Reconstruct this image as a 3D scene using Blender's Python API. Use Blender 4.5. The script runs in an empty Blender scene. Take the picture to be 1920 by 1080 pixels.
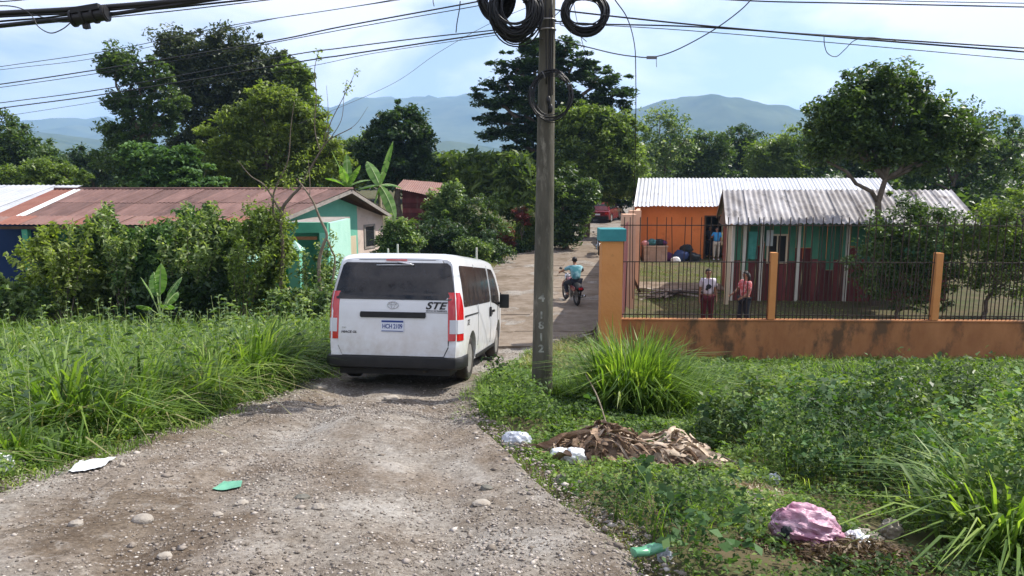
import bpy, bmesh, math, random
import numpy as np
from mathutils import Vector, Matrix, Euler
R = math.radians
random.seed(7)
rng = np.random.default_rng(7)
S = bpy.context.scene
COL = S.collection

# ------------------------------------------------------------------ camera, sky, sun, exposure
CAM_Z = 4.2
F_PX = 1350.0
PITCH = math.atan(202 / F_PX)
cd = bpy.data.cameras.new("camera")
cam = bpy.data.objects.new("camera", cd)
COL.objects.link(cam)
cam.location = (0, 0, CAM_Z)
cam.rotation_euler = (R(90) - PITCH, 0, 0)
cd.sensor_width = 36
cd.lens = F_PX / 1920 * 36
cd.clip_start = 0.05
cd.clip_end = 20000
S.camera = cam

SUN_EL = 50.0
SUN_AZ = 22.0        # degrees from +X (right of frame) towards +Y (away)
W = bpy.data.worlds.new("World")
S.world = W
W.use_nodes = True
nt = W.node_tree
nt.nodes.clear()
wo = nt.nodes.new("ShaderNodeOutputWorld")
bg = nt.nodes.new("ShaderNodeBackground")
sky = nt.nodes.new("ShaderNodeTexSky")
sky.sky_type = 'NISHITA'
sky.sun_disc = False
sky.sun_elevation = R(SUN_EL)
sky.sun_rotation = R(90 - SUN_AZ)
sky.dust_density = 1.5
sky.air_density = 1.0
sky.ozone_density = 2.5
tc = nt.nodes.new("ShaderNodeTexCoord")
mp = nt.nodes.new("ShaderNodeMapping")
mp.inputs['Scale'].default_value = (1.0, 1.0, 2.6)
mp.inputs['Location'].default_value = (3.1, 0.6, 0.4)
n1 = nt.nodes.new("ShaderNodeTexNoise")
n1.inputs['Scale'].default_value = 3.4
n1.inputs['Detail'].default_value = 8
n1.inputs['Roughness'].default_value = 0.52
n1.inputs['Distortion'].default_value = 0.25
cr = nt.nodes.new("ShaderNodeValToRGB")
cr.color_ramp.elements[0].position = 0.43
cr.color_ramp.elements[1].position = 0.59
cr.color_ramp.elements[0].color = (0.12, 0.12, 0.12, 1)
cr.color_ramp.elements[1].color = (0.97, 0.97, 0.97, 1)
cl = nt.nodes.new("ShaderNodeMix")
cl.data_type = 'RGBA'
cl.inputs[7].default_value = (9.4, 9.1, 10.2, 1)
nt.links.new(tc.outputs['Generated'], mp.inputs[0])
nt.links.new(mp.outputs[0], n1.inputs['Vector'])
nt.links.new(n1.outputs['Fac'], cr.inputs[0])
nt.links.new(cr.outputs[0], cl.inputs[0])
nt.links.new(sky.outputs[0], cl.inputs[6])
nt.links.new(cl.outputs[2], bg.inputs[0])
nt.links.new(bg.outputs[0], wo.inputs[0])
bg.inputs[1].default_value = 0.098

sd = bpy.data.lights.new("sun", 'SUN')
sd.energy = 5.0
sd.angle = R(0.55)
sd.color = (1.0, 0.95, 0.87)
sun = bpy.data.objects.new("sun", sd)
COL.objects.link(sun)
sdir = Vector((math.cos(R(SUN_EL)) * math.cos(R(SUN_AZ)), math.cos(R(SUN_EL)) * math.sin(R(SUN_AZ)), math.sin(R(SUN_EL))))
sun.rotation_euler = sdir.to_track_quat('Z', 'Y').to_euler()
sun.location = (20, 10, 30)

S.view_settings.view_transform = 'Standard'
S.view_settings.look = 'None'
S.view_settings.exposure = 0.68
S.view_settings.gamma = 1
S.view_settings.use_curve_mapping = False
S.cycles.max_bounces = 6
S.cycles.volume_bounces = 1
S.cycles.transparent_max_bounces = 8
HAZE = 0.00024

# ------------------------------------------------------------------ helpers
def pix(px, py, Y):
    u = (px - 960) / F_PX
    v = (540 - py) / F_PX
    d = Vector((u, math.cos(PITCH) + v * math.sin(PITCH), -math.sin(PITCH) + v * math.cos(PITCH)))
    return Vector((0, 0, CAM_Z)) + d * (Y / d.y)

def pxm(Y):          # pixels per metre at distance Y
    return F_PX / (Y * 1.0)

def _hash(ix, iy, s):
    h = (ix * 374761393 + iy * 668265263 + s * 974634777) & 0x7fffffff
    h = ((h ^ (h >> 13)) * 1274126177) & 0x7fffffff
    return ((h ^ (h >> 16)) & 0xffff) / 65535.0

def vnoise(x, y, s=0):
    x = np.asarray(x, dtype=float); y = np.asarray(y, dtype=float)
    ix = np.floor(x).astype(np.int64); iy = np.floor(y).astype(np.int64)
    fx = x - ix; fy = y - iy
    fx = fx * fx * (3 - 2 * fx); fy = fy * fy * (3 - 2 * fy)
    a = _hash(ix, iy, s); b = _hash(ix + 1, iy, s); c = _hash(ix, iy + 1, s); d = _hash(ix + 1, iy + 1, s)
    return (a * (1 - fx) + b * fx) * (1 - fy) + (c * (1 - fx) + d * fx) * fy

def fbm(x, y, s=0, o=4):
    t = 0; a = 0.5; n = 0
    for k in range(o):
        t = t + a * vnoise(x, y, s + k * 17); n += a
        x = x * 2.03 + 11.3; y = y * 2.03 + 5.7; a *= 0.5
    return t / n - 0.5

def sstep(t):
    t = np.clip(t, 0, 1)
    return t * t * (3 - 2 * t)

WM = {}
def setp(o, label=None, cat=None, group=None, kind=None):
    if label: o['label'] = label
    if cat: o['category'] = cat
    if group: o['group'] = group
    if kind: o['kind'] = kind
    return o

def thing(name, label, cat, loc=(0, 0, 0), rot=(0, 0, 0), group=None, scale=1.0):
    o = bpy.data.objects.new(name, None)
    COL.objects.link(o)
    o.empty_display_size = 0.2
    o.location = loc
    o.rotation_euler = rot
    o.scale = (scale,) * 3
    WM[o] = Matrix.LocRotScale(Vector(loc), Euler(rot), Vector((scale,) * 3))
    return setp(o, label, cat, group)

def link(name, me, m=None, parent=None, world=False, label=None, cat=None, group=None, kind=None):
    o = bpy.data.objects.new(name, me)
    COL.objects.link(o)
    if m is not None and len(me.materials) == 0:
        for q in (m if isinstance(m, (list, tuple)) else [m]):
            me.materials.append(q)
    if parent is not None:
        o.parent = parent
        WM[o] = WM[parent]
        if world:
            me.transform(WM[parent].inverted())
    else:
        WM[o] = Matrix.Identity(4)
    return setp(o, label, cat, group, kind)

def dup_tree(o, parent=None):
    c = o.copy()
    COL.objects.link(c)
    if parent is not None:
        c.parent = parent
    for ch in list(o.children):
        dup_tree(ch, c)
    WM[c] = WM[o]
    return c

def np_mesh(name, V, F, v=None, smooth=False):
    V = np.asarray(V, dtype=np.float32); F = np.asarray(F, dtype=np.int32)
    me = bpy.data.meshes.new(name)
    n, k = F.shape
    me.vertices.add(len(V)); me.vertices.foreach_set("co", V.ravel())
    me.loops.add(n * k); me.loops.foreach_set("vertex_index", F.ravel())
    me.polygons.add(n)
    me.polygons.foreach_set("loop_start", np.arange(0, n * k, k, dtype=np.int32))
    if smooth:
        me.polygons.foreach_set("use_smooth", np.ones(n, dtype=bool))
    if v is not None:
        a = me.attributes.new("v", 'FLOAT', 'FACE')
        a.data.foreach_set("value", np.asarray(v, dtype=np.float32))
    me.update(calc_edges=True)
    return me

class MB:
    def __init__(s):
        s.V = []; s.F = []; s.M = []; s.mi = 0
    def add(s, V, F):
        b = len(s.V)
        s.V.extend([tuple(p) for p in V])
        s.F.extend([tuple(i + b for i in f) for f in F])
        s.M.extend([s.mi] * len(F))
        return s
    def box(s, c, d, rot=None):
        hx, hy, hz = d[0] / 2, d[1] / 2, d[2] / 2
        P = [Vector((x, y, z)) for x in (-hx, hx) for y in (-hy, hy) for z in (-hz, hz)]
        if rot is not None:
            m = rot if isinstance(rot, Matrix) else Euler(rot).to_matrix()
            P = [m @ p for p in P]
        c = Vector(c)
        return s.add([p + c for p in P], [(0, 1, 3, 2), (4, 6, 7, 5), (0, 4, 5, 1), (2, 3, 7, 6), (0, 2, 6, 4), (1, 5, 7, 3)])
    def bb(s, a, b):
        a = Vector(a); b = Vector(b)
        return s.box((a + b) / 2, (abs(b.x - a.x), abs(b.y - a.y), abs(b.z - a.z)))
    def bar(s, a, b, w, h=None):      # rectangular bar between two points
        a = Vector(a); b = Vector(b); d = b - a
        q = d.to_track_quat('Z', 'Y').to_matrix()
        return s.box((a + b) / 2, (w, h or w, d.length), q)
    def tube(s, pts, r, seg=8, closed=False, cap=True):
        pts = [Vector(p) for p in pts]
        n = len(pts)
        rs = r if isinstance(r, (list, tuple)) else [r] * n
        V = []; F = []
        prev = None
        for i, p in enumerate(pts):
            if closed:
                t = pts[(i + 1) % n] - pts[i - 1]
            else:
                t = pts[min(i + 1, n - 1)] - pts[max(i - 1, 0)]
            if t.length < 1e-9: t = Vector((0, 0, 1))
            t.normalize()
            if prev is None:
                u = t.orthogonal().normalized()
            else:
                u = (prev - t * prev.dot(t))
                u = u.normalized() if u.length > 1e-6 else t.orthogonal().normalized()
            prev = u
            w = t.cross(u)
            for k in range(seg):
                a = 2 * math.pi * k / seg
                V.append(p + (u * math.cos(a) + w * math.sin(a)) * rs[i])
        for i in range(n if closed else n - 1):
            j = (i + 1) % n
            for k in range(seg):
                l = (k + 1) % seg
                F.append((i * seg + k, i * seg + l, j * seg + l, j * seg + k))
        if cap and not closed:
            F.append(tuple(range(seg - 1, -1, -1)))
            F.append(tuple((n - 1) * seg + k for k in range(seg)))
        return s.add(V, F)
    def cyl(s, a, b, r, seg=16, r2=None):
        return s.tube([a, b], [r, r if r2 is None else r2], seg)
    def ell(s, c, r, nu=14, nv=8, fn=None, rot=None):
        V = []; F = []
        c = Vector(c)
        if not isinstance(r, (tuple, list, Vector)): r = (r, r, r)
        for j in range(nv + 1):
            th = math.pi * j / nv
            for i in range(nu):
                ph = 2 * math.pi * i / nu
                d = Vector((math.sin(th) * math.cos(ph), math.sin(th) * math.sin(ph), math.cos(th)))
                k = fn(d) if fn else 1
                p = Vector((d.x * r[0], d.y * r[1], d.z * r[2])) * k
                if rot is not None: p = rot @ p
                V.append(c + p)
        for j in range(nv):
            for i in range(nu):
                l = (i + 1) % nu
                F.append((j * nu + i, j * nu + l, (j + 1) * nu + l, (j + 1) * nu + i))
        return s.add(V, F)
    def prism(s, poly, z0, z1, ax='z'):   # poly of (a,b); extruded on ax
        def mk(a, b, c):
            return {'z': (a, b, c), 'x': (c, a, b), 'y': (a, c, b)}[ax]
        n = len(poly)
        V = [mk(a, b, z0) for a, b in poly] + [mk(a, b, z1) for a, b in poly]
        F = [tuple(range(n - 1, -1, -1)), tuple(range(n, 2 * n))] + [(i, (i + 1) % n, n + (i + 1) % n, n + i) for i in range(n)]
        return s.add(V, F)
    def quad(s, a, b, c, d):
        return s.add([a, b, c, d], [(0, 1, 2, 3)])
    def slab(s, P, t):                    # polygon P thickened downward along its normal by t
        P = [Vector(p) for p in P]
        n = (P[1] - P[0]).cross(P[2] - P[0]).normalized()
        k = len(P)
        V = P + [p - n * t for p in P]
        F = [tuple(range(k)), tuple(range(2 * k - 1, k - 1, -1))] + [(i, k + i, k + (i + 1) % k, (i + 1) % k) for i in range(k)]
        return s.add(V, F)
    def grid(s, fn, nu, nv):
        V = [fn(i / nu, j / nv) for j in range(nv + 1) for i in range(nu + 1)]
        F = [(j * (nu + 1) + i, j * (nu + 1) + i + 1, (j + 1) * (nu + 1) + i + 1, (j + 1) * (nu + 1) + i) for j in range(nv) for i in range(nu)]
        return s.add(V, F)
    def loft(s, rings, cap=True):
        n = len(rings[0]); V = []; F = []
        for r in rings: V += list(r)
        for i in range(len(rings) - 1):
            for k in range(n):
                l = (k + 1) % n
                F.append((i * n + k, i * n + l, (i + 1) * n + l, (i + 1) * n + k))
        if cap:
            F.append(tuple(range(n - 1, -1, -1)))
            F.append(tuple((len(rings) - 1) * n + k for k in range(n)))
        return s.add(V, F)
    def mesh(s, name, smooth=None, mats=None, bevel=0):
        me = bpy.data.meshes.new(name)
        me.from_pydata([tuple(p) for p in s.V], [], s.F)
        if mats:
            for m in mats: me.materials.append(m)
            me.polygons.foreach_set("material_index", s.M)
        bm = bmesh.new(); bm.from_mesh(me)
        bmesh.ops.recalc_face_normals(bm, faces=bm.faces)
        if bevel:
            bmesh.ops.bevel(bm, geom=[e for e in bm.edges if len(e.link_faces) == 2 and e.calc_face_angle(0) > 0.5], offset=bevel, segments=2, profile=0.7, affect='EDGES', clamp_overlap=True)
        bm.to_mesh(me); bm.free()
        if smooth is not None:
            me.polygons.foreach_set("use_smooth", [True] * len(me.polygons))
            if smooth < 180:
                me.set_sharp_from_angle(angle=R(smooth))
        me.update()
        return me

def part(name, mb, m, parent, world=False, smooth=None, bevel=0, **kw):
    return link(name, mb.mesh(name, smooth, bevel=bevel), m, parent, world, **kw)

def crom(pts, n=6):
    P = [Vector(p) for p in pts]
    P = [P[0] * 2 - P[1]] + P + [P[-1] * 2 - P[-2]]
    out = []
    for i in range(1, len(P) - 2):
        for k in range(n):
            t = k / n
            a, b, c, d = P[i - 1], P[i], P[i + 1], P[i + 2]
            out.append(0.5 * ((2 * b) + (c - a) * t + (2 * a - 5 * b + 4 * c - d) * t * t + (3 * b - a - 3 * c + d) * t ** 3))
    out.append(P[-2])
    return out

# ------------------------------------------------------------------ materials
def nodes(name):
    m = bpy.data.materials.new(name)
    m.use_nodes = True
    t = m.node_tree
    return m, t, t.nodes['Principled BSDF'], t.nodes['Material Output']

def mat(name, c1, c2=None, rough=0.8, scale=4.0, bump=0.0, bscale=30.0, metal=0.0, spec=0.3, c3=None, s3=1.2, lo=0.35, hi=0.65, p3=0.55, stretch=None, objrand=0.0, coat=0.0):
    m, t, b, o = nodes(name)
    L = t.links
    b.inputs['Roughness'].default_value = rough
    b.inputs['Metallic'].default_value = metal
    b.inputs['Specular IOR Level'].default_value = spec
    b.inputs['Coat Weight'].default_value = coat
    b.inputs['Coat Roughness'].default_value = 0.05
    if c2 is None:
        c2 = tuple(x * 0.82 for x in c1)
    tcn = t.nodes.new("ShaderNodeTexCoord")
    mpn = t.nodes.new("ShaderNodeMapping")
    if stretch: mpn.inputs['Scale'].default_value = stretch
    L.new(tcn.outputs['Object'], mpn.inputs[0])
    ns = t.nodes.new("ShaderNodeTexNoise")
    ns.inputs['Scale'].default_value = scale; ns.inputs['Detail'].default_value = 7; ns.inputs['Roughness'].default_value = 0.65
    L.new(mpn.outputs[0], ns.inputs['Vector'])
    r = t.nodes.new("ShaderNodeValToRGB")
    r.color_ramp.elements[0].position = lo; r.color_ramp.elements[1].position = hi
    r.color_ramp.elements[0].color = (*c1, 1); r.color_ramp.elements[1].color = (*c2, 1)
    L.new(ns.outputs['Fac'], r.inputs[0])
    col = r.outputs[0]
    if c3 is not None:
        n3 = t.nodes.new("ShaderNodeTexNoise")
        n3.inputs['Scale'].default_value = s3; n3.inputs['Detail'].default_value = 8; n3.inputs['Roughness'].default_value = 0.7
        L.new(mpn.outputs[0], n3.inputs['Vector'])
        r3 = t.nodes.new("ShaderNodeValToRGB")
        r3.color_ramp.elements[0].position = p3; r3.color_ramp.elements[1].position = p3 + 0.12
        r3.color_ramp.elements[0].color = (0, 0, 0, 1); r3.color_ramp.elements[1].color = (1, 1, 1, 1)
        L.new(n3.outputs['Fac'], r3.inputs[0])
        mx = t.nodes.new("ShaderNodeMix"); mx.data_type = 'RGBA'
        L.new(r3.outputs[0], mx.inputs[0]); L.new(col, mx.inputs[6]); mx.inputs[7].default_value = (*c3, 1)
        col = mx.outputs[2]
    if objrand:
        oi = t.nodes.new("ShaderNodeObjectInfo")
        mr = t.nodes.new("ShaderNodeMapRange")
        mr.inputs[3].default_value = 1 - objrand; mr.inputs[4].default_value = 1 + objrand
        L.new(oi.outputs['Random'], mr.inputs[0])
        vm = t.nodes.new("ShaderNodeVectorMath"); vm.operation = 'SCALE'
        L.new(col, vm.inputs[0]); L.new(mr.outputs[0], vm.inputs['Scale'])
        col = vm.outputs[0]
    L.new(col, b.inputs['Base Color'])
    if bump:
        nb = t.nodes.new("ShaderNodeTexNoise")
        nb.inputs['Scale'].default_value = bscale; nb.inputs['Detail'].default_value = 6
        L.new(mpn.outputs[0], nb.inputs['Vector'])
        bp = t.nodes.new("ShaderNodeBump")
        bp.inputs['Strength'].default_value = bump; bp.inputs['Distance'].default_value = 0.02
        L.new(nb.outputs['Fac'], bp.inputs['Height'])
        L.new(bp.outputs[0], b.inputs['Normal'])
    return m

def leafmat(name, cols, transl=0.35, rough=0.45, spec=0.35):
    cols = [(c[0] * 1.10, c[1] * 1.20, c[2] * 1.25) for c in cols]
    m, t, b, o = nodes(name)
    L = t.links
    at = t.nodes.new("ShaderNodeAttribute"); at.attribute_name = "v"
    r = t.nodes.new("ShaderNodeValToRGB")
    e = r.color_ramp.elements
    e[0].position = 0; e[0].color = (*cols[0], 1)
    e[1].position = 1; e[1].color = (*cols[-1], 1)
    for i, c in enumerate(cols[1:-1]):
        q = e.new((i + 1) / (len(cols) - 1)); q.color = (*c, 1)
    L.new(at.outputs['Fac'], r.inputs[0])
    L.new(r.outputs[0], b.inputs['Base Color'])
    b.inputs['Roughness'].default_value = rough
    b.inputs['Specular IOR Level'].default_value = spec
    tr = t.nodes.new("ShaderNodeBsdfTranslucent")
    vm = t.nodes.new("ShaderNodeVectorMath"); vm.operation = 'MULTIPLY'; vm.inputs[1].default_value = (1.5, 1.6, 0.5)
    L.new(r.outputs[0], vm.inputs[0]); L.new(vm.outputs[0], tr.inputs[0])
    mx = t.nodes.new("ShaderNodeMixShader"); mx.inputs[0].default_value = transl
    L.new(b.outputs[0], mx.inputs[1]); L.new(tr.outputs[0], mx.inputs[2])
    L.new(mx.outputs[0], o.inputs[0])
    return m

def plain(name, c, rough=0.5, metal=0.0, spec=0.4, coat=0.0, alpha=None, trans=0.0):
    m, t, b, o = nodes(name)
    b.inputs['Base Color'].default_value = (*c, 1)
    b.inputs['Roughness'].default_value = rough
    b.inputs['Metallic'].default_value = metal
    b.inputs['Specular IOR Level'].default_value = spec
    b.inputs['Coat Weight'].default_value = coat
    b.inputs['Transmission Weight'].default_value = trans
    return m

M = {}
M['grass'] = leafmat("grass_blades", [(0.035, 0.065, 0.012), (0.11, 0.175, 0.03), (0.22, 0.29, 0.055), (0.42, 0.43, 0.20)], 0.48)
M['grass_dry'] = leafmat("dry_grass", [(0.12, 0.12, 0.04), (0.28, 0.24, 0.11), (0.38, 0.33, 0.18)], 0.3)
M['weed'] = leafmat("weed_leaves", [(0.03, 0.055, 0.014), (0.09, 0.145, 0.03), (0.17, 0.225, 0.05), (0.29, 0.33, 0.11)], 0.38, .55, .2)
M['creeper'] = leafmat("creeper_leaves", [(0.035, 0.07, 0.022), (0.06, 0.115, 0.034), (0.095, 0.16, 0.05), (0.16, 0.23, 0.085)], 0.3, 0.6, 0.2)
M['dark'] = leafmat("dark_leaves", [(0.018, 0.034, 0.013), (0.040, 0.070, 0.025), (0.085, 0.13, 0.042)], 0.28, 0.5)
M['brownish'] = leafmat("olive_leaves", [(0.028, 0.036, 0.016), (0.058, 0.070, 0.032), (0.11, 0.125, 0.055)], 0.25, 0.5)
M['mid'] = leafmat("mid_leaves", [(0.028, 0.050, 0.016), (0.068, 0.105, 0.03), (0.145, 0.19, 0.055)], 0.35)
M['light'] = leafmat("light_leaves", [(0.05, 0.08, 0.022), (0.13, 0.17, 0.042), (0.25, 0.30, 0.09)], 0.42)
M['yellow'] = leafmat("yellowish_leaves", [(0.07, 0.095, 0.024), (0.15, 0.185, 0.042), (0.28, 0.31, 0.085)], 0.45)
M['shrub'] = leafmat("shrub_leaves", [(0.03, 0.055, 0.02), (0.085, 0.13, 0.04), (0.19, 0.24, 0.08), (0.38, 0.40, 0.20)], 0.35, 0.45)
M['redleaf'] = leafmat("red_leaves", [(0.05, 0.05, 0.025), (0.17, 0.03, 0.03), (0.30, 0.10, 0.08)], 0.25)
M['banana'] = leafmat("banana_leaf", [(0.05, 0.12, 0.025), (0.11, 0.20, 0.04), (0.22, 0.31, 0.12)], 0.4)
M['dryleaf'] = leafmat("dead_leaf", [(0.10, 0.055, 0.03), (0.24, 0.16, 0.10), (0.42, 0.33, 0.24), (0.52, 0.44, 0.35)], 0.15, 0.7, 0.2)
M['yard'] = leafmat('yard_grass_blades', [(0.07, 0.10, 0.025), (0.14, 0.17, 0.05), (0.26, 0.25, 0.10)], 0.35)
M['bark'] = mat("bark", (0.09, 0.07, 0.05), (0.17, 0.14, 0.11), 0.9, 6, 0.6, 25)
M['bark_pale'] = mat("pale_bark", (0.25, 0.21, 0.16), (0.13, 0.10, 0.07), 0.9, 5, 0.5, 25)

# ------------------------------------------------------------------ terrain shape
RLx = ([-30, 4, 5.5, 7.1, 8.7, 9.9, 14, 20, 33, 42, 52, 65, 120], [-4.6, -4.3, -3.95, -3.75, -3.4, -3.2, -3.0, -2.1, -0.6, 1.3, 3.6, 6.5, 20])
RRx = ([-30, 4.0, 4.9, 5.8, 7.9, 10, 13, 15.5, 17, 18.8, 23, 38, 45, 52, 65, 120], [2.2, 0.8, 0.43, 0.21, -0.38, -0.45, 0.05, 0.55, 1.2, 2.3, 3.2, 6.3, 7.4, 8.6, 11.2, 25])
def RL(y): return np.interp(y, *RLx)
def RR(y): return np.interp(y, *RRx)
def fenx(y): return 2.55 + 0.205 * (np.asarray(y, dtype=float) - 17.5)
ZR = ([-30, 0, 3, 14, 16.5, 19, 24, 35, 50, 80, 200], [2.75, 2.6, 2.18, 0.64, 0.36, 0.20, 0.18, 0.45, 1.0, 1.8, 2.0])
ZLf = ([-30, 0, 4, 8, 12, 17, 30, 40, 60, 200], [2.4, 2.3, 1.75, 1.0, 0.5, 0.05, 0.1, 0.4, 1.2, 2.0])
ZRt = ([-30, 0, 5, 10, 14, 17.4], [2.6, 2.4, 1.75, 0.95, 0.25, -0.25])
def gz(x, y):
    x = np.asarray(x, dtype=float); y = np.asarray(y, dtype=float)
    zr = np.interp(y, *ZR)
    zl = np.interp(y, *ZLf)
    zt = np.interp(y, *ZRt)
    far = np.interp(y, [18, 30, 46, 60, 200], [0.0, 0.0, 0.1, 1.2, 2.0])
    inyard = (x > fenx(y) - 0.05) & (y > 17.85)
    zt = np.where(y > 17.85, np.where(inyard, far, zr), zt)
    tl = sstep((RL(y) - x) / 3.2)
    tr = np.where(y < 17.85, sstep((x - RR(y) - 0.1) / 2.6), np.where(inyard, 1.0, 0.0))
    z = zr * (1 - tl) * (1 - tr) + zl * tl + zt * tr
    return z
def onroad(x, y, m=0.0):
    return (x > RL(y) + m) & (x < RR(y) - m)
def gpt(px, py):                      # point where a pixel's ray meets the ground
    lo, hi = 1.0, 200.0
    y = 1.5
    while y < 200:
        p = pix(px, py, y)
        if p.z <= float(gz(p.x, p.y)): break
        y += 0.03
    p.z = float(gz(p.x, p.y))
    return p

# ------------------------------------------------------------------ ground
def axis(parts):
    out = []
    for a, b, st in parts:
        out += list(np.arange(a, b, st))
    out.append(parts[-1][1])
    return np.array(out)
gx = axis([(-6000, -400, 400), (-400, -60, 20), (-60, -24, 3), (-24, 24, 0.3), (24, 60, 3), (60, 400, 20), (400, 6000, 400)])
gy = axis([(-60, 0, 6), (0, 50, 0.3), (50, 120, 3), (120, 500, 20), (500, 6500, 400)])
X, Y = np.meshgrid(gx, gy)
Z = gz(X, Y)
inr = sstep((X - RL(Y)) / 0.5) * sstep((RR(Y) - X) / 0.5)
Z = Z - 0.14 * inr + 0.10 * fbm(X * 0.8, Y * 0.8, 3) * (1 - inr) * (np.abs(X) < 60)
V = np.stack([X, Y, Z], -1).reshape(-1, 3)
nx, ny = len(gx), len(gy)
I = np.arange(nx * ny).reshape(ny, nx)
Fq = np.stack([I[:-1, :-1], I[:-1, 1:], I[1:, 1:], I[1:, :-1]], -1).reshape(-1, 4)
M['ground'] = mat("soil_and_turf", (0.055, 0.065, 0.025), (0.11, 0.085, 0.05), 0.95, 1.5, 0.5, 20, c3=(0.06, 0.09, 0.025), s3=0.7, spec=0.1)
link("ground", np_mesh("ground", V, Fq, smooth=True), M['ground'], kind='structure')

# road: dirt and gravel surface
rx_n = 190
def roadgrid(y0, y1, st, nxs):
    ys = np.arange(y0, y1 + st / 2, st)
    T = np.linspace(-0.04, 1.04, nxs)
    Yg = np.repeat(ys[:, None], nxs, 1)
    wob = 0.16 * fbm(ys * 1.3, ys * 0 + 2.2, 5)[:, None]
    A = RL(ys)[:, None] + wob; B = RR(ys)[:, None] + wob * 0.8
    Xg = A + (B - A) * T[None, :]
    Zg = gz(Xg, Yg)
    edge = sstep(np.minimum(T[None, :], 1 - T[None, :]) / 0.05)
    return Xg, Yg, Zg, edge, T
def road_relief(Xg, Yg):
    n = 0.17 * fbm(Xg * 0.7, Yg * 0.7, 21, 3) + 0.065 * fbm(Xg * 2.6, Yg * 2.6, 31, 4) + 0.022 * fbm(Xg * 10, Yg * 10, 41, 3)
    # trench and low lip across the road, dug to show as a dark line
    lip = np.exp(-((Yg - (9.0 + 0.5 * fbm(Xg * 0.9, Xg * 0, 51))) / 0.16) ** 2)
    n = n - 0.13 * lip * (Xg > -3.0) + 0.05 * np.exp(-((Yg - 8.7 - 0.5 * fbm(Xg * 0.9, Xg * 0, 51)) / 0.15) ** 2) * vnoise(Xg * 3, Yg * 3, 52)
    rut = np.exp(-((Xg + 0.55 + 0.10 * (Yg - 5)) / 0.28) ** 2) + np.exp(-((Xg + 2.15 + 0.03 * (Yg - 5)) / 0.28) ** 2)
    n = n - 0.055 * rut
    st = sstep((9.0 + 0.5 * fbm(Xg * 0.9, Xg * 0, 51) - Yg) / 0.12)
    n = n + 0.04 * st * (Xg > -3.0)
    return n
Xg, Yg, Zg, edge, T = roadgrid(1.5, 17.2, 0.06, 170)
Zg = Zg + road_relief(Xg, Yg) * np.clip(edge, 0.3, 1) + 0.015 - 0.10 * (1 - edge)
nyy, nxx = Xg.shape
I = np.arange(nxx * nyy).reshape(nyy, nxx)
Fq = np.stack([I[:-1, :-1], I[:-1, 1:], I[1:, 1:], I[1:, :-1]], -1).reshape(-1, 4)

def dirtmat():
    m, t, b, o = nodes("gravel_dirt")
    L = t.links
    b.inputs['Roughness'].default_value = 0.95
    b.inputs['Specular IOR Level'].default_value = 0.12
    tcn = t.nodes.new("ShaderNodeTexCoord")
    def noise(sc, det=6, rg=0.6):
        n = t.nodes.new("ShaderNodeTexNoise"); n.inputs['Scale'].default_value = sc; n.inputs['Detail'].default_value = det; n.inputs['Roughness'].default_value = rg
        L.new(tcn.outputs['Object'], n.inputs['Vector']); return n.outputs['Fac']
    def ramp(fac, stops):
        r = t.nodes.new("ShaderNodeValToRGB")
        e = r.color_ramp.elements
        e[0].position, e[0].color = stops[0][0], (*stops[0][1], 1)
        e[1].position, e[1].color = stops[-1][0], (*stops[-1][1], 1)
        for p, c in stops[1:-1]:
            q = e.new(p); q.color = (*c, 1)
        L.new(fac, r.inputs[0]); return r.outputs[0]
    def mix(f, a, bb, mode='MIX'):
        x = t.nodes.new("ShaderNodeMix"); x.data_type = 'RGBA'; x.blend_type = mode
        if isinstance(f, float): x.inputs[0].default_value = f
        else: L.new(f, x.inputs[0])
        L.new(a, x.inputs[6]); L.new(bb, x.inputs[7]); return x.outputs[2]
    big = ramp(noise(0.8, 5), [(0.36, (0.165, 0.135, 0.105)), (0.45, (0.215, 0.185, 0.155)), (0.54, (0.25, 0.228, 0.20)), (0.66, (0.295, 0.28, 0.258))])
    fine = ramp(noise(28, 8, 0.75), [(0.3, (0.30, 0.27, 0.24)), (0.46, (0.8, 0.78, 0.76)), (0.56, (1.05, 1.04, 1.02)), (0.72, (1.7, 1.66, 1.6))])
    c = mix(1.0, big, fine, 'MULTIPLY')
    vo = t.nodes.new("ShaderNodeTexVoronoi"); vo.inputs['Scale'].default_value = 34
    L.new(tcn.outputs['Object'], vo.inputs['Vector'])
    vr = ramp(vo.outputs['Distance'], [(0.12, (1, 1, 1)), (0.3, (0, 0, 0))])
    sel = ramp(noise(5, 3), [(0.5, (0, 0, 0)), (0.62, (1, 1, 1))])
    f2 = mix(1.0, vr, sel, 'MULTIPLY')
    pc = ramp(vo.outputs['Color'], [(0.2, (0.16, 0.15, 0.14)), (0.8, (0.46, 0.42, 0.38))])
    c = mix(f2, c, pc)
    damp = ramp(noise(1.7, 7, 0.7), [(0.40, (0.70, 0.66, 0.62)), (0.52, (1, 1, 1))])
    c = mix(1.0, c, damp, 'MULTIPLY')
    pale = ramp(noise(2.3, 9, 0.8), [(0.54, (0, 0, 0)), (0.66, (0.6, 0.6, 0.6))])
    wh = t.nodes.new("ShaderNodeRGB"); wh.outputs[0].default_value = (0.40, 0.375, 0.34, 1)
    c = mix(pale, c, wh.outputs[0])
    L.new(c, b.inputs['Base Color'])
    bp = t.nodes.new("ShaderNodeBump"); bp.inputs['Strength'].default_value = 0.9; bp.inputs['Distance'].default_value = 0.012
    L.new(noise(45, 8, 0.8), bp.inputs['Height']); L.new(bp.outputs[0], b.inputs['Normal'])
    return m
M['dirt'] = dirtmat()
road = link("road", np_mesh("road", np.stack([Xg, Yg, Zg], -1).reshape(-1, 3), Fq, smooth=True), M['dirt'], kind='structure')

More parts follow.
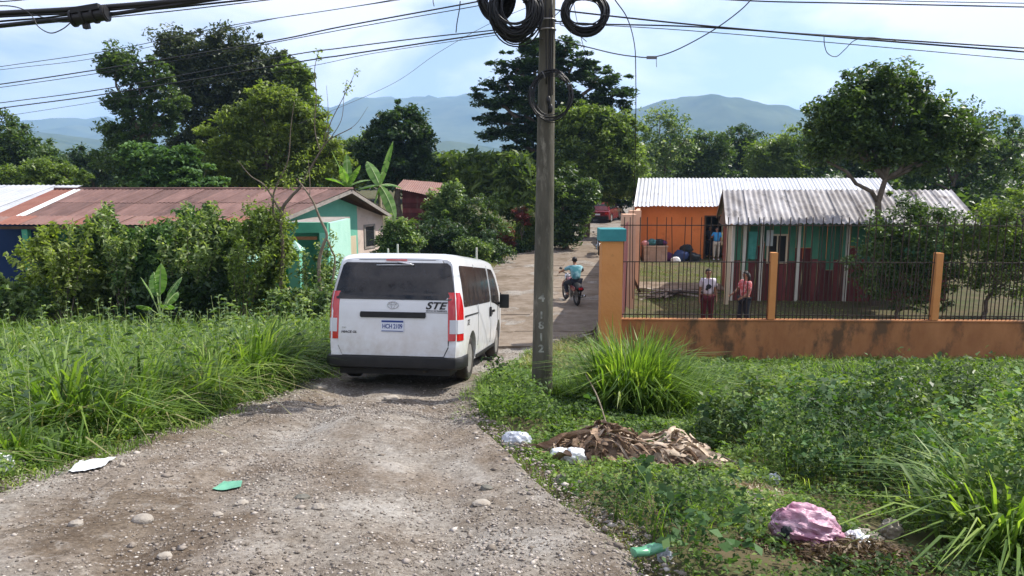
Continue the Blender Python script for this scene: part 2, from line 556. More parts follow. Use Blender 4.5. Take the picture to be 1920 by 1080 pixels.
# far part of the road: old concrete slabs in the dirt
M['concrete'] = mat("tan_concrete", (0.165, 0.13, 0.098), (0.235, 0.195, 0.155), 0.95, 2.6, 0.9, 18, c3=(0.135, 0.105, 0.075), s3=1.1, p3=.5, objrand=0.08, spec=0.1)
Xg, Yg, Zg, edge, T = roadgrid(17.2, 90, 0.25, 26)
Zg = Zg + 0.012 + 0.13 * fbm(Xg * .9, Yg * .9, 9)
nyy, nxx = Xg.shape
I = np.arange(nxx * nyy).reshape(nyy, nxx)
Fq = np.stack([I[:-1, :-1], I[:-1, 1:], I[1:, 1:], I[1:, :-1]], -1).reshape(-1, 4)
link("dirt_bed", np_mesh("dirt_bed", np.stack([Xg, Yg, Zg], -1).reshape(-1, 3), Fq, smooth=True), M['dirt'], road)
ys = [16.2, 18.6, 21.2, 23.9, 26.4, 29.2, 32.0, 35.0, 38.2, 41.5]
for a, b_ in zip(ys[:-1], ys[1:]):
    for h in (0, 1):
        mb = MB()
        def fn(u, v, a=a, b_=b_, h=h):
            y = a + 0.02 + (b_ - a - 0.04) * v
            l, r = float(RL(y)) + 0.35, float(RR(y)) - 0.12
            mid = (l + r) / 2
            x0, x1 = (l, mid - 0.008) if h == 0 else (mid + 0.008, r)
            x = x0 + (x1 - x0) * u
            return (x, y, float(gz(x, y)) + 0.03 + 0.012 * math.sin(a * 3 + h * 2) + .03 * float(fbm(x * 1.5, y * 1.5, 4)))
        mb.grid(fn, 6, 6)
        top = mb.V[:]
        n0 = len(top)
        mb.V += [(x, y, z - 0.12) for x, y, z in top]
        rim = [i for i in range(7)] + [7 * j + 6 for j in range(1, 7)] + [48 - i for i in range(1, 7)] + [42 - 7 * j for j in range(1, 6)]
        for k in range(len(rim)):
            i, j = rim[k], rim[(k + 1) % len(rim)]
            mb.F.append((i, n0 + i, n0 + j, j)); mb.M.append(0)
        part("concrete_slab", mb, M['concrete'], road)

# ------------------------------------------------------------------ hills (blue with distance through the haze)
M['hill'] = mat("wooded_hill", (0.02, 0.04, 0.018), (0.09, 0.11, 0.05), 1.0, 0.008, 0, spec=0.0, lo=0.3, hi=0.7)
def hills(name, prof, dist, depth, seed, amp):
    xs = np.linspace(prof[0][0], prof[-1][0], 240)
    hp = np.interp(xs, [p[0] for p in prof], [p[1] for p in prof])
    n = 26
    V = []
    for j in range(n):
        t = j / (n - 1)
        d = dist - depth * (1 - t)
        for i, x in enumerate(xs):
            top = pix(x, hp[i], dist)
            X_ = top.x
            k = math.sin(min(t, 1) * math.pi / 2) ** 1.2
            rid = float(fbm(X_ / 150.0 + seed, d / 260.0, seed, 5)) * amp * 1.6 + abs(float(fbm(X_ / 330.0 + seed, d / 700.0, seed + 9, 3))) * -amp * 2.2
            z = max(-0.3, top.z * k + rid * (0.25 + k) * (1 if t < 0.999 else 0.45))
            V.append((X_, d, z))
    # back side
    for i, x in enumerate(xs):
        V.append((V[(n - 1) * len(xs) + i][0], dist + depth * 0.6, -0.3))
    m_ = len(xs)
    I = np.arange((n + 1) * m_).reshape(n + 1, m_)
    Fq = np.stack([I[:-1, :-1], I[:-1, 1:], I[1:, 1:], I[1:, :-1]], -1).reshape(-1, 4)
    link(name, np_mesh(name, V, Fq, smooth=True), M['hill'], kind='structure')
hills("mountain", [(-900, 235), (-300, 228), (0, 236), (60, 226), (140, 222), (220, 228), (330, 240), (420, 232), (520, 215), (590, 202), (660, 190), (720, 186), (800, 194), (860, 184), (930, 182), (1000, 190), (1080, 210), (1150, 224), (1260, 236), (1500, 232), (1900, 225), (2700, 235)], 3900, 1700, 2, 55)
hills("hill", [(900, 300), (1060, 262), (1130, 226), (1190, 205), (1240, 187), (1300, 178), (1350, 180), (1400, 190), (1440, 199), (1520, 214), (1640, 232), (1800, 240), (1990, 228), (2300, 240), (2700, 300)], 2300, 800, 5, 34)
hills("foothill", [(-900, 300), (-200, 262), (-60, 246), (60, 240), (200, 262), (320, 282), (500, 290), (700, 281), (850, 268), (950, 284), (1100, 296), (1300, 300), (1600, 296)], 1900, 700, 8, 22)

# ------------------------------------------------------------------ foliage machinery
def rand_unit(n):
    v = rng.normal(size=(n, 3)); return v / np.linalg.norm(v, axis=1, keepdims=True)

def leaf_quads(C, size, aspect=0.45, upn=0.4, droop=0.0, horiz=0.0):
    n = len(C)
    size = np.broadcast_to(np.asarray(size, dtype=float), (n,))[:, None]
    nrm = rand_unit(n); nrm[:, 2] = np.abs(nrm[:, 2]) + upn
    nrm /= np.linalg.norm(nrm, axis=1, keepdims=True)
    d = rand_unit(n); d[:, 2] = d[:, 2] * (1 - horiz) - droop
    d -= nrm * np.sum(d * nrm, 1, keepdims=True)
    d /= np.linalg.norm(d, axis=1, keepdims=True) + 1e-9
    s = np.cross(nrm, d)
    b = C - d * size * 0.5
    t = C + d * size * 0.5 - nrm * size * 0.12
    w = aspect * size * 0.5
    l = C - d * size * 0.06 + s * w + nrm * size * 0.06
    r = C - d * size * 0.06 - s * w + nrm * size * 0.06
    V = np.stack([b, r, t, l], 1).reshape(-1, 3)
    F = np.arange(4 * n).reshape(n, 4)
    return V, F

def crown(lobes, n_clump, clump_r, n_leaf, leaf, aspect=0.45, upn=0.4, droop=0.1, flat=0.7, shell=0.5, horiz=0.0):
    """lobes: list of (centre Vector, (rx,ry,rz)); returns verts, faces, v, clump centres"""
    vols = np.array([(r[0] * r[1] * r[2]) ** 0.62 for c, r in lobes]); vols = vols / vols.sum()
    P = []; vv = []; CC = []
    for (c, r), w in zip(lobes, vols):
        m = max(2, int(round(n_clump * w)))
        d = rand_unit(m)
        rad = shell + (1.0 - shell) * rng.random(m) ** 0.7
        sd_ = float(c[0]) * 3.1
        rad = rad * (0.72 + 0.62 * vnoise(d[:, 0] * 2.3 + sd_, d[:, 2] * 2.3 + d[:, 1] * 1.7, 5))
        out_ = rng.random(m) < 0.13
        rad = np.where(out_, 1.02 + 0.35 * rng.random(m), rad)
        cc = np.array(c)[None] + d * rad[:, None] * np.array(r)[None]
        cc += rng.normal(size=cc.shape) * 0.17 * min(r)
        CC.append(cc)
        k = np.maximum(3, rng.poisson(n_leaf, m))
        idx = np.repeat(np.arange(m), k)
        cr_ = clump_r * (0.45 + 0.9 * rng.random(m)) * np.where(out_, .55, 1.0)
        off = rand_unit(len(idx)) * (rng.random(len(idx)) ** 0.5)[:, None] * cr_[idx][:, None]
        off[:, 2] *= flat
        P.append(cc[idx] + off)
        base = rng.random(m) * 0.6 + 0.1
        vv.append(np.clip(base[idx] + rng.normal(size=len(idx)) * 0.17, 0, 1))
    P = np.concatenate(P); vv = np.concatenate(vv); CC = np.concatenate(CC)
    V, F = leaf_quads(P, leaf * (0.6 + 0.8 * rng.random(len(P))), aspect, upn, droop, horiz)
    return V, F, vv, CC

def limb_mesh(base, lobes, CC, r0, fork=0.45, nsub=40, wob=0.15):
    mb = MB()
    base = Vector(base)
    cen = sum((Vector(c) for c, r in lobes), Vector()) / len(lobes)
    top = base.lerp(Vector((cen.x, cen.y, cen.z)), 0.85)
    def path(a, b, n=5, w=wob):
        out = []
        L_ = (b - a).length
        for i in range(n + 1):
            t = i / n
            p = a.lerp(b, t)
            if 0 < i < n: p += Vector((random.uniform(-1, 1), random.uniform(-1, 1), random.uniform(-.4, .4))) * w * L_ * 0.35
            out.append(p)
        return out
    tr = path(base - Vector((0, 0, 0.4)), top, 7, wob * 0.5)
    mb.tube(tr, [r0 * (1.25 - 0.85 * i / 7) for i in range(8)], 8)
    for c, r in lobes:
        c = Vector(c)
        k = min(range(len(tr)), key=lambda i: (tr[i] - c).length + abs(i / 7 - fork) * 2)
        k = max(2, min(k, 6))
        p = path(tr[k], c, 5)
        mb.tube(p, [r0 * 0.5 * (1 - 0.13 * i) for i in range(6)], 6)
    nn = min(nsub, len(CC))
    for i in rng.choice(len(CC), nn, replace=False):
        q = Vector(CC[i])
        c = min((Vector(c) for c, r in lobes), key=lambda c: (c - q).length)
        p = path(c, q, 3)
        mb.tube(p, [r0 * 0.20, r0 * 0.14, r0 * 0.09, r0 * 0.04], 4, cap=False)
    return mb

def tree(name, label, cat, Yd, bx, pl, m, leaf=0.22, n_clump=220, clump_r=0.5, n_leaf=60, r0=0.25, base_z=None, group=None, bark='bark', dep=0.8, **kw):
    """pl: lobes as (cx,cy,rx,ry[,dy]) measured in the photograph, set at distance Yd"""
    lobes = []
    for q in pl:
        d = Yd + (q[4] if len(q) > 4 else 0)
        c = pix(q[0], q[1], d)
        k = d / F_PX
        lobes.append((c, (q[2] * k, (q[2] + q[3]) * 0.5 * k * dep, q[3] * k)))
    b = pix(bx, 340, Yd)
    bz = float(gz(b.x, b.y)) if base_z is None else base_z
    b.z = bz
    V, F, vv, CC = crown(lobes, n_clump, clump_r, n_leaf, leaf, **kw)
    t = thing(name, label, cat, b, group=group)
    mb = limb_mesh(b, lobes, CC, r0)
    part("trunk", mb, M[bark], t, True, smooth=180)
    link("crown", np_mesh("crown", V, F, vv), m, t, True)
    return t

def blades(P, h, w, lean, az=None, curl=0.6):
    """bent tapering blades at points P"""
    n = len(P)
    az = rng.random(n) * 2 * np.pi if az is None else az
    D = np.stack([np.cos(az), np.sin(az), 0 * az], 1)
    Sd = np.stack([-np.sin(az), np.cos(az), 0 * az], 1)
    tw = (rng.random(n) - 0.5) * 1.6
    Sd = Sd * np.cos(tw)[:, None] + D * np.sin(tw)[:, None]
    up = np.array([0, 0, 1.0])[None]
    out = []
    h = np.asarray(h)[:, None]; w = np.asarray(w)[:, None]; lean = np.asarray(lean)[:, None]
    for t, ww in ((0, 0.7), (0.35, 1.0), (0.7, 0.75)):
        c = P + up * h * (t - curl * lean * t * t * 0.8) + D * h * lean * (t ** 1.9)
        out += [c - Sd * w * 0.5 * ww, c + Sd * w * 0.5 * ww]
    tip = P + up * h * (1 - curl * lean * 1.1) + D * h * lean * 1.15
    out.append(tip)
    V = np.stack(out, 1).reshape(-1, 3)
    b = (np.arange(n) * 7)[:, None]
    T_ = np.array([[0, 1, 3], [0, 3, 2], [2, 3, 5], [2, 5, 4], [4, 5, 6]])
    F = (b[:, None, :] + T_[None]).reshape(-1, 3)
    return V, F

# ------------------------------------------------------------------ structures
def lerp3(a, b, t): return Vector(a).lerp(Vector(b), t)

def corr_sheet(e0, e1, r0, r1, waves, amp, th=0.0):
    """one corrugated sheet: eave e0..e1, ridge r0..r1"""
    e0, e1, r0, r1 = map(Vector, (e0, e1, r0, r1))
    n = (e1 - e0).cross(r0 - e0).normalized()
    if n.z < 0: n = -n
    mb = MB()
    k = waves * 4
    def fn(u, v):
        p = e0.lerp(e1, u).lerp(r0.lerp(r1, u), v)
        return p + n * (amp * math.cos(u * waves * 2 * math.pi))
    mb.grid(fn, k, 2)
    return mb

def sheet_roof(parent, e0, e1, r0, r1, count, waves, amp, m, lap=0.02, name="roof_sheet", jig=0.01, rows=1):
    e0, e1, r0, r1 = map(Vector, (e0, e1, r0, r1))
    n = (e1 - e0).cross(r0 - e0).normalized()
    if n.z < 0: n = -n
    for row in range(rows):
        a0, a1 = row / rows, (row + 1) / rows
        for i in range(count):
            u0, u1 = i / count - lap / count, (i + 1) / count + lap / count
            off = n * (0.006 * (i % 2) + random.uniform(0, jig) + 0.012 * row)
            mk = lambda u, v: e0.lerp(e1, u).lerp(r0.lerp(r1, u), v) + off
            d = random.uniform(-0.012, 0.012)
            mb = corr_sheet(mk(u0, a0 + d - 0.02 * (row > 0)), mk(u1, a0 + d - 0.02 * (row > 0)), mk(u0, a1), mk(u1, a1), waves, amp)
            mm = m(i, row) if callable(m) else m
            part(name, mb, mm, parent, True, smooth=180)

M['rust'] = mat("rusty_red_roof", (0.115, 0.062, 0.052), (0.175, 0.10, 0.085), 0.75, 1.8, 0.2, 12, c3=(0.085, 0.048, 0.042), s3=1.0, stretch=(1.6, 0.5, 0.5), objrand=0.24)
M['rust_light'] = mat("pinkish_red_roof", (0.18, 0.095, 0.078), (0.235, 0.14, 0.115), 0.7, 2.2, 0.2, 12, c3=(0.22, 0.10, 0.08), s3=1.5, objrand=0.10)
M['rust_orange'] = mat("orange_red_roof", (0.19, 0.075, 0.05), (0.24, 0.105, 0.075), 0.7, 2.0, 0.2, 12, c3=(0.20, 0.07, 0.05), s3=1.2, objrand=0.1)
M['zinc'] = mat("zinc_sheet", (0.46, 0.47, 0.49), (0.56, 0.57, 0.59), 0.42, 1.2, 0.1, 10, metal=0.35, c3=(0.33, 0.31, 0.29), s3=0.9, p3=0.6, objrand=0.10)
M['zinc_old'] = mat("weathered_zinc", (0.14, 0.125, 0.12), (0.40, 0.39, 0.40), 0.6, 0.9, 0.2, 10, metal=0.15, c3=(0.08, 0.065, 0.06), s3=1.1, p3=0.52, stretch=(1.0, 0.5, 0.5), objrand=0.16)
M['palesheet'] = plain("pale_sheet", (0.62, 0.60, 0.60), 0.5)
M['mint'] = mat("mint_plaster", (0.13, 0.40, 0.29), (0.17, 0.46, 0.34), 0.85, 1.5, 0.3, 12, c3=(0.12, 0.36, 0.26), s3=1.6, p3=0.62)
M['mint_pale_sunlit'] = mat("pale_and_sunlit_mint", (0.30, 0.52, 0.42), (0.36, 0.58, 0.48), 0.85, 2, 0.3, 12, c3=(0.24, 0.42, 0.34), s3=2.0, p3=0.6)  # paler mint copy: pillar caps, and sunlight painted onto the porch side wall
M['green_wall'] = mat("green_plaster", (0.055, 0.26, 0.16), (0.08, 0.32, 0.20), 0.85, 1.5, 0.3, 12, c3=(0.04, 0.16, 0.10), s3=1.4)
M['pinkwall'] = mat("faded_pink_plaster", (0.52, 0.40, 0.34), (0.60, 0.50, 0.43), 0.9, 2, 0.3, 12, c3=(0.36, 0.30, 0.25), s3=1.6)
M['bluewall'] = mat("blue_plaster", (0.008, 0.028, 0.09), (0.012, 0.036, 0.11), 0.85, 2, 0.2)  # blue taken nearly to black, putting the awning's shade into the colour
M['darkwood'] = mat("dark_wood", (0.05, 0.03, 0.02), (0.09, 0.055, 0.035), 0.8, 4, 0.3, 20, stretch=(1, 1, 0.2))
M['brownwood'] = mat("brown_wood", (0.20, 0.085, 0.03), (0.26, 0.12, 0.05), 0.7, 4, 0.3, 20, stretch=(1, 1, 0.2))
M['creamwood'] = mat("cream_wood", (0.50, 0.42, 0.28), (0.58, 0.50, 0.36), 0.8, 4, 0.2, 20, stretch=(1, 1, 0.2))
M['greywood'] = mat("grey_wood", (0.30, 0.27, 0.24), (0.20, 0.18, 0.16), 0.9, 5, 0.3, 20)
M['orange'] = mat("orange_plaster", (0.62, 0.175, 0.045), (0.70, 0.21, 0.06), 0.85, 1.1, 0.25, 10, c3=(0.46, 0.13, 0.04), s3=1.0, p3=0.6)
M['orange_pil'] = mat("ochre_orange_plaster", (0.56, 0.235, 0.075), (0.62, 0.28, 0.10), 0.9, 1.4, 0.35, 14, c3=(0.38, 0.17, 0.065), s3=2.2, p3=0.6)
M['orange_wall'] = mat("stained_orange_plaster", (0.30, 0.125, 0.05), (0.44, 0.20, 0.085), 0.95, 2.4, 0.6, 12, c3=(0.13, 0.075, 0.04), s3=1.5, p3=0.50, stretch=(1, 1, 0.55), lo=.3, hi=.7)
M['peach'] = mat("peach_plaster", (0.64, 0.38, 0.25), (0.70, 0.45, 0.31), 0.85, 1.5, 0.2, 10, c3=(0.50, 0.29, 0.19), s3=1.5, p3=0.6)
M['teal'] = mat("teal_paint", (0.035, 0.20, 0.22), (0.05, 0.26, 0.27), 0.7, 3, 0.2, 14, c3=(0.03, 0.12, 0.12), s3=3)
M['maroon'] = mat("maroon_boards", (0.10, 0.022, 0.024), (0.155, 0.04, 0.038), 0.8, 3, 0.4, 14, stretch=(1, 1, 0.3), objrand=0.35, c3=(0.15, 0.10, 0.08), s3=2.2, p3=.55)
M['greenboard'] = mat("green_boards", (0.045, 0.17, 0.10), (0.075, 0.235, 0.15), 0.8, 3, 0.4, 14, stretch=(1, 1, 0.3), objrand=0.35, c3=(0.16, 0.22, 0.17), s3=2.2, p3=.56)
M['whiteboard'] = mat("off_white_paint", (0.58, 0.58, 0.50), (0.66, 0.66, 0.58), 0.7, 3, 0.2, 14)
M['iron'] = mat("dark_iron", (0.022, 0.016, 0.013), (0.05, 0.03, 0.02), 0.6, 8, 0.2, 40)
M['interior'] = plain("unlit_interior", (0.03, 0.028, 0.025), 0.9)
M['brick'] = mat("clay_brick", (0.46, 0.19, 0.12), (0.56, 0.27, 0.18), 0.9, 6, 0.3, 30, objrand=0.15)
M['mesh_green'] = mat("green_shade_cloth", (0.02, 0.26, 0.10), (0.035, 0.34, 0.14), 0.8, 3, 0.3, 60)
M['glass_dark'] = plain("dark_window", (0.02, 0.022, 0.025), 0.12, 0, 0.5)

# --- long red-roofed house on the left
gh = thing("long_house", "long green house with a rusty red sheet roof behind the overgrown bushes on the left", "house", (-8, 24.5, 0))
E1, P1, E2 = Vector((-7.55, 23.5, 3.0)), Vector((-6.1, 27.0, 3.86)), Vector((-5.15, 30.4, 2.72))
XL = -17.0
def on(a, x): return Vector((x, a.y, a.z))
red = [M['rust'], M['rust']]
def rf_mat(i, row): return M['rust_light'] if row == 0 and i % 5 == 1 else M['rust']
# main slope in sheets, front awning strip below, back slope
sheet_roof(gh, on(E1, -15.9) + Vector((0, .05, 0)), E1 + Vector((0.15, .05, 0)), on(P1, -15.9), P1 + Vector((0.15, 0, 0)), 13, 5, 0.012, lambda i, r: M['rust'], rows=2)
sheet_roof(gh, on(E1, XL) + Vector((0, .05, 0)), on(E1, -16.25) + Vector((0, .05, 0)), on(P1, XL), on(P1, -16.25), 1, 5, 0.012, M['rust_orange'])
sheet_roof(gh, on(E1, -16.22) + Vector((0, .05, .02)), on(E1, -15.92) + Vector((0, .05, .02)), on(P1, -16.22) + Vector((0, 0, .02)), on(P1, -15.92) + Vector((0, 0, .02)), 1, 2, 0.012, M['palesheet'])
sheet_roof(gh, (XL, 22.7, 2.80), (-7.95, 22.7, 2.80), (XL, 23.6, 3.03), (-7.5, 23.6, 3.03), 12, 5, 0.012, lambda i, r: (M['rust_light'], M['rust_orange'], M['rust_light'])[i % 3], jig=0.03)
sheet_roof(gh, on(E2, XL), E2 + Vector((.15, 0, 0)), on(P1, XL), P1 + Vector((.15, 0, 0)), 12, 5, 0.012, M['rust'])
mb = MB(); mb.tube([on(P1, XL) + Vector((0, 0, .03)), P1 + Vector((.2, 0, .03))], 0.05, 6)
part("ridge_cap", mb, M['rust'], gh, True, smooth=180)
for a, b in ((E1, P1), (P1, E2)):
    mb = MB(); o_ = Vector((0.14, 0, -0.07)); mb.bar(a + o_, b + o_, 0.035, 0.13)
    part("barge_board", mb, M['greywood'], gh, True)
mb = MB(); mb.bar((XL, 22.74, 2.72), (-7.95, 22.74, 2.72), 0.05, 0.09)
part("eave_beam", mb, M['darkwood'], gh, True)
# walls
def wall_poly(P, t, name, m, parent, **kw):
    mb = MB(); mb.slab(P, t); return part(name, mb, m, parent, True, **kw)
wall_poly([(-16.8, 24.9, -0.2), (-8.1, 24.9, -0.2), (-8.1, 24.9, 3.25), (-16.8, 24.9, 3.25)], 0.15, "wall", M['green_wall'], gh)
wall_poly([(-17.6, 24.2, -0.2), (-15.9, 24.2, -0.2), (-15.9, 24.2, 2.86), (-17.6, 24.2, 2.86)], 0.15, "wall", M['bluewall'], gh, label="blue front wall at the far left end")
G = lambda t: Vector((-7.95 + 2.55 * t, 24.2 + 6.0 * t, 0))
def gwall(t0, t1, z0, za, zb, m, name="wall", push=0.0, **kw):
    n = Vector((0.92, -0.39, 0)) * push
    a, b = G(t0) + n, G(t1) + n
    mb = MB(); mb.slab([(a.x, a.y, z0), (b.x, b.y, z0), (b.x, b.y, zb), (a.x, a.y, za)], 0.12)
    return part(name, mb, m, gh, True, **kw)
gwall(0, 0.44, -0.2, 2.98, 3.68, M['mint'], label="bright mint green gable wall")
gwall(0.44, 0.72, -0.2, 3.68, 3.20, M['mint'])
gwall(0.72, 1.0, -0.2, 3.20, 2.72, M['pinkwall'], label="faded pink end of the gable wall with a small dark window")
dr = gwall(0.49, 0.60, 0.0, 2.05, 2.05, M['brownwood'], "door", 0.02)
gwall(0.605, 0.70, 0.0, 2.05, 2.05, M['creamwood'], "shutter", 0.02, label="cream plank shutter beside the brown door")
wn = gwall(0.80, 0.89, 1.55, 2.35, 2.35, M['glass_dark'], "window", 0.015)
for t0, t1, z0, z1 in ((0.785, 0.80, 1.5, 2.4), (0.89, 0.905, 1.5, 2.4), (0.785, 0.905, 1.46, 1.52), (0.785, 0.905, 2.38, 2.44)):
    a, b = G(t0) + Vector((0.92, -0.39, 0)) * 0.03, G(t1) + Vector((0.92, -0.39, 0)) * 0.03
    mb = MB(); mb.slab([(a.x, a.y, z0), (b.x, b.y, z0), (b.x, b.y, z1), (a.x, a.y, z1)], 0.04)
    part("window_frame", mb, M['greywood'], wn, True)
# porch in front of the gable
mb = MB(); mb.bb((-6.75, 21.9, 2.62), (-5.62, 22.1, 2.93)); part("porch_beam", mb, M['green_wall'], gh, True)
mb = MB(); mb.bb((-5.86, 21.9, -.2), (-5.60, 22.12, 2.62)); part("porch_pillar", mb, M['mint'], gh, True)
mb = MB(); mb.bb((-5.72, 22.12, -.2), (-5.58, 24.9, 2.90)); part("porch_side_wall", mb, M['mint_pale_sunlit'], gh, True, label="mint side wall of the porch, coloured paler as its sunlit side")
mb = MB(); mb.bb((-6.95, 22.12, 2.84), (-5.74, 25.6, 2.92)); part("porch_roof", mb, M['greywood'], gh, True)
mb = MB(); mb.bb((-7.3, 24.3, -.1), (-5.74, 24.4, 2.82)); part("porch_back", mb, M['green_wall'], gh, True)
mb = MB(); mb.bb((-6.7, 21.95, 2.40), (-5.95, 22.0, 2.50)); part("hanging_board", mb, M['brownwood'], gh, True)
# dark doorway and windows along the front
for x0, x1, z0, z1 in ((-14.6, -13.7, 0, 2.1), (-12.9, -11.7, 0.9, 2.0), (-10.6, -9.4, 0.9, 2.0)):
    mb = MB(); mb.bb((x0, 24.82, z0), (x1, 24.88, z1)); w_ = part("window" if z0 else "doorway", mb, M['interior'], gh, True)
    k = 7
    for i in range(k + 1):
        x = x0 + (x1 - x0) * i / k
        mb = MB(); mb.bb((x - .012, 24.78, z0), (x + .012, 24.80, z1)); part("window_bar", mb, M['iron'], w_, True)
for x in (-15.4, -12.2, -8.7):
    mb = MB(); mb.bb((x - .09, 22.75, -.2), (x + .09, 22.93, 2.70)); part("post", mb, M['green_wall'], gh, True)

# --- pale zinc roof beyond its left end
nb = thing("pale_roofed_house", "house with a pale zinc roof just beyond the left end of the red roof", "house", (-21, 27, 0))
sheet_roof(nb, (-26, 24.6, 3.05), (-17.1, 24.6, 3.05), (-26, 29, 4.0), (-17.1, 29, 4.0), 9, 5, 0.012, M['zinc'])
mb = MB(); mb.bb((-26, 25.2, -.2), (-17.9, 25.35, 3.1)); part("wall", mb, M['bluewall'], nb, True)
mb = MB(); mb.bb((-18.05, 25.35, -.2), (-17.9, 29, 3.1)); part("wall", mb, M['bluewall'], nb, True)

# --- yard front of the green house: capped pillars, shade cloth, low brick triangle
def cap_pillar(x, y, h, w, label):
    mb = MB(); mb.bb((x - w / 2, y - w / 2, -.3), (x + w / 2, y + w / 2, h))
    t = thing("gate_pillar", label, "pillar", (x, y, 0), group="mint green yard pillars by the long house")
    part("shaft", mb, M['mint'], t, True, bevel=0.012)
    mb = MB(); w2 = w * 0.72
    mb.add([(x - w2, y - w2, h + .003), (x + w2, y - w2, h + .003), (x + w2, y + w2, h + .003), (x - w2, y + w2, h + .003), (x, y, h + .28)], [(3, 2, 1, 0), (0, 1, 4), (1, 2, 4), (2, 3, 4), (3, 0, 4)])
    part("cap", mb, M['mint_pale_sunlit'], t, True)
cap_pillar(-7.28, 20.2, 1.95, 0.34, "squat mint pillar half hidden in leaves left of the green shade cloth")
cap_pillar(-6.10, 20.2, 2.25, 0.30, "mint pillar with a pointed cap in front of the porch")
mb = MB()
mb.grid(lambda u, v: (-7.05 + 0.72 * u, 20.25 + 0.03 * math.sin(u * 9 + v * 4), 1.05 + 1.2 * v + 0.05 * math.sin(u * 5)), 14, 10)
link("shade_cloth", mb.mesh("shade_cloth", 180), M['mesh_green'], label="bright green shade cloth stretched between the two mint pillars", cat="cloth")
bw = thing("brick_wall", "small broken triangular piece of pink brick wall under the green shade cloth", "wall", (-6.65, 20.2, 0))
for r_ in range(11):
    z = r_ * 0.105
    xs = -7.05 if r_ < 7 else -7.05 + (r_ - 6) * 0.14
    x = xs - (0.1 if r_ % 2 else 0)
    while x < -6.36:
        x1 = min(x + 0.215, -6.33)
        if x1 - max(x, xs) > 0.05:
            mb = MB(); mb.bb((max(x, xs), 20.32 + random.uniform(0, .01), z), (x1, 20.42, z + 0.095))
            part("brick", mb, M['brick'], bw, True)
        x += 0.225
mb = MB(); mb.bb((-7.04, 20.335, -.2), (-6.34, 20.41, 0.72)); part("mortar", mb, M['pinkwall'], bw, True)

# --- small maroon house between the trees
mh = thing("maroon_house", "small maroon board house with a reddish roof among the trees in the middle", "house", (-4.6, 38, 0))
a0, a1, a2, a3 = pix(742, 353, 36), pix(818, 370, 35.2), pix(830, 343, 39.5), pix(757, 337, 40.5)
sheet_roof(mh, a0, a1, a3, a2, 5, 4, 0.015, M['rust_light'])
mb = MB(); mb.slab([(a0.x + .25, a0.y + .5, 0), (a1.x - .3, a1.y + .5, 0), (a1.x - .3, a1.y + .5, a1.z), (a0.x + .25, a0.y + .5, a0.z - .02)], .12)
part("wall", mb, M['maroon'], mh, True)
for k in range(9):
    z = 1.2 + k * 0.25
    mb = MB(); mb.bar((a0.x + .25, a0.y + .46, z), (a1.x - .3, a1.y + .46, z), 0.03, 0.22)
    part("board", mb, M['maroon'], mh, True)

# --- orange yard: corner pillar, retaining wall, side gate, peach side wall
pl_ = thing("corner_pillar", "orange plastered corner pillar with a teal painted top beside the road", "pillar", (2.38, 17.1, 0))
mb = MB(); mb.bb((2.12, 16.9, -.5), (2.62, 17.4, 2.78)); part("shaft", mb, M['orange_pil'], pl_, True, bevel=0.01)
mb = MB(); mb.bb((2.06, 16.84, 2.783), (2.68, 17.46, 3.07)); part("cap", mb, M['teal'], pl_, True, bevel=0.012)
WY = lambda x: 17.62 - 0.03 * (x - 2.6)
fw = thing("yard_wall", "low stained orange retaining wall along the front of the yard under the iron fence", "wall", (7, 17.5, 0))
mb = MB(); mb.slab([(2.62, WY(2.62), -.9), (16.5, WY(16.5), -.9), (16.5, WY(16.5), .74), (2.62, WY(2.62), .74)], 0.18)
part("wall_body", mb, M['orange_wall'], fw, True)
mb = MB(); mb.bar((2.625, WY(2.6) + .09, .765), (16.5, WY(16.5) + .09, .765), 0.22, 0.03)
part("coping", mb, M['orange_wall'], fw, True)
fe = thing("iron_fence", "rusty dark iron bar fence standing on the low orange wall", "fence", (7, 17.6, .79))
barlo = MB().bb((-.009, -.009, 0), (.009, .009, 1.42)).mesh("bar")
barhi = MB().bb((-.009, -.009, 0), (.009, .009, 2.52)).mesh("bar")
x = 2.72; i = 0
while x < 14.6:
    tall = i % 2 == 0
    o = link("bar", barhi if tall else barlo, M['iron'], fe)
    o.location = (x - 7, WY(x) + .08 - 17.6, 0); o.rotation_euler = (random.gauss(0, .006), random.gauss(0, .010), random.uniform(-.3, .3))
    if random.random() < .04: o.rotation_euler[1] = random.choice((-.045, .045))
    x += 0.105 + random.uniform(-.012, .012); i += 1
for z in (0.10, 1.42, 2.32):
    mb = MB(); mb.bar((2.66, WY(2.66) + .08, .79 + z), (14.6, WY(14.6) + .08, .79 + z), 0.03, 0.022); part("rail", mb, M['iron'], fe, True)
for x, lab in ((6.42, "slim orange fence post at the right end of the open yard"), (10.4, "slim orange fence post further right along the low wall")):
    t = thing("fence_post", lab, "post", (x, 17.5, 0.79))
    mb = MB(); mb.bb((x - .08, WY(x) + .0, .79), (x + .08, WY(x) + .17, 2.45)); part("shaft", mb, M['orange_pil'], t, True, bevel=.008)
sg = thing("side_gate", "maroon sheet metal gate of upright strips behind the orange corner pillar", "gate", (3.1, 20.5, 0.1))
n_ = 24
for k in range(n_):
    y0 = 17.75 + (23.5 - 17.75) * k / n_; y1 = 17.75 + (23.5 - 17.75) * (k + .93) / n_
    mb = MB(); mb.bar((fenx(y0), y0, 1.5), (fenx(y1), y1, 1.5), 0.02, 2.75); part("gate_strip", mb, M['maroon'], sg, True)
for z in (.3, 1.5, 2.75):
    mb = MB(); mb.bar((fenx(17.7) - .03, 17.7, z), (fenx(23.5) - .03, 23.5, z), 0.03, 0.05); part("rail", mb, M['iron'], sg, True)
sw = thing("peach_wall", "tall peach plastered side wall running from the gate to the orange house", "wall", (5, 31, 0))
